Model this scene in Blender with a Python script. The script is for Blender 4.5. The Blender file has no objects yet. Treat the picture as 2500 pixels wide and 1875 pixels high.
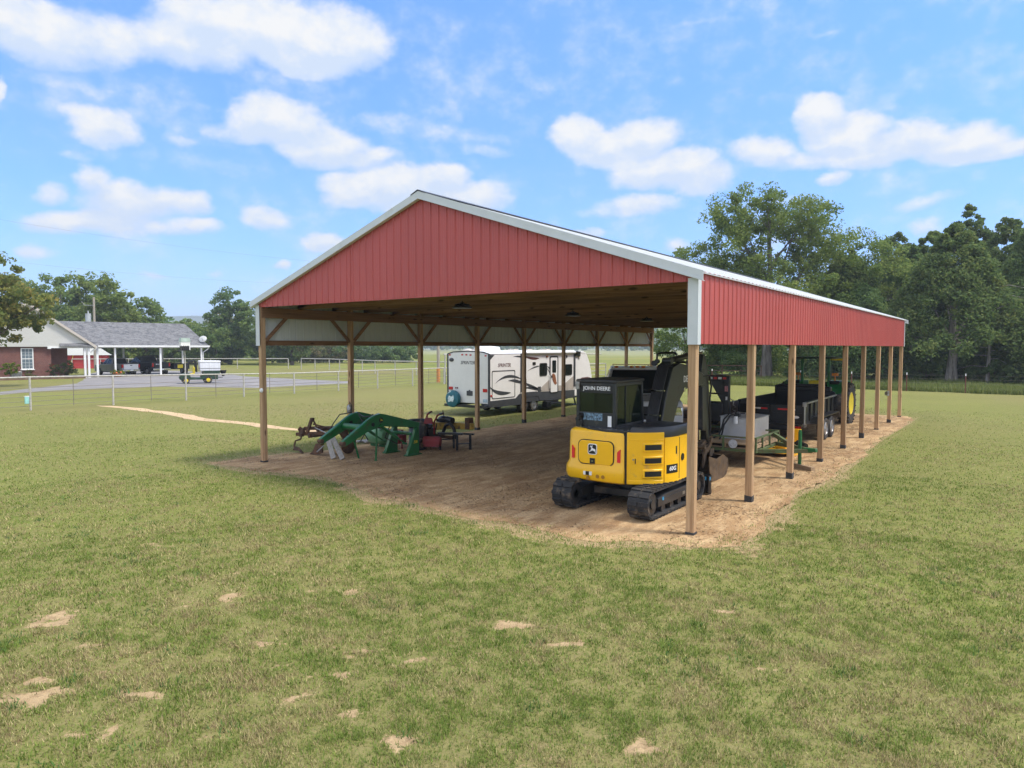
import bpy, bmesh, math, random
import numpy as np
from mathutils import Vector as V, Matrix
D = bpy.data
SC = bpy.context.scene
COL = SC.collection
R = math.radians
random.seed(7)
RNG = np.random.default_rng(11)

# ------------------------------------------------------------------ camera
CAMP = np.array([4.347, -10.879, 3.123]); YAW, PITCH, FPX = -.639, .053, 1671.7
_fw = np.array([math.sin(YAW)*math.cos(PITCH), math.cos(YAW)*math.cos(PITCH), -math.sin(PITCH)])
_rt = np.array([math.cos(YAW), -math.sin(YAW), 0.]); _up = np.cross(_rt, _fw)
def ray(px, py):
    return _fw + _rt*(px-1250)/FPX - _up*(py-937.5)/FPX
def G(px, py, z=0.):                       # ground point seen at a photo pixel
    d = ray(px, py); p = CAMP + d*(z-CAMP[2])/d[2]
    return float(p[0]), float(p[1])
cam = D.cameras.new('camera'); cam.lens = FPX/2500*36; cam.sensor_width = 36; cam.clip_end = 6000
co = D.objects.new('camera', cam); COL.objects.link(co)
co.location = CAMP; co.rotation_euler = (R(90)-PITCH, 0, -YAW)
SC.camera = co

# ------------------------------------------------------------------ mesh builder
class MB:
    def __init__(s): s.v = []; s.f = []
    def add(s, vs, fs):
        n = len(s.v); s.v += [tuple(float(c) for c in p) for p in vs]; s.f += [tuple(i+n for i in f) for f in fs]; return s
    def merge(s, o, M=None):
        return s.add([tuple(M @ V(p)) for p in o.v] if M else o.v, o.f)
    def xf(s, M): s.v = [tuple(M @ V(p)) for p in s.v]; return s
    def bb(s, x0, x1, y0, y1, z0, z1):
        return s.add([(x0,y0,z0),(x1,y0,z0),(x1,y1,z0),(x0,y1,z0),(x0,y0,z1),(x1,y0,z1),(x1,y1,z1),(x0,y1,z1)],
                     [(0,3,2,1),(4,5,6,7),(0,1,5,4),(1,2,6,5),(2,3,7,6),(3,0,4,7)])
    def box(s, c, d, rot=None):
        m = MB().bb(-d[0]/2,d[0]/2,-d[1]/2,d[1]/2,-d[2]/2,d[2]/2)
        M = Matrix.Translation(c) @ (rot.to_4x4() if rot else Matrix())
        return s.merge(m, M)
    def beam(s, a, b, w, h, up=(0,0,1)):     # w sideways, h along up
        a, b = V(a), V(b); d = (b-a).normalized(); u = V(up)
        if abs(d.dot(u)) > .98: u = V((0,1,0)) if abs(d.y) < .9 else V((1,0,0))
        x = d.cross(u).normalized(); u = x.cross(d)
        q = [(-w/2,-h/2),(w/2,-h/2),(w/2,h/2),(-w/2,h/2)]
        return s.add([a+x*i+u*j for i,j in q]+[b+x*i+u*j for i,j in q],
                     [(0,3,2,1),(4,5,6,7),(0,1,5,4),(1,2,6,5),(2,3,7,6),(3,0,4,7)])
    def cyl(s, a, b, r, r2=None, n=14, cap=True):
        a, b = V(a), V(b); r2 = r if r2 is None else r2
        d = (b-a).normalized(); u = V((0,0,1)) if abs(d.z) < .9 else V((1,0,0))
        x = d.cross(u).normalized(); y = d.cross(x)
        vs = []
        for p, q in ((a,r),(b,r2)):
            for i in range(n):
                t = 2*math.pi*i/n; vs.append(p+x*math.cos(t)*q+y*math.sin(t)*q)
        fs = [(i,(i+1)%n,(i+1)%n+n,i+n) for i in range(n)]
        if cap: fs += [tuple(range(n-1,-1,-1)), tuple(range(n,2*n))]
        return s.add(vs, fs)
    def tube(s, pts, r, n=7):                # r number or list
        pts = [V(p) for p in pts]; rs = r if isinstance(r, (list,tuple)) else [r]*len(pts)
        vs = []; fs = []; x = None
        for k, p in enumerate(pts):
            d = (pts[min(k+1,len(pts)-1)]-pts[max(k-1,0)]).normalized()
            if x is None:
                u = V((0,0,1)) if abs(d.z) < .9 else V((1,0,0)); x = d.cross(u).normalized()
            else:
                x = (x-d*x.dot(d)).normalized()
            y = d.cross(x)
            for i in range(n):
                t = 2*math.pi*i/n; vs.append(p+x*math.cos(t)*rs[k]+y*math.sin(t)*rs[k])
        for k in range(len(pts)-1):
            for i in range(n):
                fs.append((k*n+i, k*n+(i+1)%n, (k+1)*n+(i+1)%n, (k+1)*n+i))
        fs += [tuple(range(n-1,-1,-1)), tuple(range((len(pts)-1)*n, len(pts)*n))]
        return s.add(vs, fs)
    def prism(s, pts, ax, a, b):
        n = len(pts)
        def m(p, t):
            return (t,p[0],p[1]) if ax == 'x' else (p[0],t,p[1]) if ax == 'y' else (p[0],p[1],t)
        return s.add([m(p,a) for p in pts]+[m(p,b) for p in pts],
                     [(i,(i+1)%n,(i+1)%n+n,i+n) for i in range(n)]+[tuple(range(n-1,-1,-1)), tuple(range(n,2*n))])
    def lathe(s, prof, c, ax='z', n=24, closed=False):      # prof [(radius, height)]
        vs = []; fs = []; m = len(prof); c = V(c)
        for i in range(n):
            t = 2*math.pi*i/n; cs, sn = math.cos(t), math.sin(t)
            for r, h in prof:
                p = (r*cs, r*sn, h) if ax == 'z' else (h, r*cs, r*sn) if ax == 'x' else (r*cs, h, r*sn)
                vs.append(c+V(p))
        for i in range(n):
            j = (i+1)%n
            for k in range(m if closed else m-1):
                l = (k+1)%m
                fs.append((i*m+k, j*m+k, j*m+l, i*m+l))
        if not closed:
            if prof[0][0] > 1e-6: fs.append(tuple(i*m for i in range(n)))
            if prof[-1][0] > 1e-6: fs.append(tuple(i*m+m-1 for i in range(n)))
        return s.add(vs, fs)
    def ell(s, c, r, n=12, m=8):
        vs = []; fs = []
        for i in range(m+1):
            ph = math.pi*i/m
            for j in range(n):
                t = 2*math.pi*j/n
                vs.append((c[0]+r[0]*math.sin(ph)*math.cos(t), c[1]+r[1]*math.sin(ph)*math.sin(t), c[2]+r[2]*math.cos(ph)))
        for i in range(m):
            for j in range(n):
                fs.append((i*n+j, (i+1)*n+j, (i+1)*n+(j+1)%n, i*n+(j+1)%n))
        return s.add(vs, fs)

ORG = {}
def finish(me, angle=35):
    bm = bmesh.new(); bm.from_mesh(me)
    bmesh.ops.remove_doubles(bm, verts=bm.verts, dist=1e-5)
    bmesh.ops.recalc_face_normals(bm, faces=bm.faces)
    bm.to_mesh(me); bm.free()
    me.polygons.foreach_set('use_smooth', [True]*len(me.polygons))
    me.set_sharp_from_angle(angle=R(angle))
def mesh(name, mb, mt, off=(0,0,0), angle=35, raw=False):
    me = D.meshes.new(name)
    o = V(off)
    me.from_pydata([(p[0]-o.x,p[1]-o.y,p[2]-o.z) for p in mb.v], [], mb.f)
    if not raw: finish(me, angle)
    if mt: me.materials.append(mt)
    return me
def bev(o, w, seg=2):
    b = o.modifiers.new('bevel', 'BEVEL'); b.width = w; b.segments = seg; b.limit_method = 'ANGLE'; b.angle_limit = R(40); b.harden_normals = False
def P(name, mb, mt, parent, bevel=0, angle=35, label=None, loc=None):      # a part (or sub-part)
    root = parent
    while root.parent: root = root.parent
    off = ORG.get(root.name, (0,0,0))
    o = D.objects.new(name, mesh(name, mb, mt, off, angle)); COL.objects.link(o); o.parent = parent
    if loc: o.location = loc
    if bevel: bev(o, bevel)
    if label: o['label'] = label
    return o
def thing(name, label, cat, loc=(0,0,0), rz=0, group=None, world=False):
    o = D.objects.new(name, None); COL.objects.link(o); o.empty_display_size = .2
    o.location = loc; o.rotation_euler = (0,0,rz); o['label'] = label; o['category'] = cat
    if group: o['group'] = group
    if world: ORG[o.name] = loc
    return o
def single(name, mb, mt, label, cat, loc=(0,0,0), rz=0, group=None, world=False, bevel=0, angle=35):
    o = D.objects.new(name, mesh(name, mb, mt, loc if world else (0,0,0), angle)); COL.objects.link(o)
    o.location = loc; o.rotation_euler = (0,0,rz); o['label'] = label; o['category'] = cat
    if group: o['group'] = group
    if bevel: bev(o, bevel)
    return o
def struct(name, mb, mt, kind='structure', angle=35):
    o = D.objects.new(name, mesh(name, mb, mt, angle=angle)); COL.objects.link(o); o['kind'] = kind; return o
def dup(o, parent=None):
    c = o.copy(); COL.objects.link(c)
    if parent: c.parent = parent
    for ch in list(o.children): dup(ch, c)
    return c
def text(txt, size, M, shear=0., ex=.004, sx=1.):
    cu = D.curves.new('lettering', 'FONT'); cu.body = txt; cu.size = size; cu.shear = shear; cu.extrude = ex
    cu.align_x = 'CENTER'; cu.align_y = 'CENTER'; cu.resolution_u = 2; cu.offset = size*.012
    o = D.objects.new('lettering', cu); COL.objects.link(o)
    me = bpy.data.meshes.new_from_object(o.evaluated_get(bpy.context.evaluated_depsgraph_get()))
    mb = MB().add([(p.co.x*sx, p.co.y, p.co.z) for p in me.vertices], [tuple(p.vertices) for p in me.polygons]).xf(M)
    D.objects.remove(o); D.curves.remove(cu); D.meshes.remove(me)
    return mb
def FR(o, x, y):                              # frame matrix: text x axis, text y axis, origin
    x, y = V(x).normalized(), V(y).normalized(); z = x.cross(y)
    return Matrix(((x.x,y.x,z.x,o[0]),(x.y,y.y,z.y,o[1]),(x.z,y.z,z.z,o[2]),(0,0,0,1)))

# ------------------------------------------------------------------ numpy value noise
def vnoise(x, y, seed=0):
    xi = np.floor(x).astype(np.int64); yi = np.floor(y).astype(np.int64); fx = x-xi; fy = y-yi
    fx = fx*fx*(3-2*fx); fy = fy*fy*(3-2*fy)
    def h(a, b):
        n = (a*374761393 + b*668265263 + seed*974711) & 0x7fffffff
        n = ((n ^ (n >> 13))*1274126177) & 0x7fffffff
        return ((n ^ (n >> 16)) & 0xffff)/65535.
    return (h(xi,yi)*(1-fx)+h(xi+1,yi)*fx)*(1-fy)+(h(xi,yi+1)*(1-fx)+h(xi+1,yi+1)*fx)*fy
def fbm(x, y, seed=0, o=4):
    a = .5; s = 0; t = 0
    for k in range(o):
        s = s+a*vnoise(x*2**k+17.3*k, y*2**k-9.1*k, seed+k); t += a; a *= .5
    return s/t

# ------------------------------------------------------------------ materials
def newmat(name):
    m = D.materials.new(name); m.use_nodes = True
    n = m.node_tree.nodes; l = m.node_tree.links
    return m, n, l, n['Principled BSDF']
def nd(n, t, **k):
    x = n.new(t)
    for a, b in k.items(): setattr(x, a, b)
    return x
def mixc(n, l, fac, a, b, blend='MIX'):
    m = nd(n, 'ShaderNodeMix', data_type='RGBA', blend_type=blend)
    for s, v in ((0,fac),(6,a),(7,b)):
        if hasattr(v, 'links') or hasattr(v, 'is_output'): l.new(v, m.inputs[s])
        else: m.inputs[s].default_value = (*v,1) if isinstance(v, tuple) and len(v) == 3 else v
    return m.outputs[2]
def maprange(n, l, v, a, b, c=0, d=1):
    m = nd(n, 'ShaderNodeMapRange'); l.new(v, m.inputs[0])
    for i, q in enumerate((a,b,c,d)): m.inputs[i+1].default_value = q
    return m.outputs[0]
def noise(n, l, co, scale, detail=3, rough=.55):
    t = nd(n, 'ShaderNodeTexNoise'); t.inputs['Scale'].default_value = scale; t.inputs['Detail'].default_value = detail; t.inputs['Roughness'].default_value = rough
    if co is not None: l.new(co, t.inputs['Vector'])
    return t.outputs[0]
def mapped(n, l, co, sc):
    m = nd(n, 'ShaderNodeMapping'); l.new(co, m.inputs[0]); m.inputs['Scale'].default_value = sc; return m.outputs[0]
def bump(n, l, b, h, strength, dist=.02):
    u = nd(n, 'ShaderNodeBump'); u.inputs['Strength'].default_value = strength; u.inputs['Distance'].default_value = dist
    l.new(h, u.inputs['Height']); l.new(u.outputs[0], b.inputs['Normal'])
def mk(name, col, rough=.5, metal=0., var=.12, scale=3., bmp=0., bs=60., coat=0., stretch=(1,1,1), dirt=None, spec=.5):
    m, n, l, b = newmat(name)
    tc = nd(n, 'ShaderNodeTexCoord').outputs['Object']
    co = mapped(n, l, tc, stretch)
    f = maprange(n, l, noise(n, l, co, scale, 4), .3, .7)
    c = mixc(n, l, f, tuple(x*(1-var) for x in col), tuple(min(1,x*(1+var)) for x in col))
    if dirt:                                   # (colour, amount, scale): blotches of grime, dust or rust
        g = maprange(n, l, noise(n, l, co, dirt[2], 6, .65), .62-dirt[1]*.35, .72-dirt[1]*.1)
        c = mixc(n, l, g, c, dirt[0])
        rr = nd(n, 'ShaderNodeMix'); l.new(g, rr.inputs[0]); rr.inputs[2].default_value = rough; rr.inputs[3].default_value = min(1, rough+.35)
        l.new(rr.outputs[0], b.inputs['Roughness'])
    else:
        l.new(maprange(n, l, noise(n, l, co, scale*2.3, 2), .3, .7, max(.02,rough-.08), min(1,rough+.08)), b.inputs['Roughness'])
    l.new(c, b.inputs['Base Color']); b.inputs['Metallic'].default_value = metal
    b.inputs['Coat Weight'].default_value = coat; b.inputs['Coat Roughness'].default_value = .12
    b.inputs['Specular IOR Level'].default_value = spec
    if bmp: bump(n, l, b, noise(n, l, tc, bs, 3), bmp)
    return m
def wood(name, c1, c2, axis, knots=True, rough=.75):
    m, n, l, b = newmat(name)
    tc = nd(n, 'ShaderNodeTexCoord').outputs['Object']
    oi = nd(n, 'ShaderNodeObjectInfo').outputs['Random']
    sc = nd(n, 'ShaderNodeVectorMath', operation='SCALE'); sc.inputs[0].default_value = (37,53,71); l.new(oi, sc.inputs['Scale'])
    ad = nd(n, 'ShaderNodeVectorMath', operation='ADD'); l.new(tc, ad.inputs[0]); l.new(sc.outputs[0], ad.inputs[1])
    st = {'x':(.7,22,22), 'y':(22,.7,22), 'z':(22,22,.7)}[axis]
    g = noise(n, l, mapped(n, l, ad.outputs[0], st), 1., 5, .6)
    big = noise(n, l, mapped(n, l, ad.outputs[0], tuple(x*.16+.25 for x in st)), 1., 2)
    c = mixc(n, l, maprange(n, l, g, .35, .66), c2, c1)
    c = mixc(n, l, maprange(n, l, big, .35, .7, 0, .55), c, tuple(.5*(a+b)*.8 for a,b in zip(c1,c2)))
    if knots:
        v = nd(n, 'ShaderNodeTexVoronoi'); v.inputs['Scale'].default_value = 1.
        kt = {'x':(1.6,6,6), 'y':(6,1.6,6), 'z':(6,6,1.6)}[axis]
        l.new(mapped(n, l, ad.outputs[0], kt), v.inputs['Vector'])
        k = maprange(n, l, v.outputs['Distance'], .10, .2, 1, 0)
        c = mixc(n, l, k, c, tuple(x*.38 for x in c2))
    # each length of timber has a shade of its own
    hv = nd(n, 'ShaderNodeHueSaturation'); l.new(c, hv.inputs['Color']); l.new(maprange(n, l, oi, 0, 1, .72, 1.18), hv.inputs['Value'])
    l.new(hv.outputs[0], b.inputs['Base Color']); b.inputs['Roughness'].default_value = rough; b.inputs['Specular IOR Level'].default_value = .25
    bump(n, l, b, g, .35, .004)
    return m
def glassy(name, col, rough=.06):
    m, n, l, b = newmat(name)
    b.inputs['Base Color'].default_value = (*col,1); b.inputs['Roughness'].default_value = rough; b.inputs['Specular IOR Level'].default_value = .25
    return m
def see_through(name, tint, alpha):
    m, n, l, b = newmat(name)
    b.inputs['Base Color'].default_value = (*tint,1); b.inputs['Roughness'].default_value = .05; b.inputs['Specular IOR Level'].default_value = .6
    t = nd(n, 'ShaderNodeBsdfTransparent'); t.inputs[0].default_value = (.6,.72,.6,1)
    mx = nd(n, 'ShaderNodeMixShader'); mx.inputs[0].default_value = alpha
    l.new(t.outputs[0], mx.inputs[1]); l.new(b.outputs[0], mx.inputs[2]); l.new(mx.outputs[0], n['Material Output'].inputs[0])
    return m
def leafmat(name, cols, trans=.5):
    m, n, l, b = newmat(name)
    at = nd(n, 'ShaderNodeAttribute', attribute_name='tint'); t = at.outputs['Fac']
    r = nd(n, 'ShaderNodeValToRGB'); l.new(t, r.inputs[0]); e = r.color_ramp.elements
    while len(e) < len(cols): e.new(.5)
    for i, c in enumerate(cols): e[i].position = i/(len(cols)-1); e[i].color = (*c,1)
    l.new(r.outputs[0], b.inputs['Base Color']); b.inputs['Roughness'].default_value = .8; b.inputs['Specular IOR Level'].default_value = .1
    tr = nd(n, 'ShaderNodeBsdfTranslucent'); l.new(r.outputs[0], tr.inputs[0])
    mx = nd(n, 'ShaderNodeMixShader'); mx.inputs[0].default_value = trans
    l.new(b.outputs[0], mx.inputs[1]); l.new(tr.outputs[0], mx.inputs[2]); l.new(mx.outputs[0], n['Material Output'].inputs[0])
    return m
MT = dict(
    yellow=mk('yellow_paint', (.88,.48,.006), .34, var=.04, coat=.15, dirt=((.58,.33,.06),.04,2.5)),
    dark=mk('dark_grey_paint', (.02,.022,.025), .36, var=.2, dirt=((.1,.08,.06),.14,3)),
    olive=mk('dark_olive_paint', (.021,.023,.02), .34, var=.15, dirt=((.08,.065,.045),.12,3)),
    black=mk('black_paint', (.008,.008,.009), .38, var=.3, dirt=((.04,.034,.03),.1,3)),
    rubber=mk('black_rubber', (.022,.022,.023), .8, var=.25, bmp=.25, bs=30, dirt=((.15,.115,.08),.3,5)),
    chrome=mk('polished_steel', (.75,.75,.76), .16, 1.),
    steel=mk('dull_steel', (.36,.36,.35), .42, .9, var=.2, dirt=((.13,.09,.06),.3,6)),
    rust=mk('rusty_steel', (.085,.05,.034), .85, .1, var=.45, scale=9, bmp=.4, bs=45, dirt=((.16,.075,.035),.5,8)),
    bucket=mk('worn_bucket_steel', (.12,.085,.055), .6, .4, var=.4, scale=7, bmp=.3, bs=40, dirt=((.2,.13,.07),.45,6)),
    green=mk('green_paint', (.006,.125,.03), .38, var=.12, coat=.25, dirt=((.05,.09,.03),.2,4)),
    dgreen=mk('dark_green_paint', (.008,.042,.018), .5, var=.2, dirt=((.09,.075,.05),.3,4)),
    fgreen=mk('faded_green_paint', (.085,.13,.045), .7, var=.25, dirt=((.12,.085,.05),.4,8)),
    red=mk('red_paint', (.24,.022,.026), .6, var=.2, dirt=((.13,.07,.04),.3,6)),
    white=mk('white_paint', (.78,.78,.77), .45, var=.05),
    sign=mk('white_vinyl', (.8,.8,.8), .5, var=.02),
    redlens=mk('red_lens', (.5,.012,.012), .25, var=.1),
    redtape=mk('red_reflective_tape', (.65,.02,.02), .4, var=.1),
    amber=mk('amber_lens', (.75,.22,.01), .25, var=.1),
    orange=mk('orange_paint', (.75,.16,.03), .5, var=.1),
    glass=glassy('dark_window_glass', (.012,.016,.016)),
    cabglass=see_through('tinted_cab_glass', (.012,.02,.016), .5),
    blue=mk('blue_plastic', (.03,.27,.5), .5),
    alu=mk('diamond_plate_aluminium', (.62,.62,.62), .38, .55, var=.08, bmp=.8, bs=70),
    trim=mk('white_steel_trim', (.56,.595,.60), .42, var=.04, dirt=((.5,.5,.47),.12,2)),
    galv=mk('bare_galvalume_sheet', (.6,.62,.61), .4, .35, var=.06),
    pipe=mk('weathered_white_pipe', (.44,.42,.38), .6, var=.15, scale=8, dirt=((.3,.27,.23),.28,9)),
    wire=mk('rusty_wire', (.2,.175,.15), .7, .3),
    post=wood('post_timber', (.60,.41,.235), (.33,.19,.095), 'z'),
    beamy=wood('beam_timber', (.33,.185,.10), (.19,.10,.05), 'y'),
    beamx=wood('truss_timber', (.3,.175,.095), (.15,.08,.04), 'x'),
    greyw=wood('grey_weathered_board', (.4,.38,.35), (.26,.24,.22), 'z', False),
    pallet=wood('pallet_wood', (.48,.35,.21), (.33,.22,.13), 'x', False),
    tan=mk('tan_trim', (.5,.45,.39), .5, var=.05),
    cream=mk('cream_fibreglass', (.80,.785,.755), .35, var=.03, coat=.2),
    rearw=mk('pale_grey_fibreglass', (.72,.725,.70), .35, var=.03, coat=.2),
    charcoal=mk('charcoal_trim', (.045,.047,.052), .5, var=.15),
    teal=mk('teal_vinyl', (.012,.12,.16), .55, var=.25, scale=6, bmp=.3, bs=12),
    brown=mk('brown_vinyl', (.25,.09,.035), .55, var=.25),
    maroon=mk('maroon_vinyl', (.1,.03,.03), .5),
    silver=mk('silver_car_paint', (.27,.27,.285), .35, .1, var=.04, coat=.6),
    whitecar=mk('white_car_paint', (.66,.68,.7), .3, var=.03, coat=.6),
    ironrim=mk('grey_wheel_rim', (.38,.38,.39), .35, .7, var=.15, dirt=((.12,.09,.06),.2,8)),
    yrim=mk('yellow_wheel_rim', (.78,.6,.02), .4, var=.08),
    tape=mk('black_post_wrap', (.035,.037,.04), .75, var=.4, scale=20, bmp=.6, bs=40),
    hose=mk('black_hose', (.015,.015,.016), .55, var=.2),
    orangebase=mk('orange_pole_paint', (.55,.22,.07), .8, var=.2),
    polewood=mk('grey_pole_wood', (.34,.3,.25), .9, var=.2, stretch=(10,10,.8)),
)
# ------------------------------------------------------------------ sky and sun
SUN_EL, SUN_AZ = R(60), R(22)                 # azimuth from +x towards +y
W = D.worlds.new('World'); SC.world = W; W.use_nodes = True
n, l = W.node_tree.nodes, W.node_tree.links; n.clear()
out = nd(n, 'ShaderNodeOutputWorld'); bg = nd(n, 'ShaderNodeBackground'); l.new(bg.outputs[0], out.inputs[0])
sky = nd(n, 'ShaderNodeTexSky', sky_type='NISHITA', sun_disc=False, sun_elevation=SUN_EL, sun_rotation=R(90)-SUN_AZ)
sky.air_density = 1.1; sky.dust_density = .35; sky.ozone_density = 2.5
SKY_STR = .10
tc = nd(n, 'ShaderNodeTexCoord').outputs['Generated']
sep = nd(n, 'ShaderNodeSeparateXYZ'); l.new(tc, sep.inputs[0])
def mth(op, a, b=None, c=None):
    m = nd(n, 'ShaderNodeMath', operation=op)
    for i, v in enumerate((a,b,c)):
        if v is None: continue
        if hasattr(v, 'is_output'): l.new(v, m.inputs[i])
        else: m.inputs[i].default_value = v
    return m.outputs[0]
az = mth('ARCTAN2', sep.outputs[0], sep.outputs[1]); el = mth('ARCSINE', sep.outputs[2])
cx = nd(n, 'ShaderNodeCombineXYZ'); l.new(az, cx.inputs[0]); l.new(mth('MULTIPLY', el, 1.35), cx.inputs[1])
nz = nd(n, 'ShaderNodeTexNoise'); nz.inputs['Scale'].default_value = 9.; nz.inputs['Detail'].default_value = 7; nz.inputs['Roughness'].default_value = .56; l.new(cx.outputs[0], nz.inputs['Vector'])
wob = nd(n, 'ShaderNodeSeparateColor'); l.new(nz.outputs['Color'], wob.inputs[0])
azw = mth('ADD', az, mth('MULTIPLY', mth('SUBTRACT', wob.outputs[0], .5), .075))
elw = mth('ADD', el, mth('MULTIPLY', mth('SUBTRACT', wob.outputs[1], .5), .05))
CL = [(30,50,190,80,1),(240,75,150,60,.8),(400,95,150,55,1),(560,55,230,75,1.1),(720,85,130,65,1.1),(650,120,120,40,.9),
  (600,262,115,55,1.05),(545,285,90,35,.9),(690,310,110,48,1),(790,338,80,26,.8),(830,262,110,30,.5),(970,290,140,24,.4),
  (235,275,75,38,.8),(395,302,45,18,.45),(150,328,40,15,.4),
  (188,385,42,45,.85),(265,435,95,58,.95),(350,430,70,40,.85),(410,435,48,38,.85),(230,485,190,26,.75),(90,478,60,22,.65),(105,420,40,26,.65),(420,490,60,22,.7),
  (755,405,75,42,1),(860,400,150,48,1.05),(955,385,65,36,1.05),(1010,425,110,40,.9),(900,445,130,26,.75),
  (1245,285,72,44,1.05),(1320,310,110,42,1),(1395,290,75,48,1.05),(1440,365,120,44,1.05),(1510,385,70,34,1),(1330,335,90,26,.7),(1040,325,60,20,.5),
  (1775,245,62,46,1.1),(1830,285,95,46,1.05),(1900,320,140,38,1),(1985,290,70,38,.9),(2075,300,100,48,1.05),(2150,320,90,36,1),(1640,325,75,36,.9),(1740,335,80,26,.75),(1800,380,46,22,.75),
  (1385,440,85,28,.75),(1255,500,52,18,.75),(1450,525,38,22,.7),(1310,450,90,20,.5),(580,478,62,26,.75),(708,525,42,24,.85),(608,578,26,15,.75),(65,530,45,16,.55),
  (-5,205,18,40,.8),(335,597,28,12,.5),(460,592,26,13,.5),(2000,432,80,18,.45),(1990,490,40,24,.6),(2170,500,60,20,.5),(1680,420,60,14,.35),(1530,60,90,10,.3),(1780,70,60,9,.3),(1480,170,160,20,.22),(1200,190,160,24,.2),(900,160,160,24,.2),(300,215,330,22,.24),(1900,235,90,10,.25)]
def azel(px, py):
    d = ray(px/.8848, py/.8848); d = d/np.linalg.norm(d)
    return math.atan2(d[0], d[1]), math.asin(d[2])
acc = None; und = None
for (x, y, rx, ry, a) in CL:
    A, E_ = azel(x, y); d = ray(x/.8848, y/.8848); q = np.linalg.norm(d)
    wx, wy = rx*1.25/.8848/FPX/q*1.02, ry*1.2/.8848/FPX/q
    u = mth('DIVIDE', mth('SUBTRACT', azw, A), wx); v = mth('DIVIDE', mth('SUBTRACT', elw, E_), wy)
    g = mth('MULTIPLY', mth('MAXIMUM', mth('SUBTRACT', 1., mth('ADD', mth('MULTIPLY', u, u), mth('MULTIPLY', v, v))), 0.), a)
    acc = g if acc is None else mth('SMOOTH_MAX', acc, g, .25)
    lo_ = mth('MULTIPLY', g, mth('MAXIMUM', mth('MULTIPLY', v, -1.), 0.)); und = lo_ if und is None else mth('MAXIMUM', und, lo_)
# added clouds outside the view, kept bright as fill light for the barn interior
cx2 = nd(n, 'ShaderNodeVectorMath', operation='MULTIPLY'); l.new(tc, cx2.inputs[0]); cx2.inputs[1].default_value = (2.2,2.2,5)
bk = nd(n, 'ShaderNodeTexNoise'); bk.inputs['Scale'].default_value = 1.6; bk.inputs['Detail'].default_value = 7; l.new(cx2.outputs[0], bk.inputs['Vector'])
dt = nd(n, 'ShaderNodeVectorMath', operation='DOT_PRODUCT'); l.new(tc, dt.inputs[0]); dt.inputs[1].default_value = tuple(_fw)
bkf = mth('MULTIPLY', maprange(n, l, bk.outputs[0], .36, .56), maprange(n, l, dt.outputs['Value'], .62, .42))
nf = nd(n, 'ShaderNodeTexNoise'); nf.inputs['Scale'].default_value = 30.; nf.inputs['Detail'].default_value = 6; nf.inputs['Roughness'].default_value = .6; l.new(cx.outputs[0], nf.inputs['Vector'])
rag = mth('ADD', mth('MULTIPLY', mth('SUBTRACT', nz.outputs['Fac'], .5), .9), mth('MULTIPLY', mth('SUBTRACT', nf.outputs['Fac'], .5), .6))
dens = mth('ADD', acc, mth('MULTIPLY', rag, maprange(n, l, acc, 0., .25, .3, 1.)))
cov = nd(n, 'ShaderNodeMapRange', interpolation_type='SMOOTHSTEP'); l.new(dens, cov.inputs[0]); cov.inputs[1].default_value = .06; cov.inputs[2].default_value = .74
# thin high veil, more of it low down
veil = mth('MULTIPLY', maprange(n, l, el, .42, .02, .05, .20), maprange(n, l, nz.outputs['Fac'], .3, .75, .2, 1.5))
cov_t = mth('MINIMUM', mth('MAXIMUM', mth('MAXIMUM', cov.outputs[0], bkf), veil), 1.)
skyc = mixc(n, l, 1., sky.outputs[0], (1.06*SKY_STR, 1.22*SKY_STR, 1.55*SKY_STR), 'MULTIPLY')
# the air near the horizon stays a clear light blue
skyc = mixc(n, l, maprange(n, l, el, .45, .0, 0., 1.), skyc, mixc(n, l, 1., skyc, (.50,.62,.84), 'MULTIPLY'))
hs = nd(n, 'ShaderNodeHueSaturation'); hs.inputs['Saturation'].default_value = 1.12; hs.inputs['Value'].default_value = 1.0; l.new(skyc, hs.inputs['Color'])
CLOUD = .50; BACK_FILL = 1.0  # the added unseen clouds are brighter than the visible ones, for fill light
shade = mth('SUBTRACT', mth('ADD', mth('MULTIPLY', dens, .5), mth('MULTIPLY', mth('SUBTRACT', nf.outputs['Fac'], .32), 1.5)), mth('MULTIPLY', und, 1.5))
cloudc = mixc(n, l, maprange(n, l, shade, .2, .85), (CLOUD*.70,CLOUD*.82,CLOUD*1.02), (CLOUD*1.0,CLOUD*1.0,CLOUD*1.0))
cloudc = mixc(n, l, bkf, cloudc, (BACK_FILL, BACK_FILL*.985, BACK_FILL*.96))
l.new(mixc(n, l, cov_t, hs.outputs[0], cloudc), bg.inputs[0]); bg.inputs[1].default_value = 1.0
sl = D.lights.new('sun', 'SUN'); sl.energy = 2.3; sl.angle = R(11); sl.color = (1,.945,.86)
so = D.objects.new('sun', sl); COL.objects.link(so)
sd = V((math.cos(SUN_EL)*math.cos(SUN_AZ), math.cos(SUN_EL)*math.sin(SUN_AZ), math.sin(SUN_EL)))
so.rotation_euler = sd.to_track_quat('Z', 'Y').to_euler(); so.location = (30,10,40)
SC.view_settings.view_transform = 'Standard'; SC.view_settings.look = 'None'; SC.view_settings.gamma = 1; SC.view_settings.use_curve_mapping = False
SC.view_settings.exposure = .95
SC.cycles.max_bounces = 7; SC.cycles.diffuse_bounces = 3; SC.cycles.transparent_max_bounces = 12; SC.cycles.use_denoising = True; SC.cycles.use_adaptive_sampling = True; SC.cycles.adaptive_threshold = .018; SC.cycles.volume_bounces = 0

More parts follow.
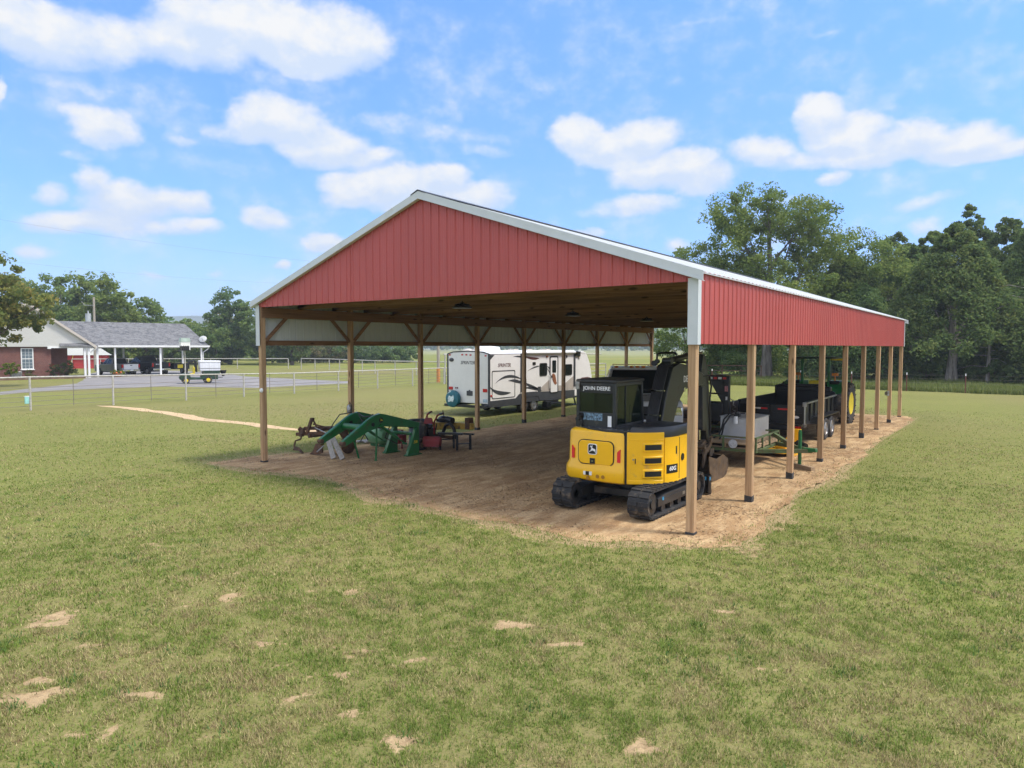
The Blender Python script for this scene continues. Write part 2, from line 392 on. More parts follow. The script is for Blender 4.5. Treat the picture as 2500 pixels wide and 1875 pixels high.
# ------------------------------------------------------------------ ground masks
PATCH = [(-4.6,-7.77,.17,.13),(-4.38,-7.9,.14,.08),(-3.42,-7.89,.15,.1),(-1.86,-6.73,.22,.15),(-1.66,-6.62,.16,.1),(-3.36,-6.11,.2,.13),(-.95,-6.26,.26,.12),(-.72,-6.2,.18,.1),(-.96,-6.94,.13,.12),
  (-1.39,-6.97,.17,.13),(-.5,-6.18,.17,.09),(-2.67,-8.64,.24,.14),(-2.9,-8.5,.12,.1),(-.09,-4.78,.24,.1),(.11,-5.54,.13,.1),(.62,-4.85,.14,.06),(-1.68,-8.68,.26,.09),(-.15,-7.07,.11,.18),(-.74,-7.21,.2,.09),
  (-2.54,-5.25,.22,.12),(-6.48,-5.67,.3,.12),(2.4,-4.22,.15,.06),(1.59,-2.99,.14,.05),(2.09,-6.12,.15,.1),(-4.14,-8.36,.16,.12),(-.75,-6.73,.12,.08),(.43,-7.19,.14,.1),(-1.91,-8.03,.16,.07)]
def soil_mask(x, y):
    w = fbm(x*3.1, y*3.1, 5, 4); w2 = fbm(x*9., y*9., 9, 3)
    m = np.zeros_like(x)
    for (a, b, rx, ry) in PATCH:
        near = (abs(x-a) < 1.2) & (abs(y-b) < 1.2)
        if not near.any(): continue
        xx = x[near]-a; yy = y[near]-b; c, s_ = math.cos(.64), math.sin(.64)
        u = (xx*c+yy*s_)/(rx*1.35); v = (-xx*s_+yy*c)/(ry*1.2)
        d = np.sqrt(u*u+v*v)
        val = .95-d+(w[near]-.5)*2.6+(w2[near]-.5)*2.2
        m[near] = np.maximum(m[near], np.clip(val*.95, 0, 1)*(d < 2.6))
    # thin worn turf between the bare spots, mostly on the near left
    wear = np.clip(1.2-np.hypot(x+2.0, (y+7)*1.2)/6.5, 0, 1)
    m = np.maximum(m, .75*np.clip((fbm(x*2.1+3, y*2.1, 21, 4)+.45*(w2-.5)-.75+wear*.045)*5, 0, .6)*np.clip(wear*1.6, 0, 1))
    return m
def edge_soil(x, y):
    """bare streaks straying into the turf round the barn floor"""
    m = np.zeros_like(x); sel = (x > -15) & (x < 2.5) & (y > -3) & (y < 26)
    xs, ys = x[sel], y[sel]; q = np.zeros(len(xs))
    for r_, wt in ((.15,1.),(.35,.7),(.6,.4)):
        nr = np.zeros(len(xs), bool)
        for a in np.linspace(0, 2*np.pi, 8, endpoint=False): nr |= inpoly(xs+r_*np.cos(a), ys+r_*np.sin(a), DIRT)
        q = np.maximum(q, nr*wt)
    m[sel] = np.clip(q*1.2-(1-fbm(xs*1.6, ys*1.6, 93, 5))*1.7+.45, 0, .6)
    return m
def inpoly(x, y, poly):
    r = np.zeros(x.shape, bool); k = len(poly)
    for i in range(k):
        x1, y1 = poly[i]; x2, y2 = poly[(i+1) % k]
        if y1 == y2: continue
        c = ((y1 > y) != (y2 > y)) & (x < (x2-x1)*(y-y1)/(y2-y1)+x1)
        r ^= c
    return r
def ragged(poly, step, amp, seed, fq=.9):
    """resample an outline and push it about with a smooth displacement field, so it never crosses itself"""
    o = []; k = len(poly)
    for i in range(k):
        a, b = np.array(poly[i]), np.array(poly[(i+1) % k]); L = np.linalg.norm(b-a); m = max(1, int(L/step))
        for j in range(m): o.append(a+(b-a)*j/m)
    o = np.array(o); x, y = o[:,0], o[:,1]
    dx = (fbm(x*fq+seed, y*fq, seed, 3)-.5)*2*amp+(fbm(x*5, y*5, seed+3, 2)-.5)*.14
    dy = (fbm(x*fq+50+seed, y*fq, seed+1, 3)-.5)*2*amp+(fbm(x*5+20, y*5, seed+4, 2)-.5)*.14
    return [(float(p[0]+u), float(p[1]+v)) for p, u, v in zip(o, dx, dy)]
DIRT = ragged([(-13.2,-.8),(-12.2,-1.0),(-10.8,-.8),(-8.9,-.5),(-7.9,-.7),(-6.5,-1.3),(-5.4,-1.15),(-4.5,-1.45),(-3.1,-1.2),(-1.9,-1.35),(-.9,-1.3),(-.3,-.75),(.4,-.65),(.85,-.25),
  (.75,3),(.66,5.9),(.8,8.1),(.72,12.3),(.55,14),(.55,16.1),(.66,19.6),(.75,23),(.3,24.6),(-1.4,24.9),(-6,25.1),(-12.3,24.8),(-12.3,16.3),(-12.2,12.3),(-12.35,9.3),(-11.9,7),(-12.7,4.5),(-12.6,2),(-13.3,.5)], .22, .28, 4)
PATH = ragged([G(x,y) for x,y in [(232,990),(300,993),(365,999),(440,1010),(520,1023),(640,1037),(702,1043),(770,1050),(830,1058),(760,1055),(700,1048),(630,1043),(560,1034),(480,1026),(420,1017),(365,1006),(300,998),(240,993)]], .5, .3, 8, .6)
DRIVE = ragged([G(x,y) for x,y in [(-60,972),(0,964),(100,955),(250,948),(400,944),(560,946),(633,947),(716,942),(850,936),(850,931),(716,925),(600,919),(540,910),(430,905),(260,903),(215,913),(205,926),(190,936),(100,946),(0,957),(-60,962)]], 1.2, .25, 12, .3)
def axis(lo, hi, fl, fh, fs):
    a = list(np.arange(fl, fh, fs)); s_ = fs; p = fl
    while p > lo: s_ *= 1.35; p -= s_; a.insert(0, p)
    p = a[-1]; s_ = fs
    while p < hi: s_ *= 1.35; p += s_; a.append(p)
    return np.array(a)
gx = axis(-2700, 2700, -8.5, 7.5, .06); gy = axis(-1500, 2700, -10.5, 1.0, .06)
X, Y = np.meshgrid(gx, gy); nx_, ny_ = len(gx), len(gy)
me = D.meshes.new('ground')
vv = np.stack([X.ravel(), Y.ravel(), np.zeros(X.size)], 1)
idx = np.arange(nx_*ny_).reshape(ny_, nx_)
ff = np.stack([idx[:-1,:-1].ravel(), idx[:-1,1:].ravel(), idx[1:,1:].ravel(), idx[1:,:-1].ravel()], 1)
def npmesh(me, v, f):
    k = f.shape[1]
    me.vertices.add(len(v)); me.vertices.foreach_set('co', np.ascontiguousarray(v, dtype=np.float32).ravel())
    me.loops.add(f.size); me.loops.foreach_set('vertex_index', np.ascontiguousarray(f, dtype=np.int32).ravel())
    me.polygons.add(len(f)); me.polygons.foreach_set('loop_start', np.arange(0, f.size, k, dtype=np.int32))
    me.update(calc_edges=True)
def fattr(me, name, val):
    a = me.attributes.new(name, 'FLOAT', 'POINT'); a.data.foreach_set('value', np.ascontiguousarray(val, dtype=np.float32).ravel())
npmesh(me, vv, ff)
soil = np.maximum(soil_mask(vv[:,0], vv[:,1]), edge_soil(vv[:,0], vv[:,1])); fattr(me, 'soil', soil)
m, n, l, b = newmat('lawn_and_fields')
tc = nd(n, 'ShaderNodeTexCoord').outputs['Object']
geo = nd(n, 'ShaderNodeSeparateXYZ'); l.new(tc, geo.inputs[0])
n1 = noise(n, l, tc, .22, 4); n2 = noise(n, l, tc, 2.6, 6, .72); n3 = noise(n, l, tc, 14., 4, .65); n4 = noise(n, l, tc, .035, 3)
g1 = mixc(n, l, maprange(n, l, n2, .34, .66), (.108,.138,.027), (.172,.184,.045))
g1 = mixc(n, l, maprange(n, l, n1, .36, .64, 0, .6), g1, (.18,.215,.042))
g1 = mixc(n, l, maprange(n, l, noise(n, l, tc, 4.5, 5, .7), .52, .68, 0, .6), g1, (.19,.15,.07))
g1 = mixc(n, l, maprange(n, l, n3, .42, .66, 0, .7), g1, (.27,.225,.105))
g1 = mixc(n, l, maprange(n, l, n4, .5, .66, 0, .55), g1, (.22,.185,.085))
fld = mixc(n, l, maprange(n, l, noise(n, l, mapped(n, l, tc, (.05,.02,1)), 1., 5, .6), .35, .65), (.15,.185,.04), (.235,.22,.06))
# the hay field lies beyond the far pipe fence, behind the barn
fm = mth_ = nd(n, 'ShaderNodeMath', operation='MULTIPLY')
l.new(maprange(n, l, geo.outputs[1], 52, 60), fm.inputs[0]); l.new(maprange(n, l, geo.outputs[0], -16, -20), fm.inputs[1])
c = mixc(n, l, fm.outputs[0], g1, fld)
far = maprange(n, l, geo.outputs[1], 190, 260, 0, .75)
c = mixc(n, l, far, c, (.27,.27,.13))
sa = nd(n, 'ShaderNodeAttribute', attribute_name='soil').outputs['Fac']
ns = noise(n, l, tc, 6., 5, .65)
sc_ = mixc(n, l, maprange(n, l, ns, .3, .7), (.30,.21,.115), (.46,.34,.195))
sm = nd(n, 'ShaderNodeMath', operation='ADD'); l.new(sa, sm.inputs[0]); l.new(maprange(n, l, noise(n, l, tc, 22., 5, .7), .3, .7, -.38, .38), sm.inputs[1])
sc_ = mixc(n, l, maprange(n, l, n3, .5, .66, 0, .6), sc_, (.2,.135,.075))
c = mixc(n, l, maprange(n, l, sm.outputs[0], .38, .62), c, sc_)
l.new(c, b.inputs['Base Color']); b.inputs['Roughness'].default_value = .95; b.inputs['Specular IOR Level'].default_value = .1
bump(n, l, b, n3, .7, .05)
me.materials.append(m)
gr = D.objects.new('ground', me); COL.objects.link(gr); gr['kind'] = 'structure'

def sheet(name, poly, z, mt, grid=None):
    bm = bmesh.new()
    bm.faces.new([bm.verts.new((p[0],p[1],z)) for p in poly]); bmesh.ops.triangulate(bm, faces=bm.faces)
    bmesh.ops.recalc_face_normals(bm, faces=bm.faces)
    for f in bm.faces:
        if f.normal.z < 0: f.normal_flip()
    me = D.meshes.new(name); bm.to_mesh(me); bm.free(); me.materials.append(mt)
    o = D.objects.new(name, me); COL.objects.link(o); o['kind'] = 'structure'; return o
m, n, l, b = newmat('trodden_earth')
tc = nd(n, 'ShaderNodeTexCoord').outputs['Object']
a1 = noise(n, l, tc, .5, 5, .6); a2 = noise(n, l, mapped(n, l, tc, (1.2,.35,1)), 3.2, 6, .65); a3 = noise(n, l, tc, 26., 5, .7)
c = mixc(n, l, maprange(n, l, a1, .35, .65), (.31,.185,.09), (.50,.335,.175))
c = mixc(n, l, maprange(n, l, a2, .44, .62, 0, .7), c, (.65,.47,.265))
a5 = noise(n, l, mapped(n, l, tc, (1.1,.12,1)), 1.6, 5, .6)
c = mixc(n, l, maprange(n, l, a5, .5, .62, 0, .4), c, (.25,.148,.075))
a6 = noise(n, l, tc, 9., 6, .75)
c = mixc(n, l, maprange(n, l, a6, .54, .66, 0, .5), c, (.2,.122,.068))
c = mixc(n, l, maprange(n, l, a3, .50, .66, 0, .65), c, (.19,.115,.066))
a4 = noise(n, l, mapped(n, l, tc, (1,1,1)), 60., 3, .6)
c = mixc(n, l, maprange(n, l, a4, .56, .68, 0, .45), c, (.6,.47,.31))
l.new(c, b.inputs['Base Color']); b.inputs['Roughness'].default_value = 1; b.inputs['Specular IOR Level'].default_value = .05
bump(n, l, b, a3, .9, .03)
EARTH = m
sheet('dirt_floor', DIRT, .004, EARTH)
mp = mk('sandy_track', (.5,.355,.2), .95, var=.18, scale=1.5, bmp=.5, bs=8)
sheet('dirt_path', PATH, .004, mp)
ma = mk('worn_asphalt', (.2,.19,.188), .9, var=.1, scale=.4, bmp=.3, bs=20, dirt=((.27,.25,.23),.4,.5))
sheet('driveway', DRIVE, .004, ma)

# ------------------------------------------------------------------ grass: short turf blades, thinning out with distance
def blades(name, pts, hgt, wid, cols, lean=.9, mt=None, zoff=0., lmin=.25):
    k = len(pts); a = RNG.uniform(0, 2*np.pi, k); le = RNG.uniform(lmin, 1, k)*lean
    dx, dy = np.cos(a), np.sin(a)
    sx, sy = -dy*wid/2, dx*wid/2
    tip = np.stack([pts[:,0]+dx*hgt*np.sin(le), pts[:,1]+dy*hgt*np.sin(le), hgt*np.cos(le)+zoff], 1)
    b1 = np.stack([pts[:,0]-sx, pts[:,1]-sy, np.full(k, -.002)+zoff], 1); b2 = np.stack([pts[:,0]+sx, pts[:,1]+sy, np.full(k, -.002)+zoff], 1)
    v = np.stack([b1, b2, tip], 1).reshape(-1, 3); f = np.arange(3*k).reshape(-1, 3)
    me = D.meshes.new(name); npmesh(me, v, f)
    ca = me.color_attributes.new('blade', 'FLOAT_COLOR', 'POINT')
    c4 = np.ones((k,3,4), np.float32); c4[:,:,:3] = cols[:,None,:]
    ca.data.foreach_set('color', c4.ravel())
    me.materials.append(mt); o = D.objects.new(name, me); COL.objects.link(o); o['kind'] = 'stuff'; return o
def grassmat(name):
    m, n, l, b = newmat(name)
    at = nd(n, 'ShaderNodeAttribute', attribute_name='blade').outputs['Color']
    l.new(at, b.inputs['Base Color']); b.inputs['Roughness'].default_value = .7; b.inputs['Specular IOR Level'].default_value = .2
    tr = nd(n, 'ShaderNodeBsdfTranslucent'); l.new(at, tr.inputs[0])
    mx = nd(n, 'ShaderNodeMixShader'); mx.inputs[0].default_value = .25
    l.new(b.outputs[0], mx.inputs[1]); l.new(tr.outputs[0], mx.inputs[2]); l.new(mx.outputs[0], n['Material Output'].inputs[0])
    return m
GM = grassmat('grass_blades')
allp = []; allh = []; allw = []
dirn = math.atan2(_fw[1], _fw[0])
for (r0, r1, dens_, h, w) in ((3.6,6,8000,.046,.0068),(6,9,5200,.048,.0085),(9,13,2500,.048,.0115),(13,19,900,.046,.015),(19,27,280,.044,.02),(27,40,70,.042,.024)):
    half = .82; area = (r1*r1-r0*r0)*half; k = int(area*dens_)
    r = np.sqrt(RNG.uniform(r0*r0, r1*r1, k)); t = dirn+RNG.uniform(-half, half, k)
    p = np.stack([CAMP[0]+r*np.cos(t), CAMP[1]+r*np.sin(t)], 1)
    # clumping: keep more where the tuft noise is high
    tuft = fbm(p[:,0]*6, p[:,1]*6, 33, 3)
    s_ = np.maximum(soil_mask(p[:,0], p[:,1]), .9*edge_soil(p[:,0], p[:,1]))
    keep = (RNG.uniform(0, 1, k) < np.clip(.5+(tuft-.35)*1.9, .22, 1)) & (RNG.uniform(0, 1, k) > s_*1.12)
    p = p[keep]; tuft = tuft[keep]
    inn = inpoly(p[:,0], p[:,1], DIRT) | inpoly(p[:,0], p[:,1], PATH) | inpoly(p[:,0], p[:,1], DRIVE)
    near_ = np.zeros(len(p), bool)
    for dx_, dy_ in ((.4,0),(-.4,0),(0,.4),(0,-.4)): near_ |= ~inpoly(p[:,0]+dx_, p[:,1]+dy_, DIRT)
    keepin = near_ & (RNG.uniform(0, 1, len(p)) < np.clip((fbm(p[:,0]*2.6, p[:,1]*2.6, 91, 3)-.42)*4, .03, .8))
    inn &= ~(keepin | (RNG.uniform(0, 1, len(p)) < .006))
    p = p[~inn]; tuft = tuft[~inn]
    allp.append(p); allh.append(h*RNG.uniform(.45, 1.25, len(p))*(.6+tuft*.9)); allw.append(np.full(len(p), w)*RNG.uniform(.7, 1.2, len(p)))
p = np.concatenate(allp); h = np.concatenate(allh); w = np.concatenate(allw)
t1 = fbm(p[:,0]*.28, p[:,1]*.28, 41, 4); t2 = fbm(p[:,0]*1.9, p[:,1]*1.9, 45, 4); t3 = RNG.uniform(0, 1, len(p))
t4 = fbm(p[:,0]*7., p[:,1]*7., 49, 3)
dry = np.clip((t1-.5)*1.0+(t2-.5)*1.7+(t4-.5)*1.8+.34, 0, 1)
ga = np.array([.118,.180,.030]); gb = np.array([.19,.25,.046]); gc = np.array([.40,.345,.16]); gd = np.array([.27,.20,.105])
colr = ga+(gb-ga)*np.clip(t3*.6+(t1-.45)*.7+(t4-.3)*1.0, 0, 1)[:,None]
straw = (t3*.99 % .37)/.37 < dry*.72
colr[straw] = gc*RNG.uniform(.7, 1.15, (straw.sum(),1))
br = (RNG.uniform(0, 1, len(p)) < dry*dry*.36); colr[br] = gd
blades('grass', p, h, w, colr*RNG.uniform(.7, 1.3, (len(p),1)), 1.15, GM)
# broad-leaved weeds standing in loose rosettes
k = 420; wc = np.stack([RNG.uniform(-13, 9, k), RNG.uniform(-10, 2, k)], 1); wc = wc[(fbm(wc[:,0]*.5, wc[:,1]*.5, 81, 3) > .5) & ~inpoly(wc[:,0], wc[:,1], DIRT)]
wp = np.repeat(wc, 26, 0)+RNG.normal(0, .07, (len(wc)*26,2))
blades('weed_rosettes', wp, RNG.uniform(.035, .08, len(wp)), RNG.uniform(.010, .018, len(wp)), np.repeat(RNG.uniform(.75, 1.2, (len(wc),1))*np.array([.075,.15,.035]), 26, 0)*RNG.uniform(.8, 1.25, (len(wp),1)), 1.2, GM)
# litter on the earth floor: bits of straw and clods
k = 110000
p = np.stack([RNG.uniform(-13.3, .9, k), RNG.uniform(-1.5, 24, k)], 1)
p = p[inpoly(p[:,0], p[:,1], DIRT)]
p = p[(fbm(p[:,0]*.9, p[:,1]*.9, 61, 4)+.3*(fbm(p[:,0]*5, p[:,1]*2, 63, 3)-.5)+RNG.uniform(-.12,.12,len(p)) > .50)]
cc = np.where(RNG.uniform(0, 1, len(p))[:,None] < .55, np.array([.40,.28,.16]), np.array([.17,.105,.058]))*RNG.uniform(.7, 1.2, (len(p),1))
blades('straw_litter', p, RNG.uniform(.03, .12, len(p)), RNG.uniform(.008, .03, len(p)), cc, 1.5, GM, .006, .9)
# long weeds in front of the wood on the right
k = 60000
p = np.stack([RNG.uniform(-17, 26, k), RNG.uniform(0, 1, k)], 1)
edge = 45.6+(-p[:,0]-2)*.02
p[:,1] = edge+p[:,1]**1.3*13+ (fbm(p[:,0]*.5, p[:,0]*0, 71, 3)-.5)*1.2
hh = RNG.uniform(.2, .55, k)*(.6+fbm(p[:,0]*.35, p[:,1]*.35, 72, 3))
t = RNG.uniform(0, 1, k)[:,None]
cc = np.array([.11,.16,.035])*(1-t)+np.array([.24,.26,.075])*t
blades('tall_weeds', p, hh, np.full(k, .07), cc, .55, GM)
# ------------------------------------------------------------------ the open pole barn
def panelmat(name, col, coat=.15, dirt=None):
    m, n, l, b = newmat(name)
    tc = nd(n, 'ShaderNodeTexCoord').outputs['Object']
    f = noise(n, l, mapped(n, l, tc, (.6,.6,.25)), 1.2, 4)
    c = mixc(n, l, maprange(n, l, f, .3, .7), tuple(x*.93 for x in col), tuple(x*1.07 for x in col))
    st = noise(n, l, mapped(n, l, tc, (7,7,.35)), 1., 4, .6)
    c = mixc(n, l, maprange(n, l, st, .58, .75, 0, .22), c, tuple(.6*x+.1 for x in col))
    l.new(c, b.inputs['Base Color']); b.inputs['Roughness'].default_value = .42; b.inputs['Specular IOR Level'].default_value = .4
    bump(n, l, b, noise(n, l, mapped(n, l, tc, (1,1,.5)), 2.2, 2), .12, .03)
    return m
REDP = panelmat('red_ribbed_steel', (.43,.083,.072)); WHT = MT['trim']
INN = panelmat('white_ribbed_steel', (.58,.62,.63))
XL, XR, XM, YF, YB = -12.25, .085, -6.083, -.09, 24.48
SL = 1/3.
def zroof(x): return 4.36+(min(x-XL, XR-x))*SL      # underside of the roof sheets
barn = thing('pole_barn', 'large open pole barn with red ribbed steel gable, white trim and bare timber posts', 'barn', (XM,12.2,0), world=True)
def ribs(a0, a1):
    # rib profile along a: (position, proud)
    o = []; a = a0; k = 0
    while a < a1-.01:
        o += [(a,0),(a+.012,.019),(a+.036,.019),(a+.048,0),(a+.105,0),(a+.111,.004),(a+.123,.004),(a+.129,0),(a+.165,0),(a+.171,.004),(a+.183,.004),(a+.189,0)]
        a += .2286
    o = [q for q in o if q[0] < a1-.004]+[(a1,0)]
    return o
def rib_wall_x(x0, x1, y, sg, zb, zt):      # wall across x facing sg*y
    mb = MB(); pr = ribs(x0, x1); vs = []
    for a, h in pr:
        vs += [(a, y+sg*h, zb(a)), (a, y+sg*h, zt(a))]
    mb.add(vs, [(2*i,2*i+2,2*i+3,2*i+1) for i in range(len(pr)-1)]); return mb
def rib_wall_y(y0, y1, x, sg, z0, z1):
    mb = MB(); pr = ribs(y0, y1); vs = []
    for a, h in pr: vs += [(x+sg*h, a, z0), (x+sg*h, a, z1)]
    mb.add(vs, [(2*i,2*i+2,2*i+3,2*i+1) for i in range(len(pr)-1)]); return mb
ZG, ZS = 4.205, 3.185
for y, sg in ((YF,-1), (YB,1)):
    mb = rib_wall_x(XL, XM, y, sg, lambda a: ZG, lambda a: zroof(a)-.01)
    m2 = rib_wall_x(XM, XR, y, sg, lambda a: ZG, lambda a: zroof(a)-.01); mb.merge(m2)
    # lap seam and screw heads
    if sg < 0:
        mb.bb(-8.42,-8.412, y-.014, y, ZG, zroof(-8.42)-.03)
        for zz in (ZG+.06, ZG+.62, ZG+1.2, ZG+1.75):
            a = XL+.21
            while a < XR:
                if zroof(a)-.1 > zz: mb.cyl((a, y, zz), (a, y-.009, zz), .008, n=6)
                a += .2286
    P('gable_panel', mb, REDP, barn, angle=20)
for x, sg in ((XL,-1), (XR,1)):
    mb = rib_wall_y(-.02, 24.42, x, sg, ZS, zroof(x)+.02)
    o = P('skirt_panel', mb, REDP, barn, angle=20)
    o2 = P('skirt_liner', rib_wall_y(-.02, 24.42, x-sg*.006, sg, ZS+.004, zroof(x)+.015), INN, barn, angle=20)
# roof sheets: ribs run down the slope
for s in (-1, 1):
    xe = XL-.05 if s < 0 else XR+.05; pr = ribs(YF-.10, YB+.10); vs = []
    for a, h in pr:
        vs += [(xe, a, 4.36-.05*SL+.012+h), (XM, a, zroof(XM)+.012+h)]
    n_ = len(pr)
    P('roof_panel', MB().add(vs, [(2*i,2*i+2,2*i+3,2*i+1) for i in range(n_-1)]), MT['galv'], barn, angle=20)
    # fascia board strip under the sheet edge
    P('eave_trim', MB().bb(min(xe,xe-s*.02), max(xe,xe-s*.02), YF-.06, YB+.06, 4.36-.05*SL-.004, 4.36-.05*SL+.008), WHT, barn)
P('ridge_cap', MB().prism([(XM-.22, zroof(XM-.22)+.05),(XM,zroof(XM)+.06),(XM+.22,zroof(XM+.22)+.05),(XM+.22,zroof(XM+.22)+.058),(XM,zroof(XM)+.075),(XM-.22,zroof(XM-.22)+.058)], 'y', YF-.13, YB+.13), MT['charcoal'], barn)
for y, sg in ((YF,-1), (YB,1)):
    for s in (-1, 1):
        xe = XL-.14 if s < 0 else XR+.14
        ze = 4.36-.14*SL
        a, bq = (xe, ze-.12), (XM, zroof(XM)-.12)
        y1 = y+sg*.115
        pts = [a, bq, (bq[0],bq[1]+.165), (a[0],a[1]+.165)]
        mb = MB().prism(pts, 'y', y1-sg*.012, y1)
        pts2 = [(a[0],a[1]+.004), (bq[0],bq[1]+.004), (bq[0],bq[1]+.03), (a[0],a[1]+.03)]
        mb.prism(pts2, 'y', y1, y1+sg*.012)      # rolled lower edge
        pts3 = [(a[0],a[1]), (bq[0],bq[1]), (bq[0],bq[1]+.008), (a[0],a[1]+.008)]
        mb.prism(pts3, 'y', y+sg*.03, y1-sg*.014)  # soffit return
        if sg < 0:
            for t in ((.2,.55,.85) if s < 0 else (.24,.62)):
                xx = a[0]+(bq[0]-a[0])*(1-t if s > 0 else t); zz = a[1]+(bq[1]-a[1])*(1-t if s > 0 else t)
                mb.bb(xx-.004, xx+.004, min(y1,y1+sg*.003), max(y1,y1+sg*.003), zz+.035, zz+.165)
        P('rake_trim', mb, WHT, barn)
for x, sx in ((XL,-1), (XR,1)):
    for y, sy in ((YF,-1), (YB,1)):
        xo, yo = x+sx*.028, y+sy*.028
        mb = MB().bb(min(xo,xo-sx*.175), max(xo,xo-sx*.175), min(yo,yo-sy*.008), max(yo,yo-sy*.008), ZS-.012, 4.26)
        mb.bb(min(xo,xo-sx*.008), max(xo,xo-sx*.008), min(yo-sy*.008,yo-sy*.14), max(yo-sy*.008,yo-sy*.14), ZS-.012, 4.26)
        mb.bb(min(xo-sx*.012,xo-sx*.016), max(xo-sx*.012,xo-sx*.016), min(yo,yo+sy*.004), max(yo,yo+sy*.004), ZS-.008, 4.25)
        P('corner_trim', mb, WHT, barn)
# posts, wraps, headers, girts, braces
PO = .068
random.seed(3)
for sx, x in ((1, 0.), (-1, -12.17)):
    for i in range(9):
        y = i*3.048+(0 if i else .0)
        h = 4.36+.0 if True else 0
        lean = random.uniform(-.012, .012)
        mb = MB().add([(x-PO,y-PO,-.02),(x+PO,y-PO,-.02),(x+PO,y+PO,-.02),(x-PO,y+PO,-.02),(x-PO+lean*0,y-PO,h),(x+PO,y-PO,h),(x+PO,y+PO,h),(x-PO,y+PO,h)],
                      [(0,3,2,1),(4,5,6,7),(0,1,5,4),(1,2,6,5),(2,3,7,6),(3,0,4,7)])
        po = P('post', mb, MT['post'], barn, bevel=.008)
        wh = random.uniform(.1,.2) if i in (1,2,3,4,5,7) else .05
        q = PO+.006
        P('post_wrap', MB().add([(x-q,y-q,.0),(x+q,y-q,.0),(x+q,y+q,.0),(x-q,y+q,.0),(x-q,y-q,wh),(x+q,y-q,wh*.86),(x+q,y+q,wh*.95),(x-q,y+q,wh*1.05)],
                      [(0,3,2,1),(4,5,6,7),(0,1,5,4),(1,2,6,5),(2,3,7,6),(3,0,4,7)]), MT['tape'], po)
        # knee braces on the inside face
        xi = x-sx*(PO+.025) if False else x
        for d in (-1, 1):
            if (i == 0 and d < 0) or (i == 8 and d > 0): continue
            P('knee_brace', MB().beam((x-sx*.045, y+d*.075, 3.3), (x-sx*.045, y+d*.86, 4.06), .04, .09, up=(0,-d,1)), MT['beamy'], barn)
    for k in (0, 1):
        xo = x+(PO+.021)*(1 if k else -1)*sx
        if k: xo = x+(PO-.045)*sx
        for j in range(4):
            y0, y1 = j*6.096+.0, (j+1)*6.096
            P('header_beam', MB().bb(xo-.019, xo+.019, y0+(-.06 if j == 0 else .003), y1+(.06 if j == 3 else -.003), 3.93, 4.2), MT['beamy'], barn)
    for j in range(8):
        y0, y1 = j*3.048+PO+.002, (j+1)*3.048-PO-.002
        P('girt', MB().bb(min(x+sx*.03,x+sx*.07), max(x+sx*.03,x+sx*.07), y0, y1, ZS+.005, ZS+.135), MT['beamy'], barn)
# trusses every 4 ft
for i in range(21):
    y = i*1.2192+(.0 if i else -.035)-(.0 if i < 20 else -.03)
    mb = MB(); t = .038
    def strip(a, b2, w):
        mb.beam((a[0],y,a[1]), (b2[0],y,b2[1]), t, w, up=(0,0,1))
    strip((XL+.02,4.3),(XR-.02,4.3), .19)
    for s in (-1, 1):
        xe = XL+.05 if s < 0 else XR-.05
        strip((xe,zroof(xe)-.115),(XM,zroof(XM)-.115), .14)
        for f1, f2 in ((.33,.33),(.33,.66),(.66,.66),(.66,1.)):
            xa = xe+(XM-xe)*f1; xb = xe+(XM-xe)*f2
            mb.beam((xa,y,zroof(xa)-.19),(xb,y,4.38), t*.98, .09)
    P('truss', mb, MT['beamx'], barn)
for s in (-1, 1):
    for k in range(8):
        x = (XL+.25+k*.8) if s < 0 else (XR-.25-k*.8)
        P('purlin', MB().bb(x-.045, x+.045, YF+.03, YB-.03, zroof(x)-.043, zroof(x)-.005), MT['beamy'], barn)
# things hung on the barn
lamp0 = None
for i, (y, lab) in enumerate(((1.44,'black round high bay lamp hanging just behind the front gable of the red barn'), (6.02,'black round high bay lamp hanging second from the front under the barn trusses'), (11.26,'black round high bay lamp hanging deepest, third from the front under the barn trusses'))):
    yy = round(y/1.2192)*1.2192
    if lamp0 is None:
        t = thing('high_bay_lamp', lab, 'lamp', (-6.08,yy,4.2), group='high bay lamps under the trusses')
        P('housing', MB().lathe([(.02,-.03),(.05,-.035),(.055,-.09),(.12,-.1),(.2,-.125),(.235,-.15),(.235,-.165),(.2,-.165)], (0,0,0), n=28), MT['black'], t)
        mb = MB()
        for q in range(10):
            a = 2*math.pi*q/10; mb.beam((.055*math.cos(a),.055*math.sin(a),-.075),(.17*math.cos(a),.17*math.sin(a),-.1), .008, .05)
        P('cooling_fins', mb, MT['black'], t)
        P('lens', MB().lathe([(0,-.162),(.198,-.162),(.198,-.158),(0,-.158)], (0,0,0), n=24), MT['sign'], t)
        P('hook', MB().tube([(0,0,.02),(0,0,-.03)], .012), MT['black'], t)
        lamp0 = t
    else:
        t = dup(lamp0); t.location = (-6.08,yy,4.2); t['label'] = lab
single('post_light', MB().lathe([(.0,-.045),(.045,-.04),(.06,-.02),(.062,0),(0,0)], (0,0,0), 'y', 20), MT['sign'], 'round white fixture on the front left timber post of the barn', 'fixture', (-12.12,-.07,1.97))
t = thing('outlet_box', 'small grey round electric box on a far right timber post', 'electric box', (-.07,21.28,1.22), world=False)
P('box', MB().cyl((0,0,-.09),(0,0,.09),.075,n=16), MT['steel'], t); P('cover', MB().bb(-.1,-.07,-.05,.05,-.05,.05), MT['steel'], t)
t = thing('air_pump', 'grey pump canister with a coiled yellow cord hung on the second left post', 'pump', (-12.1,2.93,1.12))
P('canister', MB().lathe([(0,0),(.07,.01),(.08,.05),(.08,.2),(.05,.26),(.02,.28),(0,.28)], (.06,-.06,0), n=18), MT['steel'], t)
mb = MB()
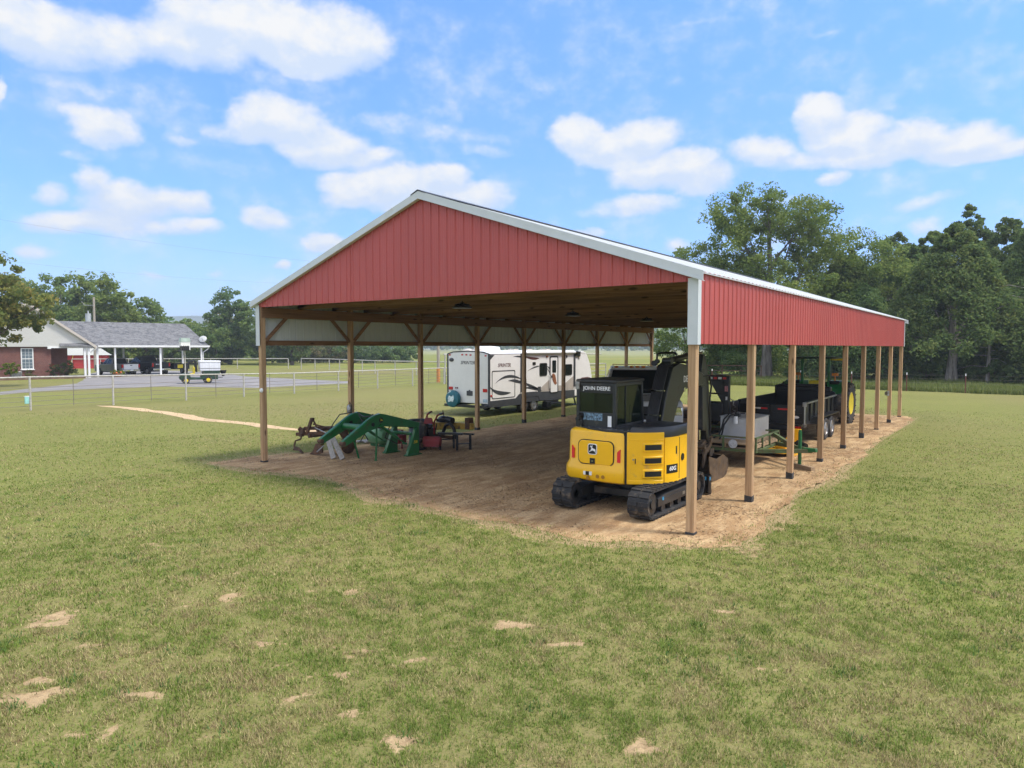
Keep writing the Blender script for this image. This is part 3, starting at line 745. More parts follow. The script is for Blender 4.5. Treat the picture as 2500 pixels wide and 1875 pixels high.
for k in range(3):
    mb.tube([(.0+.02*k+.13*math.cos(a)*.8, -.03-.02*k, .1+.2*math.sin(a)) for a in np.linspace(.5, 5.8, 18)], .009)
P('cord', mb, mk('yellow_cord', (.5,.3,.03), .6), t)
P('hose', MB().tube([(.06,-.06,.28),(.12,-.1,.36),(.2,-.1,.25),(.16,-.1,-.05),(.02,-.04,-.3),(-.03,-.02,-.8)], .01), MT['hose'], t)
P('strap', MB().bb(-.08,.1,-.012,.0,.12,.15), MT['black'], t)
# ------------------------------------------------------------------ helpers for machines
def rrect(x0, x1, z0, z1, r, k=5):
    o = []
    for cx_, cz, a0 in ((x1-r,z0+r,-90),(x1-r,z1-r,0),(x0+r,z1-r,90),(x0+r,z0+r,180)):
        for i in range(k+1):
            a = R(a0+90*i/k); o.append((cx_+r*math.cos(a), cz+r*math.sin(a)))
    return o
def ring(mb, outer, inner, ax, a, b):        # extruded frame between two outlines with the same count
    n_ = len(outer)
    def m(p, t): return (t,p[0],p[1]) if ax == 'x' else (p[0],t,p[1]) if ax == 'y' else (p[0],p[1],t)
    vs = [m(p,a) for p in outer]+[m(p,a) for p in inner]+[m(p,b) for p in outer]+[m(p,b) for p in inner]
    fs = []
    for i in range(n_):
        j = (i+1) % n_
        fs += [(i,j,n_+j,n_+i),(2*n_+i,3*n_+i,3*n_+j,2*n_+j),(i,2*n_+i,2*n_+j,j),(n_+i,n_+j,3*n_+j,3*n_+i)]
    return mb.add(vs, fs)
def wheel(parent, c, r, w, rim, rr=.58, ax='x', lugs=0, side=1, dish=.3, name='wheel'):
    """tyre with a rounded shoulder, rim dish and hub; parts wheel > rim"""
    mb = MB().lathe([(rr*r,-w*.42),(r*.9,-w*.5),(r*.98,-w*.4),(r,-w*.25),(r,w*.25),(r*.98,w*.4),(r*.9,w*.5),(rr*r,w*.42)], c, ax, 30, True)
    if lugs:
        for k in range(lugs):
            for s in (-1,1):
                a = 2*math.pi*(k+(.5 if s > 0 else 0))/lugs; a2 = a+.28
                p = [V((0, math.cos(a)*r*1.0, math.sin(a)*r*1.0)), V((s*w*.5, math.cos(a2)*r*.965, math.sin(a2)*r*.965))]
                mb.beam(p[0]+V(c), p[1]+V(c), .05, .07, up=(0, math.cos((a+a2)/2), math.sin((a+a2)/2)))
    o = P(name, mb, MT['rubber'], parent, angle=40)
    f = side*w*.42; e = side*w*(.42-dish)
    m2 = MB().lathe([(rr*r,f),(rr*r*.94,f+side*.012),(rr*r*.88,f-side*.01),(rr*r*.8,e),(rr*r*.35,e+side*.02),(rr*r*.3,e+side*.05),(rr*r*.18,e+side*.06),(0,e+side*.06)], c, ax, 26)
    m2.lathe([(rr*r,-f),(rr*r*.9,-f),(rr*r*.8,-f*.5),(0,-f*.5)], c, ax, 20)
    for k in range(6):
        a = 2*math.pi*k/6; q = rr*r*.25
        d = (0, q*math.cos(a), q*math.sin(a)) if ax == 'x' else (q*math.cos(a), 0, q*math.sin(a))
        p = V(c)+V(d); h = V((side,0,0)) if ax == 'x' else V((0,side,0))
        m2.cyl(p+h*abs(e)*(1 if side*e > 0 else -1), p+h*((e*side)+.075), .012*max(1,r/.4), n=6)
    P('rim', m2, rim, o, angle=40)
    return o
def shifted(mb, dx, dy, dz): return mb.xf(Matrix.Translation((dx,dy,dz)))

# ------------------------------------------------------------------ yellow compact excavator (local origin at the swing centre)
ex = thing('excavator', 'yellow compact excavator with dark cab on rubber tracks behind the front right post', 'excavator', (-1.84,1.55,.012))
for s in (-1, 1):
    x0, x1 = (.57,.975) if s > 0 else (-1.05,-.63)
    r = .265; L0, L1 = -1.12, 1.06; zc = .285
    def loop(rad, k=14):
        o = [(L0+rad*math.cos(R(90+180*i/k)), zc+rad*math.sin(R(90+180*i/k))) for i in range(k+1)]
        o += [(L1+rad*math.cos(R(-90+180*i/k)), zc+rad*math.sin(R(-90+180*i/k))) for i in range(k+1)]
        return o
    mb = MB(); ring(mb, loop(r), loop(r-.045), 'x', x0, x1)
    # cleats
    per = 2*(L1-L0)+2*math.pi*r; nk = 40
    for k in range(nk):
        t = per*k/nk
        if t < L1-L0: p, d = (L0+t, zc-r), (0,-1)
        elif t < L1-L0+math.pi*r: a = -math.pi/2+(t-(L1-L0))/r; p, d = (L1+r*math.cos(a), zc+r*math.sin(a)), (math.cos(a), math.sin(a))
        elif t < 2*(L1-L0)+math.pi*r: p, d = (L1-(t-(L1-L0)-math.pi*r), zc+r), (0,1)
        else: a = math.pi/2+(t-2*(L1-L0)-math.pi*r)/r; p, d = (L0+r*math.cos(a), zc+r*math.sin(a)), (math.cos(a), math.sin(a))
        for xa, xb, sh in ((x0,(x0+x1)/2-.015,0),((x0+x1)/2+.015,x1,.5)):
            q = (p[0]+d[0]*.004, p[1]+d[1]*.004)
            mb.beam((xa,q[0],q[1]), (xb,q[0],q[1]), .075 if sh else .07, .034, up=(0,d[0],d[1]))
    tr = P('track', mb, MT['rubber'], ex, angle=30)
    xo = x1 if s > 0 else x0; xi = x0 if s > 0 else x1
    fr = MB().prism([(-.92,.2),(.9,.2),(.9,.35),(.6,.4),(-.6,.4),(-.92,.36)], 'x', xo-s*.015, xi+s*.02)
    fr.prism([(-.7,.33),(.72,.33),(.72,.345),(-.7,.345)], 'x', xo-s*.015, xo-s*.002)
    tf = P('track_frame', fr, MT['dark'], ex, bevel=.01)
    mb = MB()
    for y, nm_ in ((L0,'sprocket'),(L1,'idler')):
        P(nm_, MB().cyl((xi+s*.03,y,zc),(xo-s*.05,y,zc), .2, n=26).cyl((xi+s*.03,y,zc),(xo-s*.02,y,zc), .09, n=18), MT['dark'], tf)
    for y in (-.6,-.22,.15,.52): P('track_roller', MB().cyl((xi+s*.05,y,.13),(xo-s*.06,y,.13), .085, n=14), MT['dark'], tf)
    P('frame_plate', MB().bb(min(xo-s*.013,xo-s*.008), max(xo-s*.013,xo-s*.008), .18,.3,.25,.31), MT['steel'], tf)
    P('tension_sticker', MB().bb(min(xo-s*.013,xo-s*.009), max(xo-s*.013,xo-s*.009), -.75,-.68,.3,.36), MT['blue'], tf)
P('undercarriage', MB().bb(-.6,.6,-.55,.55,.22,.36).cyl((0,0,.36),(0,0,.56),.42,n=28).bb(-.3,.3,.5,1.2,.25,.34), MT['dark'], ex, bevel=.01)
bl = P('dozer_blade', MB().prism([(1.62,.03),(1.68,.0),(1.72,.03),(1.66,.22),(1.72,.4),(1.68,.42),(1.61,.24)], 'x', -.98,.98).bb(.95,.975,1.55,1.71,.03,.4), MT['black'], ex)
P('blade_arm', MB().beam((-.45,.5,.3),(-.45,1.62,.2),.1,.12).beam((.45,.5,.3),(.45,1.62,.2),.1,.12), MT['dark'], ex)
P('blade_sticker', MB().bb(.8,.9,1.59,1.604,.3,.37).bb(.976,.979,1.6,1.68,.3,.37), MT['blue'], bl)
# house: plan outline of the turntable body, right rear quarter is an arc round the swing centre
def arc(a0, a1, r, k): return [(r*math.cos(R(a0+(a1-a0)*i/k)), r*math.sin(R(a0+(a1-a0)*i/k))) for i in range(k+1)]
RR = .97
def plan(r, y1):
    left = [(-1.04, y1),(-1.06,-.45),(-1.05,-.72),(-1.01,-.87),(-.90,-.965)]
    rear = [(-.45*r/RR,-1.0*r/RR),(-.1*r/RR,-1.02*r/RR),(.2*r/RR,-.99*r/RR)]
    return left, rear
def skin(name, outl, z0, z1, mt, parent, bevel=.03, lip=0):
    return P(name, MB().prism(outl, 'z', z0, z1), mt, parent, bevel=bevel)
left, rear = plan(RR, .25)
seam = (.27,-.95)
cw_out = left+rear+[seam,(.2,-.4),(-.5,-.3)]
# counterweight with the flared lower lip
mb = MB()
lay = [(.53,.93),(.56,1.0),(.66,1.025),(.80,1.02),(.9,.975),(1.45,.965),(1.5,.95),(1.535,.9)]
n_ = len(cw_out)
vs = []
for z, k in lay:
    for i, p in enumerate(cw_out):
        fixed = i >= n_-2
        vs.append((p[0] if fixed else p[0]*k, p[1] if fixed else p[1]*k, z+(.10*(1-min(1,abs(p[0])/.95))*0)))
fs = []
for L in range(len(lay)-1):
    for i in range(n_):
        j = (i+1) % n_; fs.append((L*n_+i, L*n_+j, (L+1)*n_+j, (L+1)*n_+i))
fs += [tuple(range(n_-1,-1,-1)), tuple(range((len(lay)-1)*n_, len(lay)*n_))]
mb.add(vs, fs)
cw = P('counterweight', mb, MT['yellow'], ex, bevel=.012, angle=50)
# rear hatch: raised rounded panel with a dark joint round it, following the rear face
def onrear(pts, y, depth):
    return MB().prism(pts, 'y', y, y+depth)
ho = rrect(-.70,.08,.86,1.34,.11); hi = rrect(-.685,.065,.875,1.325,.1)
P('hatch_joint', onrear(ho, -.995, .06), MT['black'], cw)
hp = P('rear_hatch', onrear(hi, -1.008, .07), MT['yellow'], cw, bevel=.012)
P('latch', MB().bb(-.425,-.315,-1.022,-1.0,.885,.99), MT['black'], hp, bevel=.004)
P('keyhole', MB().cyl((-.365,-1.022,.935),(-.365,-1.032,.935),.014,n=10), MT['chrome'], hp)
em = P('emblem', onrear(rrect(-.47,-.27,1.06,1.27,.045), -1.016, .01), MT['sign'], hp)
P('emblem_field', onrear(rrect(-.455,-.285,1.075,1.255,.035), -1.021, .006), MT['black'], em)
deer = [(-.44,1.10),(-.425,1.128),(-.40,1.14),(-.398,1.165),(-.385,1.175),(-.392,1.20),(-.41,1.205),(-.418,1.198),(-.42,1.21),(-.40,1.222),(-.405,1.24),(-.398,1.24),(-.39,1.222),(-.372,1.225),(-.366,1.24),(-.36,1.24),(-.362,1.22),(-.374,1.21),(-.366,1.19),(-.35,1.178),(-.325,1.174),(-.305,1.165),(-.296,1.15),(-.30,1.13),(-.29,1.11),(-.292,1.09),(-.30,1.105),(-.315,1.125),(-.33,1.13),(-.35,1.14),(-.37,1.138),(-.385,1.13),(-.40,1.125),(-.415,1.115)]
P('emblem_deer', onrear(deer, -1.025, .005), MT['sign'], em)
for x in (-.835,.175):
    q = .03
    P('reflector', MB().prism([(x-q,.95),(x+q,.95),(x+q,1.2 if x > 0 else 1.14),(x-q,1.14 if x > 0 else 1.2)], 'y', -.985 if x > 0 else -.96, -.9 if x > 0 else -.88), MT['redtape'], cw)
mb = MB()
for x, y in ((-.76,-.94),(-.66,-.985),(-.46,-1.03),(-.24,-1.045),(-.12,-1.045)):
    mb.cyl((x,y+.08,.655 if x not in (-.46,) else .60),(x,y-.005,.655 if x not in (-.46,) else .60),.036,n=18)
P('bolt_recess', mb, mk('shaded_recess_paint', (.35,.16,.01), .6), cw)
for xw in (-.55,-.42): P('warning_sticker', MB().bb(xw,xw+.05,-1.05,-1.03,.66,.73), MT['sign'], cw)
P('warning_sticker_centre', MB().bb(-.498,-.422,-1.05,-1.03,.66,.73), MT['black'], cw)
# right engine panel on the arc
a_s = math.degrees(math.atan2(-.90,.30)); 
def sector(r, a0, a1, z0, z1, th, k=14):
    return MB().prism(arc(a0, a1, r, k)+arc(a1, a0, r-th, k), 'z', z0, z1)
AS = -72.0; AE = -27.5
P('panel_joint', sector(RR-.02, AS-3, 3, .55, 1.5, .12), MT['black'], ex)
sp = P('engine_panel', sector(RR, AS+.8, AE-.3, .545, 1.525, .06), MT['yellow'], ex, bevel=.014)
sp2 = P('side_panel', MB().prism(arc(AE+.3, 4, RR, 8)+[(.965,.5),(.9,.5),(.9,0)]+arc(4, AE+.3, RR-.06, 8), 'z', .56, 1.42), MT['yellow'], ex, bevel=.02)
P('side_skirt', sector(RR+.006, AS+2, AE-1, .555, .625, .03), MT['yellow'], sp, bevel=.008)
P('upper_crease', sector(RR+.006, AS+5, AE-1, 1.375, 1.395, .03), MT['yellow'], sp, bevel=.006)
A0, A1 = -51.5, -32.5
for z in (.70,.95,1.2):
    # vent: bevelled surround and dark louvre
    P('vent_surround', sector(RR+.022, A0-2.5, A1+2.5, z-.035, z+.135, .05), MT['yellow'], sp, bevel=.014)
    P('vent', sector(RR+.026, A0, A1, z, z+.10, .04), MT['black'], sp)
P('panel_latch', sector(RR+.008, -65.5, -60.5, .93, 1.05, .03), MT['yellow'], sp, bevel=.004)
P('latch_slot', sector(RR+.011, -62.3, -61.2, .94, 1.04, .03), MT['black'], sp)
P('latch_key', MB().cyl((.425,-.87,1.02),(.435,-.89,1.02),.016,n=10), MT['steel'], sp)
md = P('model_plate', sector(RR+.004, -24.5, -5, .735, .90, .03).xf(Matrix.Translation((0,0,0))), MT['black'], sp2)
c_ = R(-15); 
P('model_lettering', text('60G', .115, FR(((RR+.006)*math.cos(c_),(RR+.006)*math.sin(c_),.82), (math.cos(c_+math.pi/2),math.sin(c_+math.pi/2),0), (0,0,1)), .15, .003, 1.0), MT['sign'], md)
P('side_emblem', MB().cyl((.972,.14,1.0),(.98,.14,1.0),.07,n=20), MT['black'], sp2)
P('side_slot', sector(RR+.004, -9, -6.5, 1.09, 1.24, .03), MT['black'], sp2)
P('fuel_seam', MB().bb(.966,.972,-.02,.0,.6,1.4), MT['black'], sp2)
# dark deck and hood
P('deck', MB().prism([(-.9,.6),(-.9,-.5),(-.8,-.74),(-.55,-.9),(-.1,-.96),(.25,-.925)]+arc(-74, -20, .94, 10)+[(.93,.45),(.2,.6)], 'z', 1.5, 1.555), MT['dark'], ex, bevel=.02)
hood = [(.27,-.75)]+arc(-68, 0, .955, 14)+[(.955,.5),(.3,.5)]
vs = []; hl = [(1.43,1.0),(1.5,1.0),(1.58,.975),(1.625,.92),(1.64,.8)]
hc = (.55,-.1)
for z, k in hl: vs += [(hc[0]+(p[0]-hc[0])*k, hc[1]+(p[1]-hc[1])*k, z) for p in hood]
n_ = len(hood); fs = []
for L in range(len(hl)-1):
    for i in range(n_): fs.append((L*n_+i, L*n_+(i+1)%n_, (L+1)*n_+(i+1)%n_, (L+1)*n_+i))
fs += [tuple(range(n_-1,-1,-1)), tuple(range((len(hl)-1)*n_, len(hl)*n_))]
P('hood', MB().add(vs, fs).bb(-.0,.0,0,0,0,0) if False else MB().add(vs, fs), MT['dark'], ex, bevel=.006, angle=45)
mb = MB()
for a in (-86,-78,-70,-60,-50,-40): mb.cyl((.87*math.cos(R(a)),.87*math.sin(R(a)),1.55),(.87*math.cos(R(a)),.87*math.sin(R(a)),1.565),.012,n=8)
for x in (-.75,-.55,-.3,-.05): mb.cyl((x,-.86+.1*abs(x+.2),1.55),(x,-.86+.1*abs(x+.2),1.568),.012,n=8)
P('deck_bolts', mb, MT['chrome'], ex)
P('exhaust', MB().tube([(-.78,-.72,1.55),(-.78,-.72,1.72),(-.76,-.78,1.8)], .05, 10), MT['black'], ex)
# cab
CX0, CX1, CY0, CY1, CZ0, CZ1 = -.90, -.02, -.74, .52, 1.55, 2.46
cab = P('cab_frame', MB(), MT['dark'], ex) if False else None
mb = MB()
t = .07
for x in (CX0+t/2, CX1-t/2):
    mb.bb(x-t/2, x+t/2, CY0, CY0+t*1.1, CZ0, CZ1-.03)
    mb.beam((x,CY1-.04,CZ0),(x,CY1-.1,CZ1-.05), t*.8, t*.9, up=(0,1,0))
    mb.bb(x-t*.3, x+t*.3, CY0+.08, CY1-.06, CZ0, CZ0+.06)
    mb.bb(x-t*.4, x+t*.4, CY0+.08, CY1-.1, CZ1-.1, CZ1-.035)
mb.bb(CX0+t, CX1-t, CY0, CY0+t*.9, CZ0, CZ0+.30); mb.bb(CX0+t, CX1-t, CY0, CY0+t*.9, CZ1-.09, CZ1-.035)
mb.bb(CX0+t, CX1-t, CY1-.11, CY1-.06, CZ1-.1, CZ1-.035); mb.bb(CX0+t, CX1-t, CY1-.08, CY1-.03, CZ0, CZ0+.1)
mb.bb(CX1-.05, CX1-.02, CY0+.46, CY0+.475, CZ0+.06, CZ1-.1)
cabf = P('cab', mb, MT['dark'], ex, bevel=.012)
P('roof', MB().prism(rrect(CX0-.02, CX1+.02, CY0-.03, CY1-.02, .07, 4), 'z', CZ1-.035, CZ1+.03), MT['dark'], cabf, bevel=.02)
P('rear_glass', MB().bb(CX0+t, CX1-t, CY0+.012, CY0+.018, CZ0+.3, CZ1-.09), MT['cabglass'], cabf)
P('side_glass', MB().bb(CX1-.045, CX1-.04, CY0+.077, CY1-.09, CZ0+.06, CZ1-.1), MT['cabglass'], cabf)
P('left_glass', MB().bb(CX0+.04, CX0+.045, CY0+.077, CY1-.09, CZ0+.06, CZ1-.1), MT['cabglass'], cabf)
P('front_glass', MB().bb(CX0+t, CX1-t, CY1-.07, CY1-.065, CZ0+.1, CZ1-.1), MT['cabglass'], cabf)
P('top_tint', MB().bb(CX0+t, CX1-t, CY0+.004, CY0+.011, CZ1-.235, CZ1-.085), MT['black'], cabf)
P('maker_lettering', text('JOHN DEERE', .105, FR(((CX0+CX1)/2+.02, CY0-.001, CZ1-.145), (1,0,0), (0,0,1)), 0, .003, 1.0), MT['sign'], cabf)
mb = MB()
for i in range(4):
    mb.bb(CX0+.1+i*.125, CX0+.215+i*.125, CY0-.004, CY0, CZ0+.14, CZ0+.28)
P('safety_decals', mb, mk('printed_pictogram_decal', (.12,.2,.28), .5, var=.95, scale=26), cabf)
P('white_decal', MB().bb(CX1-t-.1, CX1-t-.02, CY0-.004, CY0, CZ0+.03, CZ0+.24), MT['sign'], cabf)
P('work_light', MB().bb(CX0-.005, CX0+.09, CY0-.035, CY0-.005, CZ1-.17, CZ1-.02), MT['steel'], cabf, bevel=.006)
P('rear_intake', MB().cyl((CX0+.05,CY0-.045,CZ0+.15),(CX0+.05,CY0+.0,CZ0+.15),.05,n=16).bb(CX0+.02,CX0+.16,CY0-.05,CY0-.0,CZ0+.0,CZ0+.12), MT['black'], cabf, bevel=.01)
st = MB().bb(-.66,-.24,-.42,0.02,1.62,1.78).bb(-.66,-.24,-.5,-.38,1.75,2.2).bb(-.58,-.32,-.5,-.42,2.2,2.36)
P('operator_seat', st, MT['charcoal'], cabf, bevel=.04)
P('control_levers', MB().tube([(-.75,.1,1.6),(-.75,.14,1.95)],.03).tube([(-.15,.1,1.6),(-.15,.14,1.95)],.03), MT['black'], cabf)
# boom, stick, bucket: swing boom a little right of centre
BX = .17; bw = .115
boom = [(.75,1.05),(1.0,.95),(1.25,1.25),(1.75,1.72),(2.15,1.86),(3.05,1.2+.05)]
bo = [(.72,1.22),(.60,1.42),(.82,1.95),(1.15,2.62),(1.45,2.86),(1.8,2.93)]
outline = [(.72,1.10),(.95,1.02),(1.12,1.35),(1.55,2.05),(1.85,2.28),(2.15,2.36),(2.95,2.36),(3.07,2.42),(3.07,2.55),(2.95,2.64),(2.2,2.83),(1.55,2.90),(1.22,2.82),(.95,2.35),(.66,1.60),(.62,1.25)]
outline = [(y-.0, z-.12) for y, z in outline]
bm_ = P('boom', MB().prism(outline, 'x', BX-bw, BX+bw), MT['olive'], ex, bevel=.02)
P('boom_foot', MB().bb(BX-.26,BX+.26,.52,.95,.55,.8).bb(BX-.2,BX-.13,.6,.9,.8,1.3).bb(BX+.13,BX+.2,.6,.9,.8,1.3).cyl((BX-.22,.78,1.14),(BX+.22,.78,1.14),.06), MT['dark'], ex, bevel=.01)
mb = MB()
for k in range(7):
    x = BX-.17+k*.036
    mb.tube([(x,.55,1.35),(x,.62,1.75),(x,.88,2.3),(x,1.12,2.72),(x+.02,1.45,2.85),(x+.03,2.1,2.78)], .022, 6)
P('hydraulic_hoses', mb, MT['hose'], bm_)
mb = MB()
for y, z in ((.66,1.72),(.86,2.22)): mb.beam((BX-.24,y-.06,z),(BX+.12,y-.06,z),.03,.03)
P('hose_clamps', mb, MT['chrome'], bm_)
P('lift_cylinder', MB().cyl((BX+.0,1.05,.95),(BX+.0,1.5,1.72),.062,n=16), MT['olive'], bm_)
P('lift_rod', MB().cyl((BX+.0,1.5,1.72),(BX+.0,1.82,2.2),.034,n=14).cyl((BX-.14,1.82,2.2),(BX+.14,1.82,2.2),.05,n=14), MT['chrome'], bm_)
P('boom_lettering', text('DEERE', .2, FR((BX+bw+.002,2.08,2.42), (0,1,0), (0,0,1)), 0, .003, 1.0), MT['sign'], bm_)
P('arm_cylinder', MB().cyl((BX,1.15,2.82),(BX,2.5,2.95),.065,n=16).cyl((BX-.1,1.2,2.83),(BX+.1,1.2,2.83),.07,n=14), MT['olive'], bm_)
P('arm_rod', MB().cyl((BX,2.5,2.95),(BX,3.1,2.98),.035,n=12), MT['chrome'], bm_)
P('boom_guard', MB().tube([(BX-.2,1.1,2.8),(BX-.2,1.12,2.97),(BX-.16,1.2,3.0),(BX-.14,1.9,3.0),(BX-.12,1.95,2.95)], .022), MT['black'], bm_)
P('boom_lamp', MB().cyl((BX-.26,1.08,2.78),(BX-.26,1.16,2.78),.06,n=14).cyl((BX-.16,1.0,2.82),(BX-.16,1.07,2.82),.05,n=14), MT['black'], bm_)
so_ = [(2.9,2.62),(3.02,3.02),(3.14,3.04),(3.3,2.75),(3.42,2.35),(3.55,1.5),(3.56,.98),(3.45,.93),(3.36,1.02),(3.18,1.6),(2.98,2.2),(2.84,2.4)]
so_ = [(y-.02, z-.08) for y, z in so_]
sk = P('stick', MB().prism(so_, 'x', BX-.085, BX+.085), MT['olive'], ex, bevel=.016)
P('stick_plate', MB().prism([(2.95,1.2),(3.16,1.15),(3.08,2.2),(2.9,2.2)], 'x', BX-.12,BX+.12), MT['dark'], sk, bevel=.01)
P('bucket_cylinder', MB().cyl((BX,3.0,2.55),(BX,3.02,1.45),.055,n=14).bb(BX-.09,BX+.09,2.9,3.08,2.5,2.62), MT['black'], sk)
P('bucket_rod', MB().cyl((BX,3.02,1.45),(BX,3.06,.95),.03,n=12), MT['chrome'], sk)
P('stick_hose', MB().tube([(BX+.1,2.95,2.45),(BX+.13,3.3,2.45),(BX+.13,3.44,2.2),(BX+.12,3.38,1.9),(BX+.11,3.46,1.5),(BX+.1,3.5,1.0)], .022), MT['hose'], sk)
P('stick_pipe', MB().tube([(BX+.105,3.42,1.75),(BX+.105,3.5,1.25)], .016), MT['bucket'], sk)
lk = MB().prism([(3.5,.93),(3.58,.86),(3.38,.68),(3.2,.62),(3.1,.42),(3.0,.3),(2.98,.36),(3.04,.6),(3.14,.74),(3.36,.8)], 'x', BX+.1, BX+.135)
lk.prism([(3.5,.93),(3.58,.86),(3.38,.68),(3.2,.62),(3.1,.42),(3.0,.3),(2.98,.36),(3.04,.6),(3.14,.74),(3.36,.8)], 'x', BX-.135, BX-.1)
lk.cyl((BX-.15,3.5,.9),(BX+.15,3.5,.9),.07,n=14).cyl((BX-.15,3.06,.78),(BX+.15,3.06,.78),.05,n=12).beam((BX,3.06,.8),(BX,3.5,.92),.1,.09)
P('bucket_linkage', lk, MT['bucket'], sk)
# bucket, mouth towards the machine's front, cutting edge down
prof = [(2.68,.42),(2.64,.22),(2.78,.04),(3.05,-.01),(3.5,-.01),(3.78,.02)]
mb = MB(); wB = .33
def th(p, q): return q
vs = []; 
inner = [(2.71,.41),(2.675,.23),(2.80,.065),(3.06,.018),(3.5,.016),(3.78,.03)]
poly = prof+inner[::-1]
mb.prism(poly, 'x', BX-wB, BX+wB)
side = [(2.64,.22),(2.68,.42),(3.0,.55),(3.45,.5),(3.95,.62),(3.9,.3),(3.78,.02),(3.5,-.01),(3.05,-.01),(2.78,.04)]
mb.prism(side, 'x', BX+wB, BX+wB+.022); mb.prism(side, 'x', BX-wB-.022, BX-wB)
mb.prism([(2.68,.42),(2.71,.4),(3.02,.53),(3.0,.56)], 'x', BX-wB, BX+wB)
for k in range(5):
    x = BX-wB+.05+k*(2*wB-.1)/4; mb.bb(x-.03,x+.03,3.74,3.92,.0,.03)
mb.bb(BX-.1,BX-.07,2.95,3.2,.5,.68); mb.bb(BX+.07,BX+.1,2.95,3.2,.5,.68)
mb.v = [(x, 6.72-y, z) for x, y, z in mb.v]
P('bucket', mb, MT['bucket'], ex, bevel=.004)

# ------------------------------------------------------------------ green front loader lying on its stands (world coordinates)
ld = thing('front_loader', 'green detached front end loader frame standing on two props under the barn', 'loader attachment', (-10.3,2.2,0), world=True)
for k, x in enumerate((-9.82,-10.72)):
    prof = [(.72,.60),(.80,.53),(1.55,.83),(1.95,.93),(2.1,.95),(3.42,.80),(3.55,.80),(3.58,.93),(2.25,1.27),(2.05,1.31),(1.82,1.27),(1.62,1.18),(.74,.68)]
    a = P('loader_arm', MB().prism(prof, 'x', x-.055, x+.055), MT['green'], ld, bevel=.012)
    P('knee_pin', MB().cyl((x-.075,1.76,1.03),(x+.075,1.76,1.03),.055,n=18), MT['black'], a)
    P('arm_tube', MB().tube([(x+.07,1.0,.80),(x+.07,1.6,1.12),(x+.07,1.85,1.25)], .022), MT['green'], a)
    P('pivot_eye', MB().cyl((x-.07,.76,.61),(x+.07,.76,.61),.06,n=16), MT['rust'], a)
    if k == 0:
        P('badge', MB().cyl((x+.056,2.06,1.13),(x+.062,2.06,1.13),.075,n=22), MT['black'], a)
        P('badge_mark', MB().prism([(2.01,1.10),(2.04,1.115),(2.05,1.14),(2.03,1.17),(2.05,1.165),(2.065,1.14),(2.10,1.135),(2.115,1.10),(2.085,1.12),(2.05,1.11)], 'x', x+.062, x+.066), MT['yrim'], a)
    ps = P('mount_post', MB().prism([(3.02,.0),(3.55,.0),(3.58,.05),(3.58,.9),(3.42,.9),(3.36,.72),(3.1,.05),(3.0,.04)], 'x', x-.02, x+.02).prism([(3.0,.04),(3.1,.05),(3.4,.78),(3.36,.82)], 'x', x+.02, x+.13).bb(x-.02,x+.14,2.98,3.58,0,.03), MT['green'], ld, bevel=.006)
    if k == 0: P('model_number', text('158', .115, FR((x+.023,3.4,.37), (0,1,0), (0,0,1)), 0, .002, 1.25), MT['yrim'], ps)
    P('lift_cylinder', MB().cyl((x+.09,2.0,.98),(x+.09,2.65,.57),.042,n=14).cyl((x+.09,2.65,.57),(x+.09,2.95,.38),.022,n=12).cyl((x-.02,2.95,.38),(x+.14,2.95,.38),.03,n=10), MT['green'], ld)
P('cross_tube', MB().cyl((-10.72,1.5,.96),(-9.82,1.5,.96),.085,n=18), MT['green'], ld)
P('cross_tube', MB().cyl((-10.72,3.3,.62),(-9.82,3.3,.62),.05,n=14), MT['green'], ld)
P('parking_stand', MB().tube([(-9.88,2.0,.98),(-9.86,1.97,.5),(-9.88,1.96,.01)], .028).beam((-9.92,1.96,.012),(-9.84,1.96,.012),.06,.02), MT['green'], ld)
P('parking_stand', MB().tube([(-10.6,1.55,.95),(-10.58,1.8,.5),(-10.55,1.93,.01)], .028), MT['green'], ld)
mb = MB()
for q in ([(-10.78,1.9,1.3),(-10.95,1.6,1.25),(-11.05,1.45,1.0),(-11.0,1.3,.85)], [(-10.6,1.95,1.3),(-10.3,1.9,1.2),(-10.1,2.0,1.22),(-9.9,2.1,1.3)], [(-10.5,1.9,1.25),(-10.25,1.85,1.05),(-10.1,1.8,.8),(-10.2,1.7,.55)], [(-9.9,1.9,1.3),(-10.0,1.7,1.1),(-10.05,1.6,.9),(-9.95,1.75,.6)], [(-9.9,2.5,.9),(-10.2,2.6,.55),(-10.0,2.9,.35)]):
    mb.tube(q, .016, 6)
P('hydraulic_hoses', mb, MT['hose'], ld)
# boards leaning on the loader
for i, (a, b2, lab) in enumerate((((-10.99,1.40,.03),(-11.42,1.55,.56),'left of two grey weathered boards leaning against the green loader'), ((-10.72,1.5,.03),(-11.30,1.62,.58),'right of two grey weathered boards leaning against the green loader'))):
    single('board', MB().beam(a, b2, .14, .04, up=(.55,-.8,.2)), MT['greyw'], lab, 'board', (-10.9,1.5,0), group='boards propped on the loader', world=True, bevel=.003)
for i, (a, b2, lab) in enumerate((((-13.0,3.95,.06),(-12.75,5.25,.06),'longer pale plank lying behind the green loader by the left posts'), ((-12.72,4.05,.06),(-12.5,5.0,.06),'shorter pale plank lying behind the green loader'))):
    single('plank', MB().beam(a, b2, .2, .045), MT['greyw'], lab, 'plank', (-12.8,4.3,0), group='planks lying by the posts', world=True, bevel=.003)
single('block', MB().beam((-13.0,4.6,.02),(-12.3,4.4,.02),.09,.04), MT['pallet'], 'small wooden bearer under the pale planks', 'block', (-12.6,4.5,0), world=True)
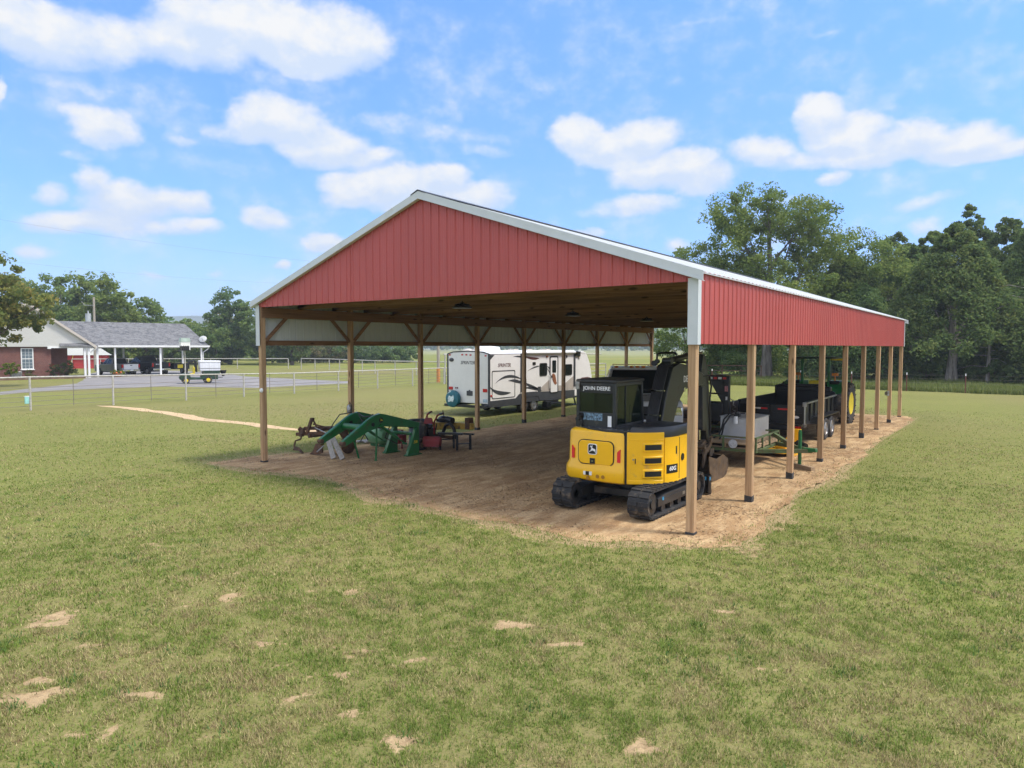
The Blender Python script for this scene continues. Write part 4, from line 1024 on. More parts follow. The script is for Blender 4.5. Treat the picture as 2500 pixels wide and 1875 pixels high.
# rusty plough on the far left
pl = thing('plough', 'rusty brown plough with discs and shares left of the green loader', 'plough', (-12.1,1.9,0), world=True)
P('frame', MB().beam((-12.85,1.55,.56),(-11.5,1.9,.66),.11,.1).beam((-12.75,1.75,.72),(-11.6,2.2,.78),.1,.1).beam((-12.3,1.55,.55),(-11.9,3.0,.62),.1,.12).beam((-12.1,1.7,.72),(-12.0,2.9,.70),.09,.09).beam((-12.75,1.58,.56),(-12.7,1.8,.74),.07,.07), MT['rust'], pl, bevel=.008)
P('hitch_mast', MB().beam((-12.42,1.6,.62),(-12.22,1.62,1.06),.06,.09).beam((-12.1,1.75,.72),(-12.2,1.62,1.06),.05,.05).bb(-12.25,-12.15,1.57,1.66,.98,1.08).beam((-12.18,1.62,.9),(-11.85,2.1,.72),.03,.04), MT['rust'], pl, bevel=.005)
P('clamp', MB().bb(-12.72,-12.6,1.52,1.62,.5,.72).bb(-12.62,-12.5,1.5,1.6,.6,.76).cyl((-12.68,1.5,.7),(-12.6,1.5,.78),.04), MT['rust'], pl, bevel=.006)
P('shank', MB().tube([(-12.66,1.58,.55),(-12.68,1.56,.42),(-12.88,1.52,.36),(-12.92,1.5,.2),(-12.86,1.5,.12)], .026), MT['rust'], pl)
P('point', MB().prism([(-12.95,.08),(-12.86,.2),(-12.7,.18),(-12.5,.05),(-12.5,.02),(-12.68,.09),(-12.8,.08)], 'y', 1.46, 1.52), MT['rust'], pl)
P('mouldboard', MB().prism([(-12.32,.0),(-12.16,.12),(-12.02,.34),(-11.9,.36),(-11.74,.28),(-11.72,.1),(-11.9,.04)], 'y', 1.58, 1.63).beam((-11.9,1.7,.3),(-11.8,1.9,.6),.06,.08), MT['rust'], pl, bevel=.01)
P('disc', MB().lathe([(0,.08),(.12,.06),(.22,.02),(.27,-.03),(.27,-.045),(.22,.0),(.12,.04),(0,.06)], (-11.9,2.75,.26), 'x', 26), MT['rust'], pl)
P('disc', MB().lathe([(0,.08),(.12,.06),(.22,.02),(.27,-.03),(.27,-.045),(.22,.0),(.12,.04),(0,.06)], (-11.45,2.35,.27), 'x', 26), MT['rust'], pl)
P('disc_arm', MB().beam((-11.9,2.7,.28),(-11.95,2.6,.65),.07,.12).beam((-11.45,2.35,.28),(-11.5,2.1,.68),.1,.14), MT['rust'], pl)
P('depth_rod', MB().tube([(-11.85,1.5,.12),(-11.6,1.55,.32)], .018).tube([(-12.1,1.62,.8),(-11.7,1.8,.62)], .016), MT['steel'], pl)
# red walk-behind tiller
tl = thing('tiller', 'red walk-behind tiller with black handlebars beside the yellow boom', 'tiller', (-10.1,4.3,0), world=True)
tb = P('tine_hood', MB().prism([(.12*math.cos(R(a))*1.2, .28+.14*math.sin(R(a))) for a in range(-20,201,20)]+[(-.15,.12),(.15,.12)], 'x', -.24,.24).xf(Matrix.Translation((-10.0,4.35,0)) @ Matrix.Rotation(R(28),4,'Z')), MT['red'], tl, bevel=.01)
for xh in (-.27,.24): P('hood_end', MB().cyl((xh,0,.27),(xh+.025,0,.27),.14,n=20).xf(Matrix.Translation((-10.0,4.35,0)) @ Matrix.Rotation(R(28),4,'Z')), MT['red'], tb)
mb = MB()
for k in range(4):
    for a in range(0,360,90):
        x = -.2+k*.13; q = R(a+k*30); mb.beam((x,.05*math.cos(q),.17+.05*math.sin(q)),(x,.15*math.cos(q),.17+.15*math.sin(q)),.02,.05,up=(1,0,0))
P('tines', mb.xf(Matrix.Translation((-10.0,4.35,0)) @ Matrix.Rotation(R(28),4,'Z')), MT['rust'], tl)
P('engine', MB().bb(-10.62,-10.3,4.5,4.85,.36,.62).cyl((-10.46,4.68,.62),(-10.46,4.68,.74),.13,n=18), MT['black'], tl, bevel=.02)
P('console', MB().prism([(-10.38,.78),(-10.0,.8),(-10.05,.98),(-10.3,.98)], 'y', 4.36, 4.41), MT['red'], tl, bevel=.01)
hb = P('handlebar', MB().tube([(-10.45,4.6,.45),(-10.38,4.45,.8),(-10.24,4.4,1.08),(-10.1,4.35,1.15),(-9.98,4.3,1.18)], .028).tube([(-10.2,4.65,.45),(-10.05,4.5,.85),(-9.85,4.42,1.06),(-9.68,4.36,1.13),(-9.5,4.3,1.16)], .028), MT['red'], tl)
P('grip', MB().tube([(-10.12,4.36,1.145),(-9.98,4.3,1.18)], .034).tube([(-9.7,4.37,1.125),(-9.5,4.3,1.16)], .034), MT['hose'], hb)
for x, y in ((-10.25,4.12),(-10.5,4.5)): wheel(tl, (x,y,.17), .17, .11, MT['bucket'], rr=.5, lugs=10)
# red rotary cutter frame, with drum and tyres behind it
rc = thing('rotary_cutter', 'red implement frame with round rails behind the green loader', 'implement', (-11.1,4.2,0), world=True)
P('frame', MB().tube([(-11.5,4.0,.56),(-10.9,4.0,.58)], .02).tube([(-11.5,4.0,.28),(-10.9,4.0,.3)], .02).tube([(-11.45,4.0,.0),(-11.45,4.0,.58)], .024).tube([(-10.95,4.0,.0),(-10.95,4.0,.58)], .024), MT['red'], rc)
P('gearbox', MB().bb(-11.38,-11.05,3.98,4.3,.14,.4).cyl((-11.22,4.1,.4),(-11.22,4.1,.48),.09).cyl((-11.3,3.95,.27),(-11.1,3.9,.27),.06), MT['red'], rc, bevel=.02)
single('plastic_drum', MB().lathe([(0,0),(.27,0),(.285,.03),(.285,.2),(.3,.22),(.285,.24),(.285,.42),(.3,.44),(.285,.46),(.285,.58),(.25,.6),(0,.6)], (0,0,0), n=28), mk('blue_grey_drum_plastic', (.1,.115,.14), .5, var=.25), 'upright blue-grey plastic drum behind the red implement frame', 'drum', (-11.0,4.75,0))
single('loose_tyre', MB().lathe([(.19,-.1),(.32,-.12),(.38,-.06),(.38,.06),(.32,.12),(.19,.1),(.22,0)], (0,0,0), 'z', 30, True), MT['rubber'], 'black tyre lying on top of the plastic drum', 'tyre', (-11.0,4.75,.72), group='loose tyres')
single('loose_tyre', MB().lathe([(.22,-.11),(.36,-.13),(.45,-.07),(.45,.07),(.36,.13),(.22,.11),(.25,0)], (0,0,0), 'x', 30, True), MT['rubber'], 'bigger black tyre standing upright beside the plastic drum', 'tyre', (-10.6,4.62,.45), rz=R(35), group='loose tyres')
gb = thing('grain_scoop', 'light green painted tank half behind the loader posts', 'tank', (-12.0,3.9,0), world=True)
P('shell', MB().lathe([(0,-.4),(.2,-.38),(.26,-.3),(.28,0),(.26,.3),(.2,.38),(0,.4)], (-11.9,3.9,.36), 'x', 22), mk('pale_green_paint', (.16,.38,.2), .45, var=.25), gb)
P('opening', MB().lathe([(.0,.0),(.1,.0),(.12,.04),(.09,.05),(0,.03)], (-11.6,3.72,.62), 'z', 18), MT['black'], gb)
P('legs', MB().beam((-12.1,3.9,.12),(-12.1,3.9,0),.3,.05).beam((-11.7,3.9,.12),(-11.7,3.9,0),.3,.05), MT['green'], gb)
# yellow crane boom implement on its stand
yb = thing('lift_boom', 'yellow three-point lift boom with black gearbox and hoses resting on a steel stand', 'boom', (-10.4,5.6,0), world=True)
ya = P('boom_beam', MB().prism([(-11.3,.45),(-11.36,.5),(-11.34,.62),(-11.28,.68),(-10.6,.72),(-9.36,.76),(-9.34,.57),(-10.4,.52),(-11.0,.42)], 'y', 5.42, 5.58), mk('dull_yellow_paint', (.42,.26,.03), .55, var=.2, dirt=((.12,.08,.05),.35,6)), yb, bevel=.012)
P('end_block', MB().bb(-9.58,-9.42,5.38,5.62,.58,.93), MT['rust'], ya, bevel=.01)
P('gearbox', MB().ell((-10.5,5.4,.84),(.2,.14,.1)).bb(-10.72,-10.3,5.3,5.5,.74,.84).cyl((-10.3,5.35,.84),(-10.05,5.35,.8),.11,n=16).tube([(-10.45,5.38,.9),(-10.5,5.38,1.12)],.014), MT['black'], yb, bevel=.01)
P('hose_bundle', MB().tube([(-10.3,5.2,.25),(-10.32,5.2,.45),(-10.2,5.18,.66),(-10.0,5.16,.74),(-9.85,5.16,.62),(-9.78,5.16,.4),(-9.8,5.18,.28)], .055, 8).tube([(-10.6,5.2,.7),(-10.62,5.15,.4),(-10.3,5.1,.22),(-9.95,5.1,.26),(-9.7,5.15,.3)], .02), MT['hose'], yb)
P('lower_arm', MB().beam((-11.0,5.2,.3),(-9.85,5.1,.32),.06,.09).beam((-11.2,5.5,.55),(-11.0,5.2,.3),.05,.07), MT['rust'], yb)
sd_ = thing('work_stand', 'dark steel sawhorse stand under the yellow lift boom', 'stand', (-9.6,4.7,0), world=True)
P('top_bar', MB().beam((-9.95,4.55,.5),(-9.2,4.85,.5),.1,.06).beam((-9.8,4.95,.47),(-9.05,5.2,.47),.08,.05), MT['dark'], sd_)
for x, y in ((-9.82,4.5),(-9.32,4.72),(-9.7,5.0),(-9.12,5.1)): P('leg', MB().beam((x,y,0),(x,y,.48),.055,.055), MT['dark'], sd_)
P('stretcher', MB().beam((-9.32,4.72,.2),(-9.12,5.1,.2),.03,.03), MT['dark'], sd_)
# ------------------------------------------------------------------ travel trailer (world coordinates)
rv = thing('travel_trailer', 'white travel trailer with dark swoosh decals parked beside the barn', 'travel trailer', (-15.97,17,0), world=True)
RX0, RX1, RY0, RY1 = -17.2, -14.75, 13.09, 20.42
bp_ = [(RX0,.58),(RX1,.58),(RX1,2.84),(RX1-.35,2.93),(-15.97,2.97),(RX0+.35,2.93),(RX0,2.84)]
body = P('body', MB().prism(bp_, 'y', RY0, RY1), MT['cream'], rv, bevel=.03)
P('rear_wall', MB().prism([(RX0+.05,.60),(RX1-.05,.60),(RX1-.05,2.81),(RX1-.4,2.89),(-15.97,2.93),(RX0+.4,2.89),(RX0+.05,2.81)], 'y', RY0-.015, RY0+.02), MT['rearw'], rv, bevel=.006)
mb = MB()
for x in (RX0, RX1): mb.bb(x-.04, x+.04, RY0-.02, RY0+.05, .5, 2.84)
for a, b2 in zip(bp_[2:], bp_[3:]): mb.beam((a[0],RY0+.0,a[1]),(b2[0],RY0+.0,b2[1]),.05,.045,up=(0,0,1))
P('corner_moulding', mb, MT['charcoal'], rv)
P('roof', MB().prism([(RX0-.02,2.85),(RX0+.35,2.95),(-15.97,2.99),(RX1-.35,2.95),(RX1+.02,2.85),(RX1-.35,2.93),(-15.97,2.97),(RX0+.35,2.93)], 'y', RY0+.05, 21.6), MT['white'], rv)
# front cap, rounded in side view and narrowing forwards
fc = [(RY1,.55),(21.7,.55),(22.25,.8),(22.5,1.2),(22.5,1.6),(22.25,2.3),(21.9,2.75),(21.5,2.93),(RY1,2.95)]
mb = MB(); vs = []; xs = [RX0+.0, RX0+.25, -15.97, RX1-.25, RX1]
for x in xs:
    k = 1-.13*(abs(x+15.97)/1.225)**2.5
    for y, z in fc: vs.append((x, RY1+(y-RY1)*k, z))
q = len(fc); fs = []
for i in range(len(xs)-1):
    for j in range(q): fs.append((i*q+j, i*q+(j+1)%q, (i+1)*q+(j+1)%q, (i+1)*q+j))
fs += [tuple(range(q)), tuple(range(4*q,5*q))]
fcap = P('front_cap', MB().add(vs, fs), MT['cream'], rv, bevel=.02, angle=50)
P('front_swoosh', MB().prism([(20.75,1.38),(21.2,1.5),(21.8,1.52),(22.2,1.45),(21.7,1.38)], 'x', RX1-.06, RX1+.006), MT['maroon'], fcap)
P('front_wrap', MB().tube([(RX1+.01,20.5,2.9),(RX1-.02,21.05,2.9),(RX1-.05,21.35,2.5),(RX1-.05,21.7,1.8),(RX1-.05,21.9,1.4)], .028), MT['black'], fcap)
P('front_lamp', MB().cyl((RX1-.02,20.85,2.62),(RX1+.05,20.85,2.62),.08,n=14), MT['tan'], fcap)
P('awning_arm', MB().bb(RX1, RX1+.05, 20.32, 20.44, 1.05, 2.85).bb(RX1, RX1+.05, 15.5, 15.58, 1.0, 2.85), MT['charcoal'], rv)
P('awning_roller', MB().cyl((RX1+.06,15.6,2.88),(RX1+.06,20.36,2.88),.07,n=14), MT['white'], rv)
P('awning_end', MB().cyl((RX1+.06,20.36,2.88),(RX1+.06,20.62,2.88),.085,n=14).bb(RX1-.0,RX1+.08,20.4,20.9,2.68,2.93), MT['black'], rv)
P('skirt', MB().prism([(RY0+.02,.42),(15.6,.42),(16.0,.5),(17.4,.5),(17.6,.45),(RY1,.5),(RY1,.88),(17.4,.93),(15.4,.93),(15.1,.74),(RY0+.02,.72)], 'x', RX1-.3, RX1+.012), MT['charcoal'], rv)
P('wheel_arch', MB().prism([(15.45,.5),(15.6,.86),(15.95,.98),(16.8,.98),(17.15,.86),(17.3,.5),(17.1,.5),(16.95,.74),(15.8,.74),(15.65,.5)], 'x', RX1-.02, RX1+.03), MT['charcoal'], rv)
def deco(name, pts, mt, off=.006): return P(name, MB().prism(pts, 'x', RX1+.001, RX1+off), mt, body)
deco('beige_band', [(17.0,1.02),(18.2,1.62),(18.0,1.42),(18.6,1.2),(19.2,1.16),(20.3,1.62),(20.3,.9),(17.0,.95)], mk('beige_vinyl', (.42,.37,.32), .5))
def swoosh(p0, p1, p2, w, k=14):
    up_, lo = [], []
    for i in range(k+1):
        t = i/k; a = (1-t)**2*p0[0]+2*t*(1-t)*p1[0]+t*t*p2[0]; c = (1-t)**2*p0[1]+2*t*(1-t)*p1[1]+t*t*p2[1]
        h = 1.5*w*math.sin(math.pi*t)**.8*(.35+.65*t); up_.append((a,c+h/2)); lo.append((a,c-h/2))
    return up_+lo[::-1][1:-1]
for nm, a in (('dark_swoosh',[((13.55,1.50),(14.4,2.02),(15.6,1.62),.12),((14.5,1.58),(15.0,1.64),(15.6,1.42),.14),((13.1,1.42),(13.5,.95),(14.75,1.03),.17),((15.2,1.62),(16.2,1.28),(17.1,1.07),.13),((16.1,2.0),(16.6,2.2),(17.15,2.22),.06),((15.7,1.2),(16.6,1.2),(17.3,.98),.14),((14.9,2.70),(15.35,2.74),(15.7,2.66),.07),((17.7,2.22),(18.05,2.1),(18.4,1.75),.1),((17.7,2.12),(17.95,2.0),(18.1,1.7),.07)]),('maroon_swoosh',[((15.7,2.76),(16.3,2.55),(17.1,2.60),.11)])):
    for s_ in a: deco(nm, swoosh(*s_), MT['charcoal'] if nm[0] == 'd' else MT['maroon'], .008)
deco('corner_decal', [(13.15,2.55),(13.5,2.8),(13.2,2.8),(13.15,2.75)], MT['charcoal'])
o_, i_ = rrect(13.3,15.06,.80,2.08,.08), rrect(13.335,15.025,.835,2.045,.07)
P('rear_hatch_frame', ring(MB(), o_, i_, 'x', RX1+.001, RX1+.012), MT['charcoal'], body)
deco('louvred_vent', rrect(15.62,15.98,1.12,1.62,.02), MT['charcoal'], .012)
deco('access_hatch', rrect(16.95,17.22,.92,1.2,.03), MT['charcoal'], .012)
deco('speaker', rrect(16.5,16.75,2.28,2.42,.03), MT['black'], .02)
for y0, y1, z0, z1 in ((17.1,17.76,1.72,2.36),(19.42,20.14,1.68,2.26)):
    w_ = P('window', ring(MB(), rrect(y0,y1,z0,z1,.09), rrect(y0+.04,y1-.04,z0+.04,z1-.04,.07), 'x', RX1+.0, RX1+.022), MT['black'], body)
    P('pane', MB().prism(rrect(y0+.03,y1-.03,z0+.03,z1-.03,.06), 'x', RX1+.0, RX1+.012), MT['glass'], w_)
dr = P('door', MB().prism(rrect(18.06,18.72,.86,2.64,.08), 'x', RX1, RX1+.018), MT['cream'], rv, bevel=.006)
P('door_frame', ring(MB(), rrect(18.0,18.78,.80,2.70,.12), rrect(18.06,18.72,.86,2.64,.08), 'x', RX1, RX1+.03), MT['black'], dr)
P('door_window', MB().prism(rrect(18.22,18.58,1.85,2.48,.06), 'x', RX1+.016, RX1+.026), MT['glass'], dr)
P('door_handle', MB().bb(RX1+.018,RX1+.05,18.12,18.2,1.6,1.72), MT['black'], dr)
P('brown_decal', MB().prism([(18.2,1.78),(18.36,1.82),(18.5,1.72),(18.6,1.42),(18.66,1.3),(18.5,1.22),(18.36,1.32),(18.24,1.5)], 'x', RX1+.02, RX1+.026), MT['brown'], dr)
P('grab_handle', MB().tube([(RX1,17.93,1.75),(RX1+.07,17.93,1.7),(RX1+.07,17.93,1.1),(RX1,17.93,1.05)], .018), MT['white'], rv)
P('porch_light', MB().ell((RX1+.02,17.75,2.68),(.04,.08,.05)), MT['brown'], rv)
P('door_light', MB().ell((RX1+.02,19.6,2.66),(.04,.05,.08)), MT['black'], rv)
P('entry_step', MB().bb(RX1-.1,RX1+.32,17.55,18.65,.30,.36).bb(RX1-.05,RX1+.1,17.5,18.7,.36,.5).bb(RX1+.0,RX1+.28,17.35,17.75,.14,.44), MT['black'], rv, bevel=.01)
for y in (15.82, 16.68):
    for x, s in ((RX1-.13,1),(RX0+.13,-1)): wheel(rv, (x,y,.35), .35, .22, MT['ironrim'], rr=.62, side=s, dish=.15)
P('chassis', MB().bb(RX0+.3,RX0+.45,RY0,23.3,.42,.56).bb(RX1-.45,RX1-.3,RY0,22.4,.42,.56).cyl((RX0+.1,15.82,.36),(RX1-.1,15.82,.36),.05).cyl((RX0+.1,16.68,.36),(RX1-.1,16.68,.36),.05).bb(-16.6,-15.3,18.6,20.6,.36,.6), MT['black'], rv)
P('hitch', MB().beam((RX0+.4,22.0,.48),(-15.97,23.5,.48),.1,.12).beam((RX1-.4,22.0,.48),(-15.97,23.5,.48),.1,.12).tube([(-15.97,23.2,.05),(-15.97,23.2,.8)],.04), MT['black'], rv)
P('levelling_jack', MB().beam((RX1-.35,20.9,.5),(RX1-.35,21.1,.06),.06,.06).bb(RX1-.5,RX1-.2,20.95,21.3,.0,.05).beam((RX1-.35,20.6,.45),(RX1-.35,21.5,.45),.05,.05), MT['black'], rv)
P('rear_bumper', MB().bb(RX0-.05,RX1+.0,RY0-.22,RY0-.1,.40,.52).bb(RX0+.3,RX0+.4,RY0-.15,RY0+.3,.42,.5).bb(RX1-.4,RX1-.3,RY0-.15,RY0+.3,.42,.5), MT['black'], rv, bevel=.01)
tcv = P('spare_tyre_cover', MB().lathe([(0,-.30),(.30,-.29),(.38,-.25),(.40,-.18),(.39,-.08),(.3,-.06),(0,-.06)], (-16.73,RY0-.02,.76), 'y', 30), MT['teal'], rv)
P('cover_print', MB().prism([(-16.93,.80),(-16.85,.92),(-16.7,.86),(-16.6,.95),(-16.56,.78),(-16.62,.62),(-16.75,.66),(-16.9,.6)], 'y', RY0-.326, RY0-.322).prism([(-16.98,1.0),(-16.85,1.10),(-16.74,1.14),(-16.8,1.06),(-16.92,.98)], 'y', RY0-.30, RY0-.27), mk('faded_white_print', (.55,.66,.7), .5, var=.5, scale=18), tcv)
P('tail_light', MB().bb(-17.12,-16.88,RY0-.04,RY0-.012,1.17,1.31), MT['redlens'], rv, bevel=.008)
P('tail_light', MB().bb(-15.08,-14.83,RY0-.04,RY0-.012,1.12,1.27), MT['redlens'], rv, bevel=.008)
for x, z in ((-17.06,2.79),(-16.3,2.80),(-16.05,2.80),(-15.8,2.79),(-14.92,2.76)): P('marker_light', MB().bb(x-.05,x+.05,RY0-.035,RY0-.012,z-.03,z+.03), MT['redlens'], rv)
P('side_marker', MB().bb(RX1+.001,RX1+.02,13.2,13.32,.92,.99), MT['redlens'], rv)
P('camera_pod', MB().ell((-16.96,RY0-.02,2.56),(.15,.04,.09)), MT['charcoal'], rv)
P('port', MB().cyl((-16.7,RY0-.03,1.26),(-16.7,RY0-.01,1.26),.04).cyl((-16.6,RY0-.03,1.26),(-16.6,RY0-.01,1.26),.04), MT['maroon'], rv)
P('plate_light', MB().prism(rrect(-16.03,-15.69,.93,1.15,.02)+[], 'y', RY0-.04, RY0-.012).bb(-15.9,-15.82,RY0-.045,RY0-.012,1.15,1.19), MT['charcoal'], rv)
P('small_sticker', MB().bb(-15.08,-14.82,RY0-.02,RY0-.014,.65,.8), mk('blue_grey_sticker', (.35,.45,.52), .5, var=.6, scale=30), rv)
P('rear_lettering', text('SPRINTER', .21, FR((-15.98,RY0-.018,2.43), (1,0,0), (0,0,1)), .25, .002, .95), MT['charcoal'], rv)
P('side_lettering', text('SPRINTER', .24, FR((RX1+.004,14.22,2.31), (0,1,0), (0,0,1)), .25, .002, .95), MT['maroon'], rv)
P('air_conditioner', MB().prism([(14.2,2.96),(15.1,2.96),(15.0,3.16),(14.35,3.2)], 'x', -16.4,-15.6), MT['white'], rv, bevel=.04)
mb = MB()
for y in (13.6,16.4,17.6,19.3): mb.bb(-16.2,-15.8,y,y+.4,2.96,3.05)
P('roof_vent', mb, MT['tan'], rv, bevel=.02)
P('antenna', MB().lathe([(.3,0),(.28,.03),(.1,.1),(0,.12)], (-16.6,13.9,2.97), 'z', 20), MT['tan'], rv)

# ------------------------------------------------------------------ pickups: local frame, +y is forward, base on the ground
def arcpts(c, r, a0, a1, k=8): return [(c[0]+r*math.cos(R(a0+(a1-a0)*i/k)), c[1]+r*math.sin(R(a0+(a1-a0)*i/k))) for i in range(k+1)]
def pickup(label, loc, rz, paint, group, gate=None, flat=False, lamps=False, big=1.0, name='pickup_truck'):
    t = thing(name, label, 'pickup truck', loc, rz, group)
    wy0, wy1, wr = -1.72, 2.05, .39
    lower = [(-2.75,.55)]+arcpts((wy0,.4),.5,180,0)[::1]+arcpts((wy1,.4),.5,180,0)+[(2.95,.45),(3.0,.7),(2.98,1.02),(2.85,1.16),(1.62,1.27),(1.25,1.3),(-.62,1.3),(-.66,1.3),(-2.78,1.3)]
    lower = [(y,max(.45,z)) for y, z in lower]
    bd_ = P('body', MB().prism(lower, 'x', -.98, .98), paint, t, bevel=.05, angle=40)
    # cab greenhouse, tapering upwards
    g0 = [(-.62,1.3),(1.6,1.27)]; g1 = [(-.42,1.92),(.72,1.95)]
    vs = []
    for x0, (y, z) in ((.93,(-.62,1.28)),(.93,(1.62,1.25)),(.74,(.78,1.90)),(.74,(-.46,1.90))): vs += [(-x0,y,z),(x0,y,z)]
    cb = P('cab', MB().add(vs, [(0,1,3,2),(2,3,5,4),(4,5,7,6),(6,7,1,0),(0,2,4,6),(1,7,5,3)]), paint, t, bevel=.05, angle=50)
    P('roof', MB().prism(rrect(-.72,.72,-.46,.76,.12,4), 'z', 1.88, 1.965), paint, cb, bevel=.03)
    def inset(a, b2, c_, d_, k=.1, lift=.012):
        p = [V(q) for q in (a,b2,c_,d_)]; m_ = sum(p, V())/4; nn_ = (p[1]-p[0]).cross(p[3]-p[0]).normalized()
        if nn_.dot(m_-V((0,.5,1.3))) < 0: nn_ = -nn_
        q = [m_+(x-m_)*(1-k)+nn_*lift for x in p]; r_ = [x-nn_*.02 for x in q]
        return q+r_, [(0,1,2,3),(7,6,5,4),(0,4,5,1),(1,5,6,2),(2,6,7,3),(3,7,4,0)]
    P('windscreen', MB().add(*inset(vs[2],vs[3],vs[5],vs[4],.09)), MT['glass'], cb)
    P('rear_window', MB().add(*inset(vs[0],vs[1],vs[7],vs[6],.14)), MT['glass'], cb)
    for s in (-1,1):
        x0, x1 = .93*s, .74*s
        P('side_window', MB().add(*inset((x0,-.5,1.3),(x0,.42,1.3),(x1,.3,1.86),(x1,-.38,1.86),.08)), MT['glass'], cb)
        P('side_window', MB().add(*inset((x0,.5,1.3),(x0,1.45,1.28),(x1,.68,1.86),(x1,.38,1.86),.08)), MT['glass'], cb)
        P('mirror', MB().bb(min(s*.98,s*1.22),max(s*.98,s*1.22),1.1,1.2,1.28,1.52), MT['black'], t, bevel=.03)
        P('door_line', MB().bb(s*.981-.004,s*.981+.004,.44,.455,.55,1.28).bb(s*.981-.004,s*.981+.004,-.56,-.545,.55,1.28), MT['black'], bd_)
        P('head_light', MB().bb(min(s*.62,s*.95),max(s*.62,s*.95),2.9,3.0,.82,1.04), MT['chrome'], t, bevel=.02)
        P('tail_light', MB().bb(min(s*.83,s*.99),max(s*.83,s*.99),-2.81,-2.6,.9,1.26), MT['redlens'], t, bevel=.015)
        for y in (wy0, wy1): wheel(t, (s*.83,y,.40), .40, .27, MT['ironrim'], rr=.6, side=s, dish=.1)
    P('inner_bed', MB().bb(-.8,.8,-2.7,-.72,1.0,1.306) if not flat else MB().bb(-1.0,1.0,-2.75,-.7,1.3,1.36), MT['black'], t)
    P('underbody', MB().bb(-.75,.75,-2.5,2.6,.36,.62), MT['black'], t)
    P('tailgate', MB().bb(-.8,.8,-2.815,-2.76,.72,1.29), gate or paint, t, bevel=.015)
    P('tailgate_handle', MB().bb(-.12,.12,-2.83,-2.81,1.12,1.2), MT['black'], t)
    P('rear_bumper', MB().bb(-.95,.95,-2.98,-2.8,.50,.70), MT['chrome'], t, bevel=.03)
    P('number_plate', MB().bb(-.16,.16,-2.99,-2.975,.55,.69), MT['sign'], t)
    P('front_bumper', MB().bb(-.97,.97,2.92,3.1,.45,.68), MT['chrome'], t, bevel=.04)
    P('grille', MB().bb(-.6,.6,2.94,3.02,.72,1.05), MT['black'], t, bevel=.02)
    if lamps:
        for x in (-.58,-.16,0,.16,.58): P('clearance_lamp', MB().ell((x,.80,1.965),(.065,.05,.03)), MT['amber'], t)
        P('wiper', MB().tube([(-.5,1.58,1.3),(.1,1.42,1.42)],.012).tube([(.1,1.58,1.3),(.6,1.45,1.4)],.012), MT['black'], t)
    if big != 1.0: t.scale = (big,)*3
    return t
hd = lambda x, y: math.atan2(-x, y)
_u = np.array([math.cos(R(81)), math.sin(R(81))]); _v = np.array([-math.sin(R(81)), math.cos(R(81))])
def hloc(s, t): q = np.array([-74.24,20.2])+_u*s+_v*t; return (float(q[0]), float(q[1]), 0.)
HD = hd(*(_u*-.24+_v*.97))
hd = lambda x, y: math.atan2(-x, y)      # rotation that points +y along (x, y)
pickup('silver grey pickup truck under the carport, its pale tailgate towards the barn', hloc(3.95,4.4), HD, MT['silver'], 'pickup trucks under the carport', gate=MT['white'], big=1.0)
bt = pickup('black pickup truck with a headache rack under the carport', hloc(7.0,4.5), HD, MT['black'], 'pickup trucks under the carport', flat=True, big=1.08)
mb = MB()
for x in (-.85,.85): mb.bb(x-.05,x+.05,-.85,-.75,1.3,2.05)
mb.bb(-.9,.9,-.85,-.75,1.98,2.08)
for k in range(5): mb.bb(-.85,.85,-.82,-.79,1.42+k*.11,1.48+k*.11)
P('headache_rack', mb, MT['black'], bt)
P('service_bed', MB().bb(-1.05,1.05,-2.8,-.9,.95,1.32), MT['black'], bt, bevel=.03)
P('bed_lights', MB().bb(-.6,-.5,-2.83,-2.79,1.1,1.2).bb(-.42,-.32,-2.83,-2.79,1.1,1.2).bb(-.24,-.14,-2.83,-2.79,1.1,1.2), MT['sign'], bt)
wt = pickup('white pickup truck with amber roof clearance lamps parked inside the barn behind the excavator', (-6.85,11.7,0), hd(.50,-.866), MT['whitecar'], None, lamps=True, big=1.25, name='flatbed_truck')
# ------------------------------------------------------------------ black trailer by the carport
bt2 = thing('utility_trailer', 'low black trailer with a yellow plate beside the black pickup under the carport', 'trailer', hloc(9.75,3.6), HD)
P('box', MB().bb(-.95,.95,-1.6,1.6,.62,.7).bb(-.95,-.9,-1.6,1.6,.7,1.25).bb(.9,.95,-1.6,1.6,.7,1.25).bb(-.9,.9,-1.6,-1.55,.7,1.25).bb(-.9,.9,1.55,1.6,.7,1.25), MT['black'], bt2)
P('yellow_plate', MB().bb(-.55,.1,-1.63,-1.6,.75,1.15), MT['yrim'], bt2); P('tongue', MB().beam((0,1.6,.6),(0,2.8,.6),.1,.1), MT['black'], bt2)
for s in (-1,1): wheel(bt2, (s*1.05,0,.36), .36, .2, MT['ironrim'], side=s)
# ------------------------------------------------------------------ green utility cart on the drive
ga_ = thing('utility_cart', 'green utility cart with yellow seat, yellow wheels and white cargo box on the driveway', 'utility vehicle', (-53.6,20.9,0), hd(-.40,-.917))
P('chassis', MB().prism([(-1.55,.35),(1.45,.35),(1.5,.55),(1.35,.85),(.75,.92),(.62,.55),(-.2,.5),(-.25,.75),(-1.55,.75)], 'x', -.68,.68), MT['dgreen'], ga_, bevel=.04)
P('cargo_bed', MB().bb(-.72,.72,-1.7,-.35,.74,.8).bb(-.72,-.68,-1.7,-.35,.8,1.08).bb(.68,.72,-1.7,-.35,.8,1.08).bb(-.68,.68,-.39,-.35,.8,1.08).bb(-.68,.68,-1.7,-1.66,.8,1.08), MT['dgreen'], ga_)
P('cargo_box', MB().bb(-.7,.7,-1.75,-.1,1.1,1.85), mk('white_fibreglass_box', (.7,.71,.74), .45, var=.12, stretch=(1,3,.2)), ga_, bevel=.04); 
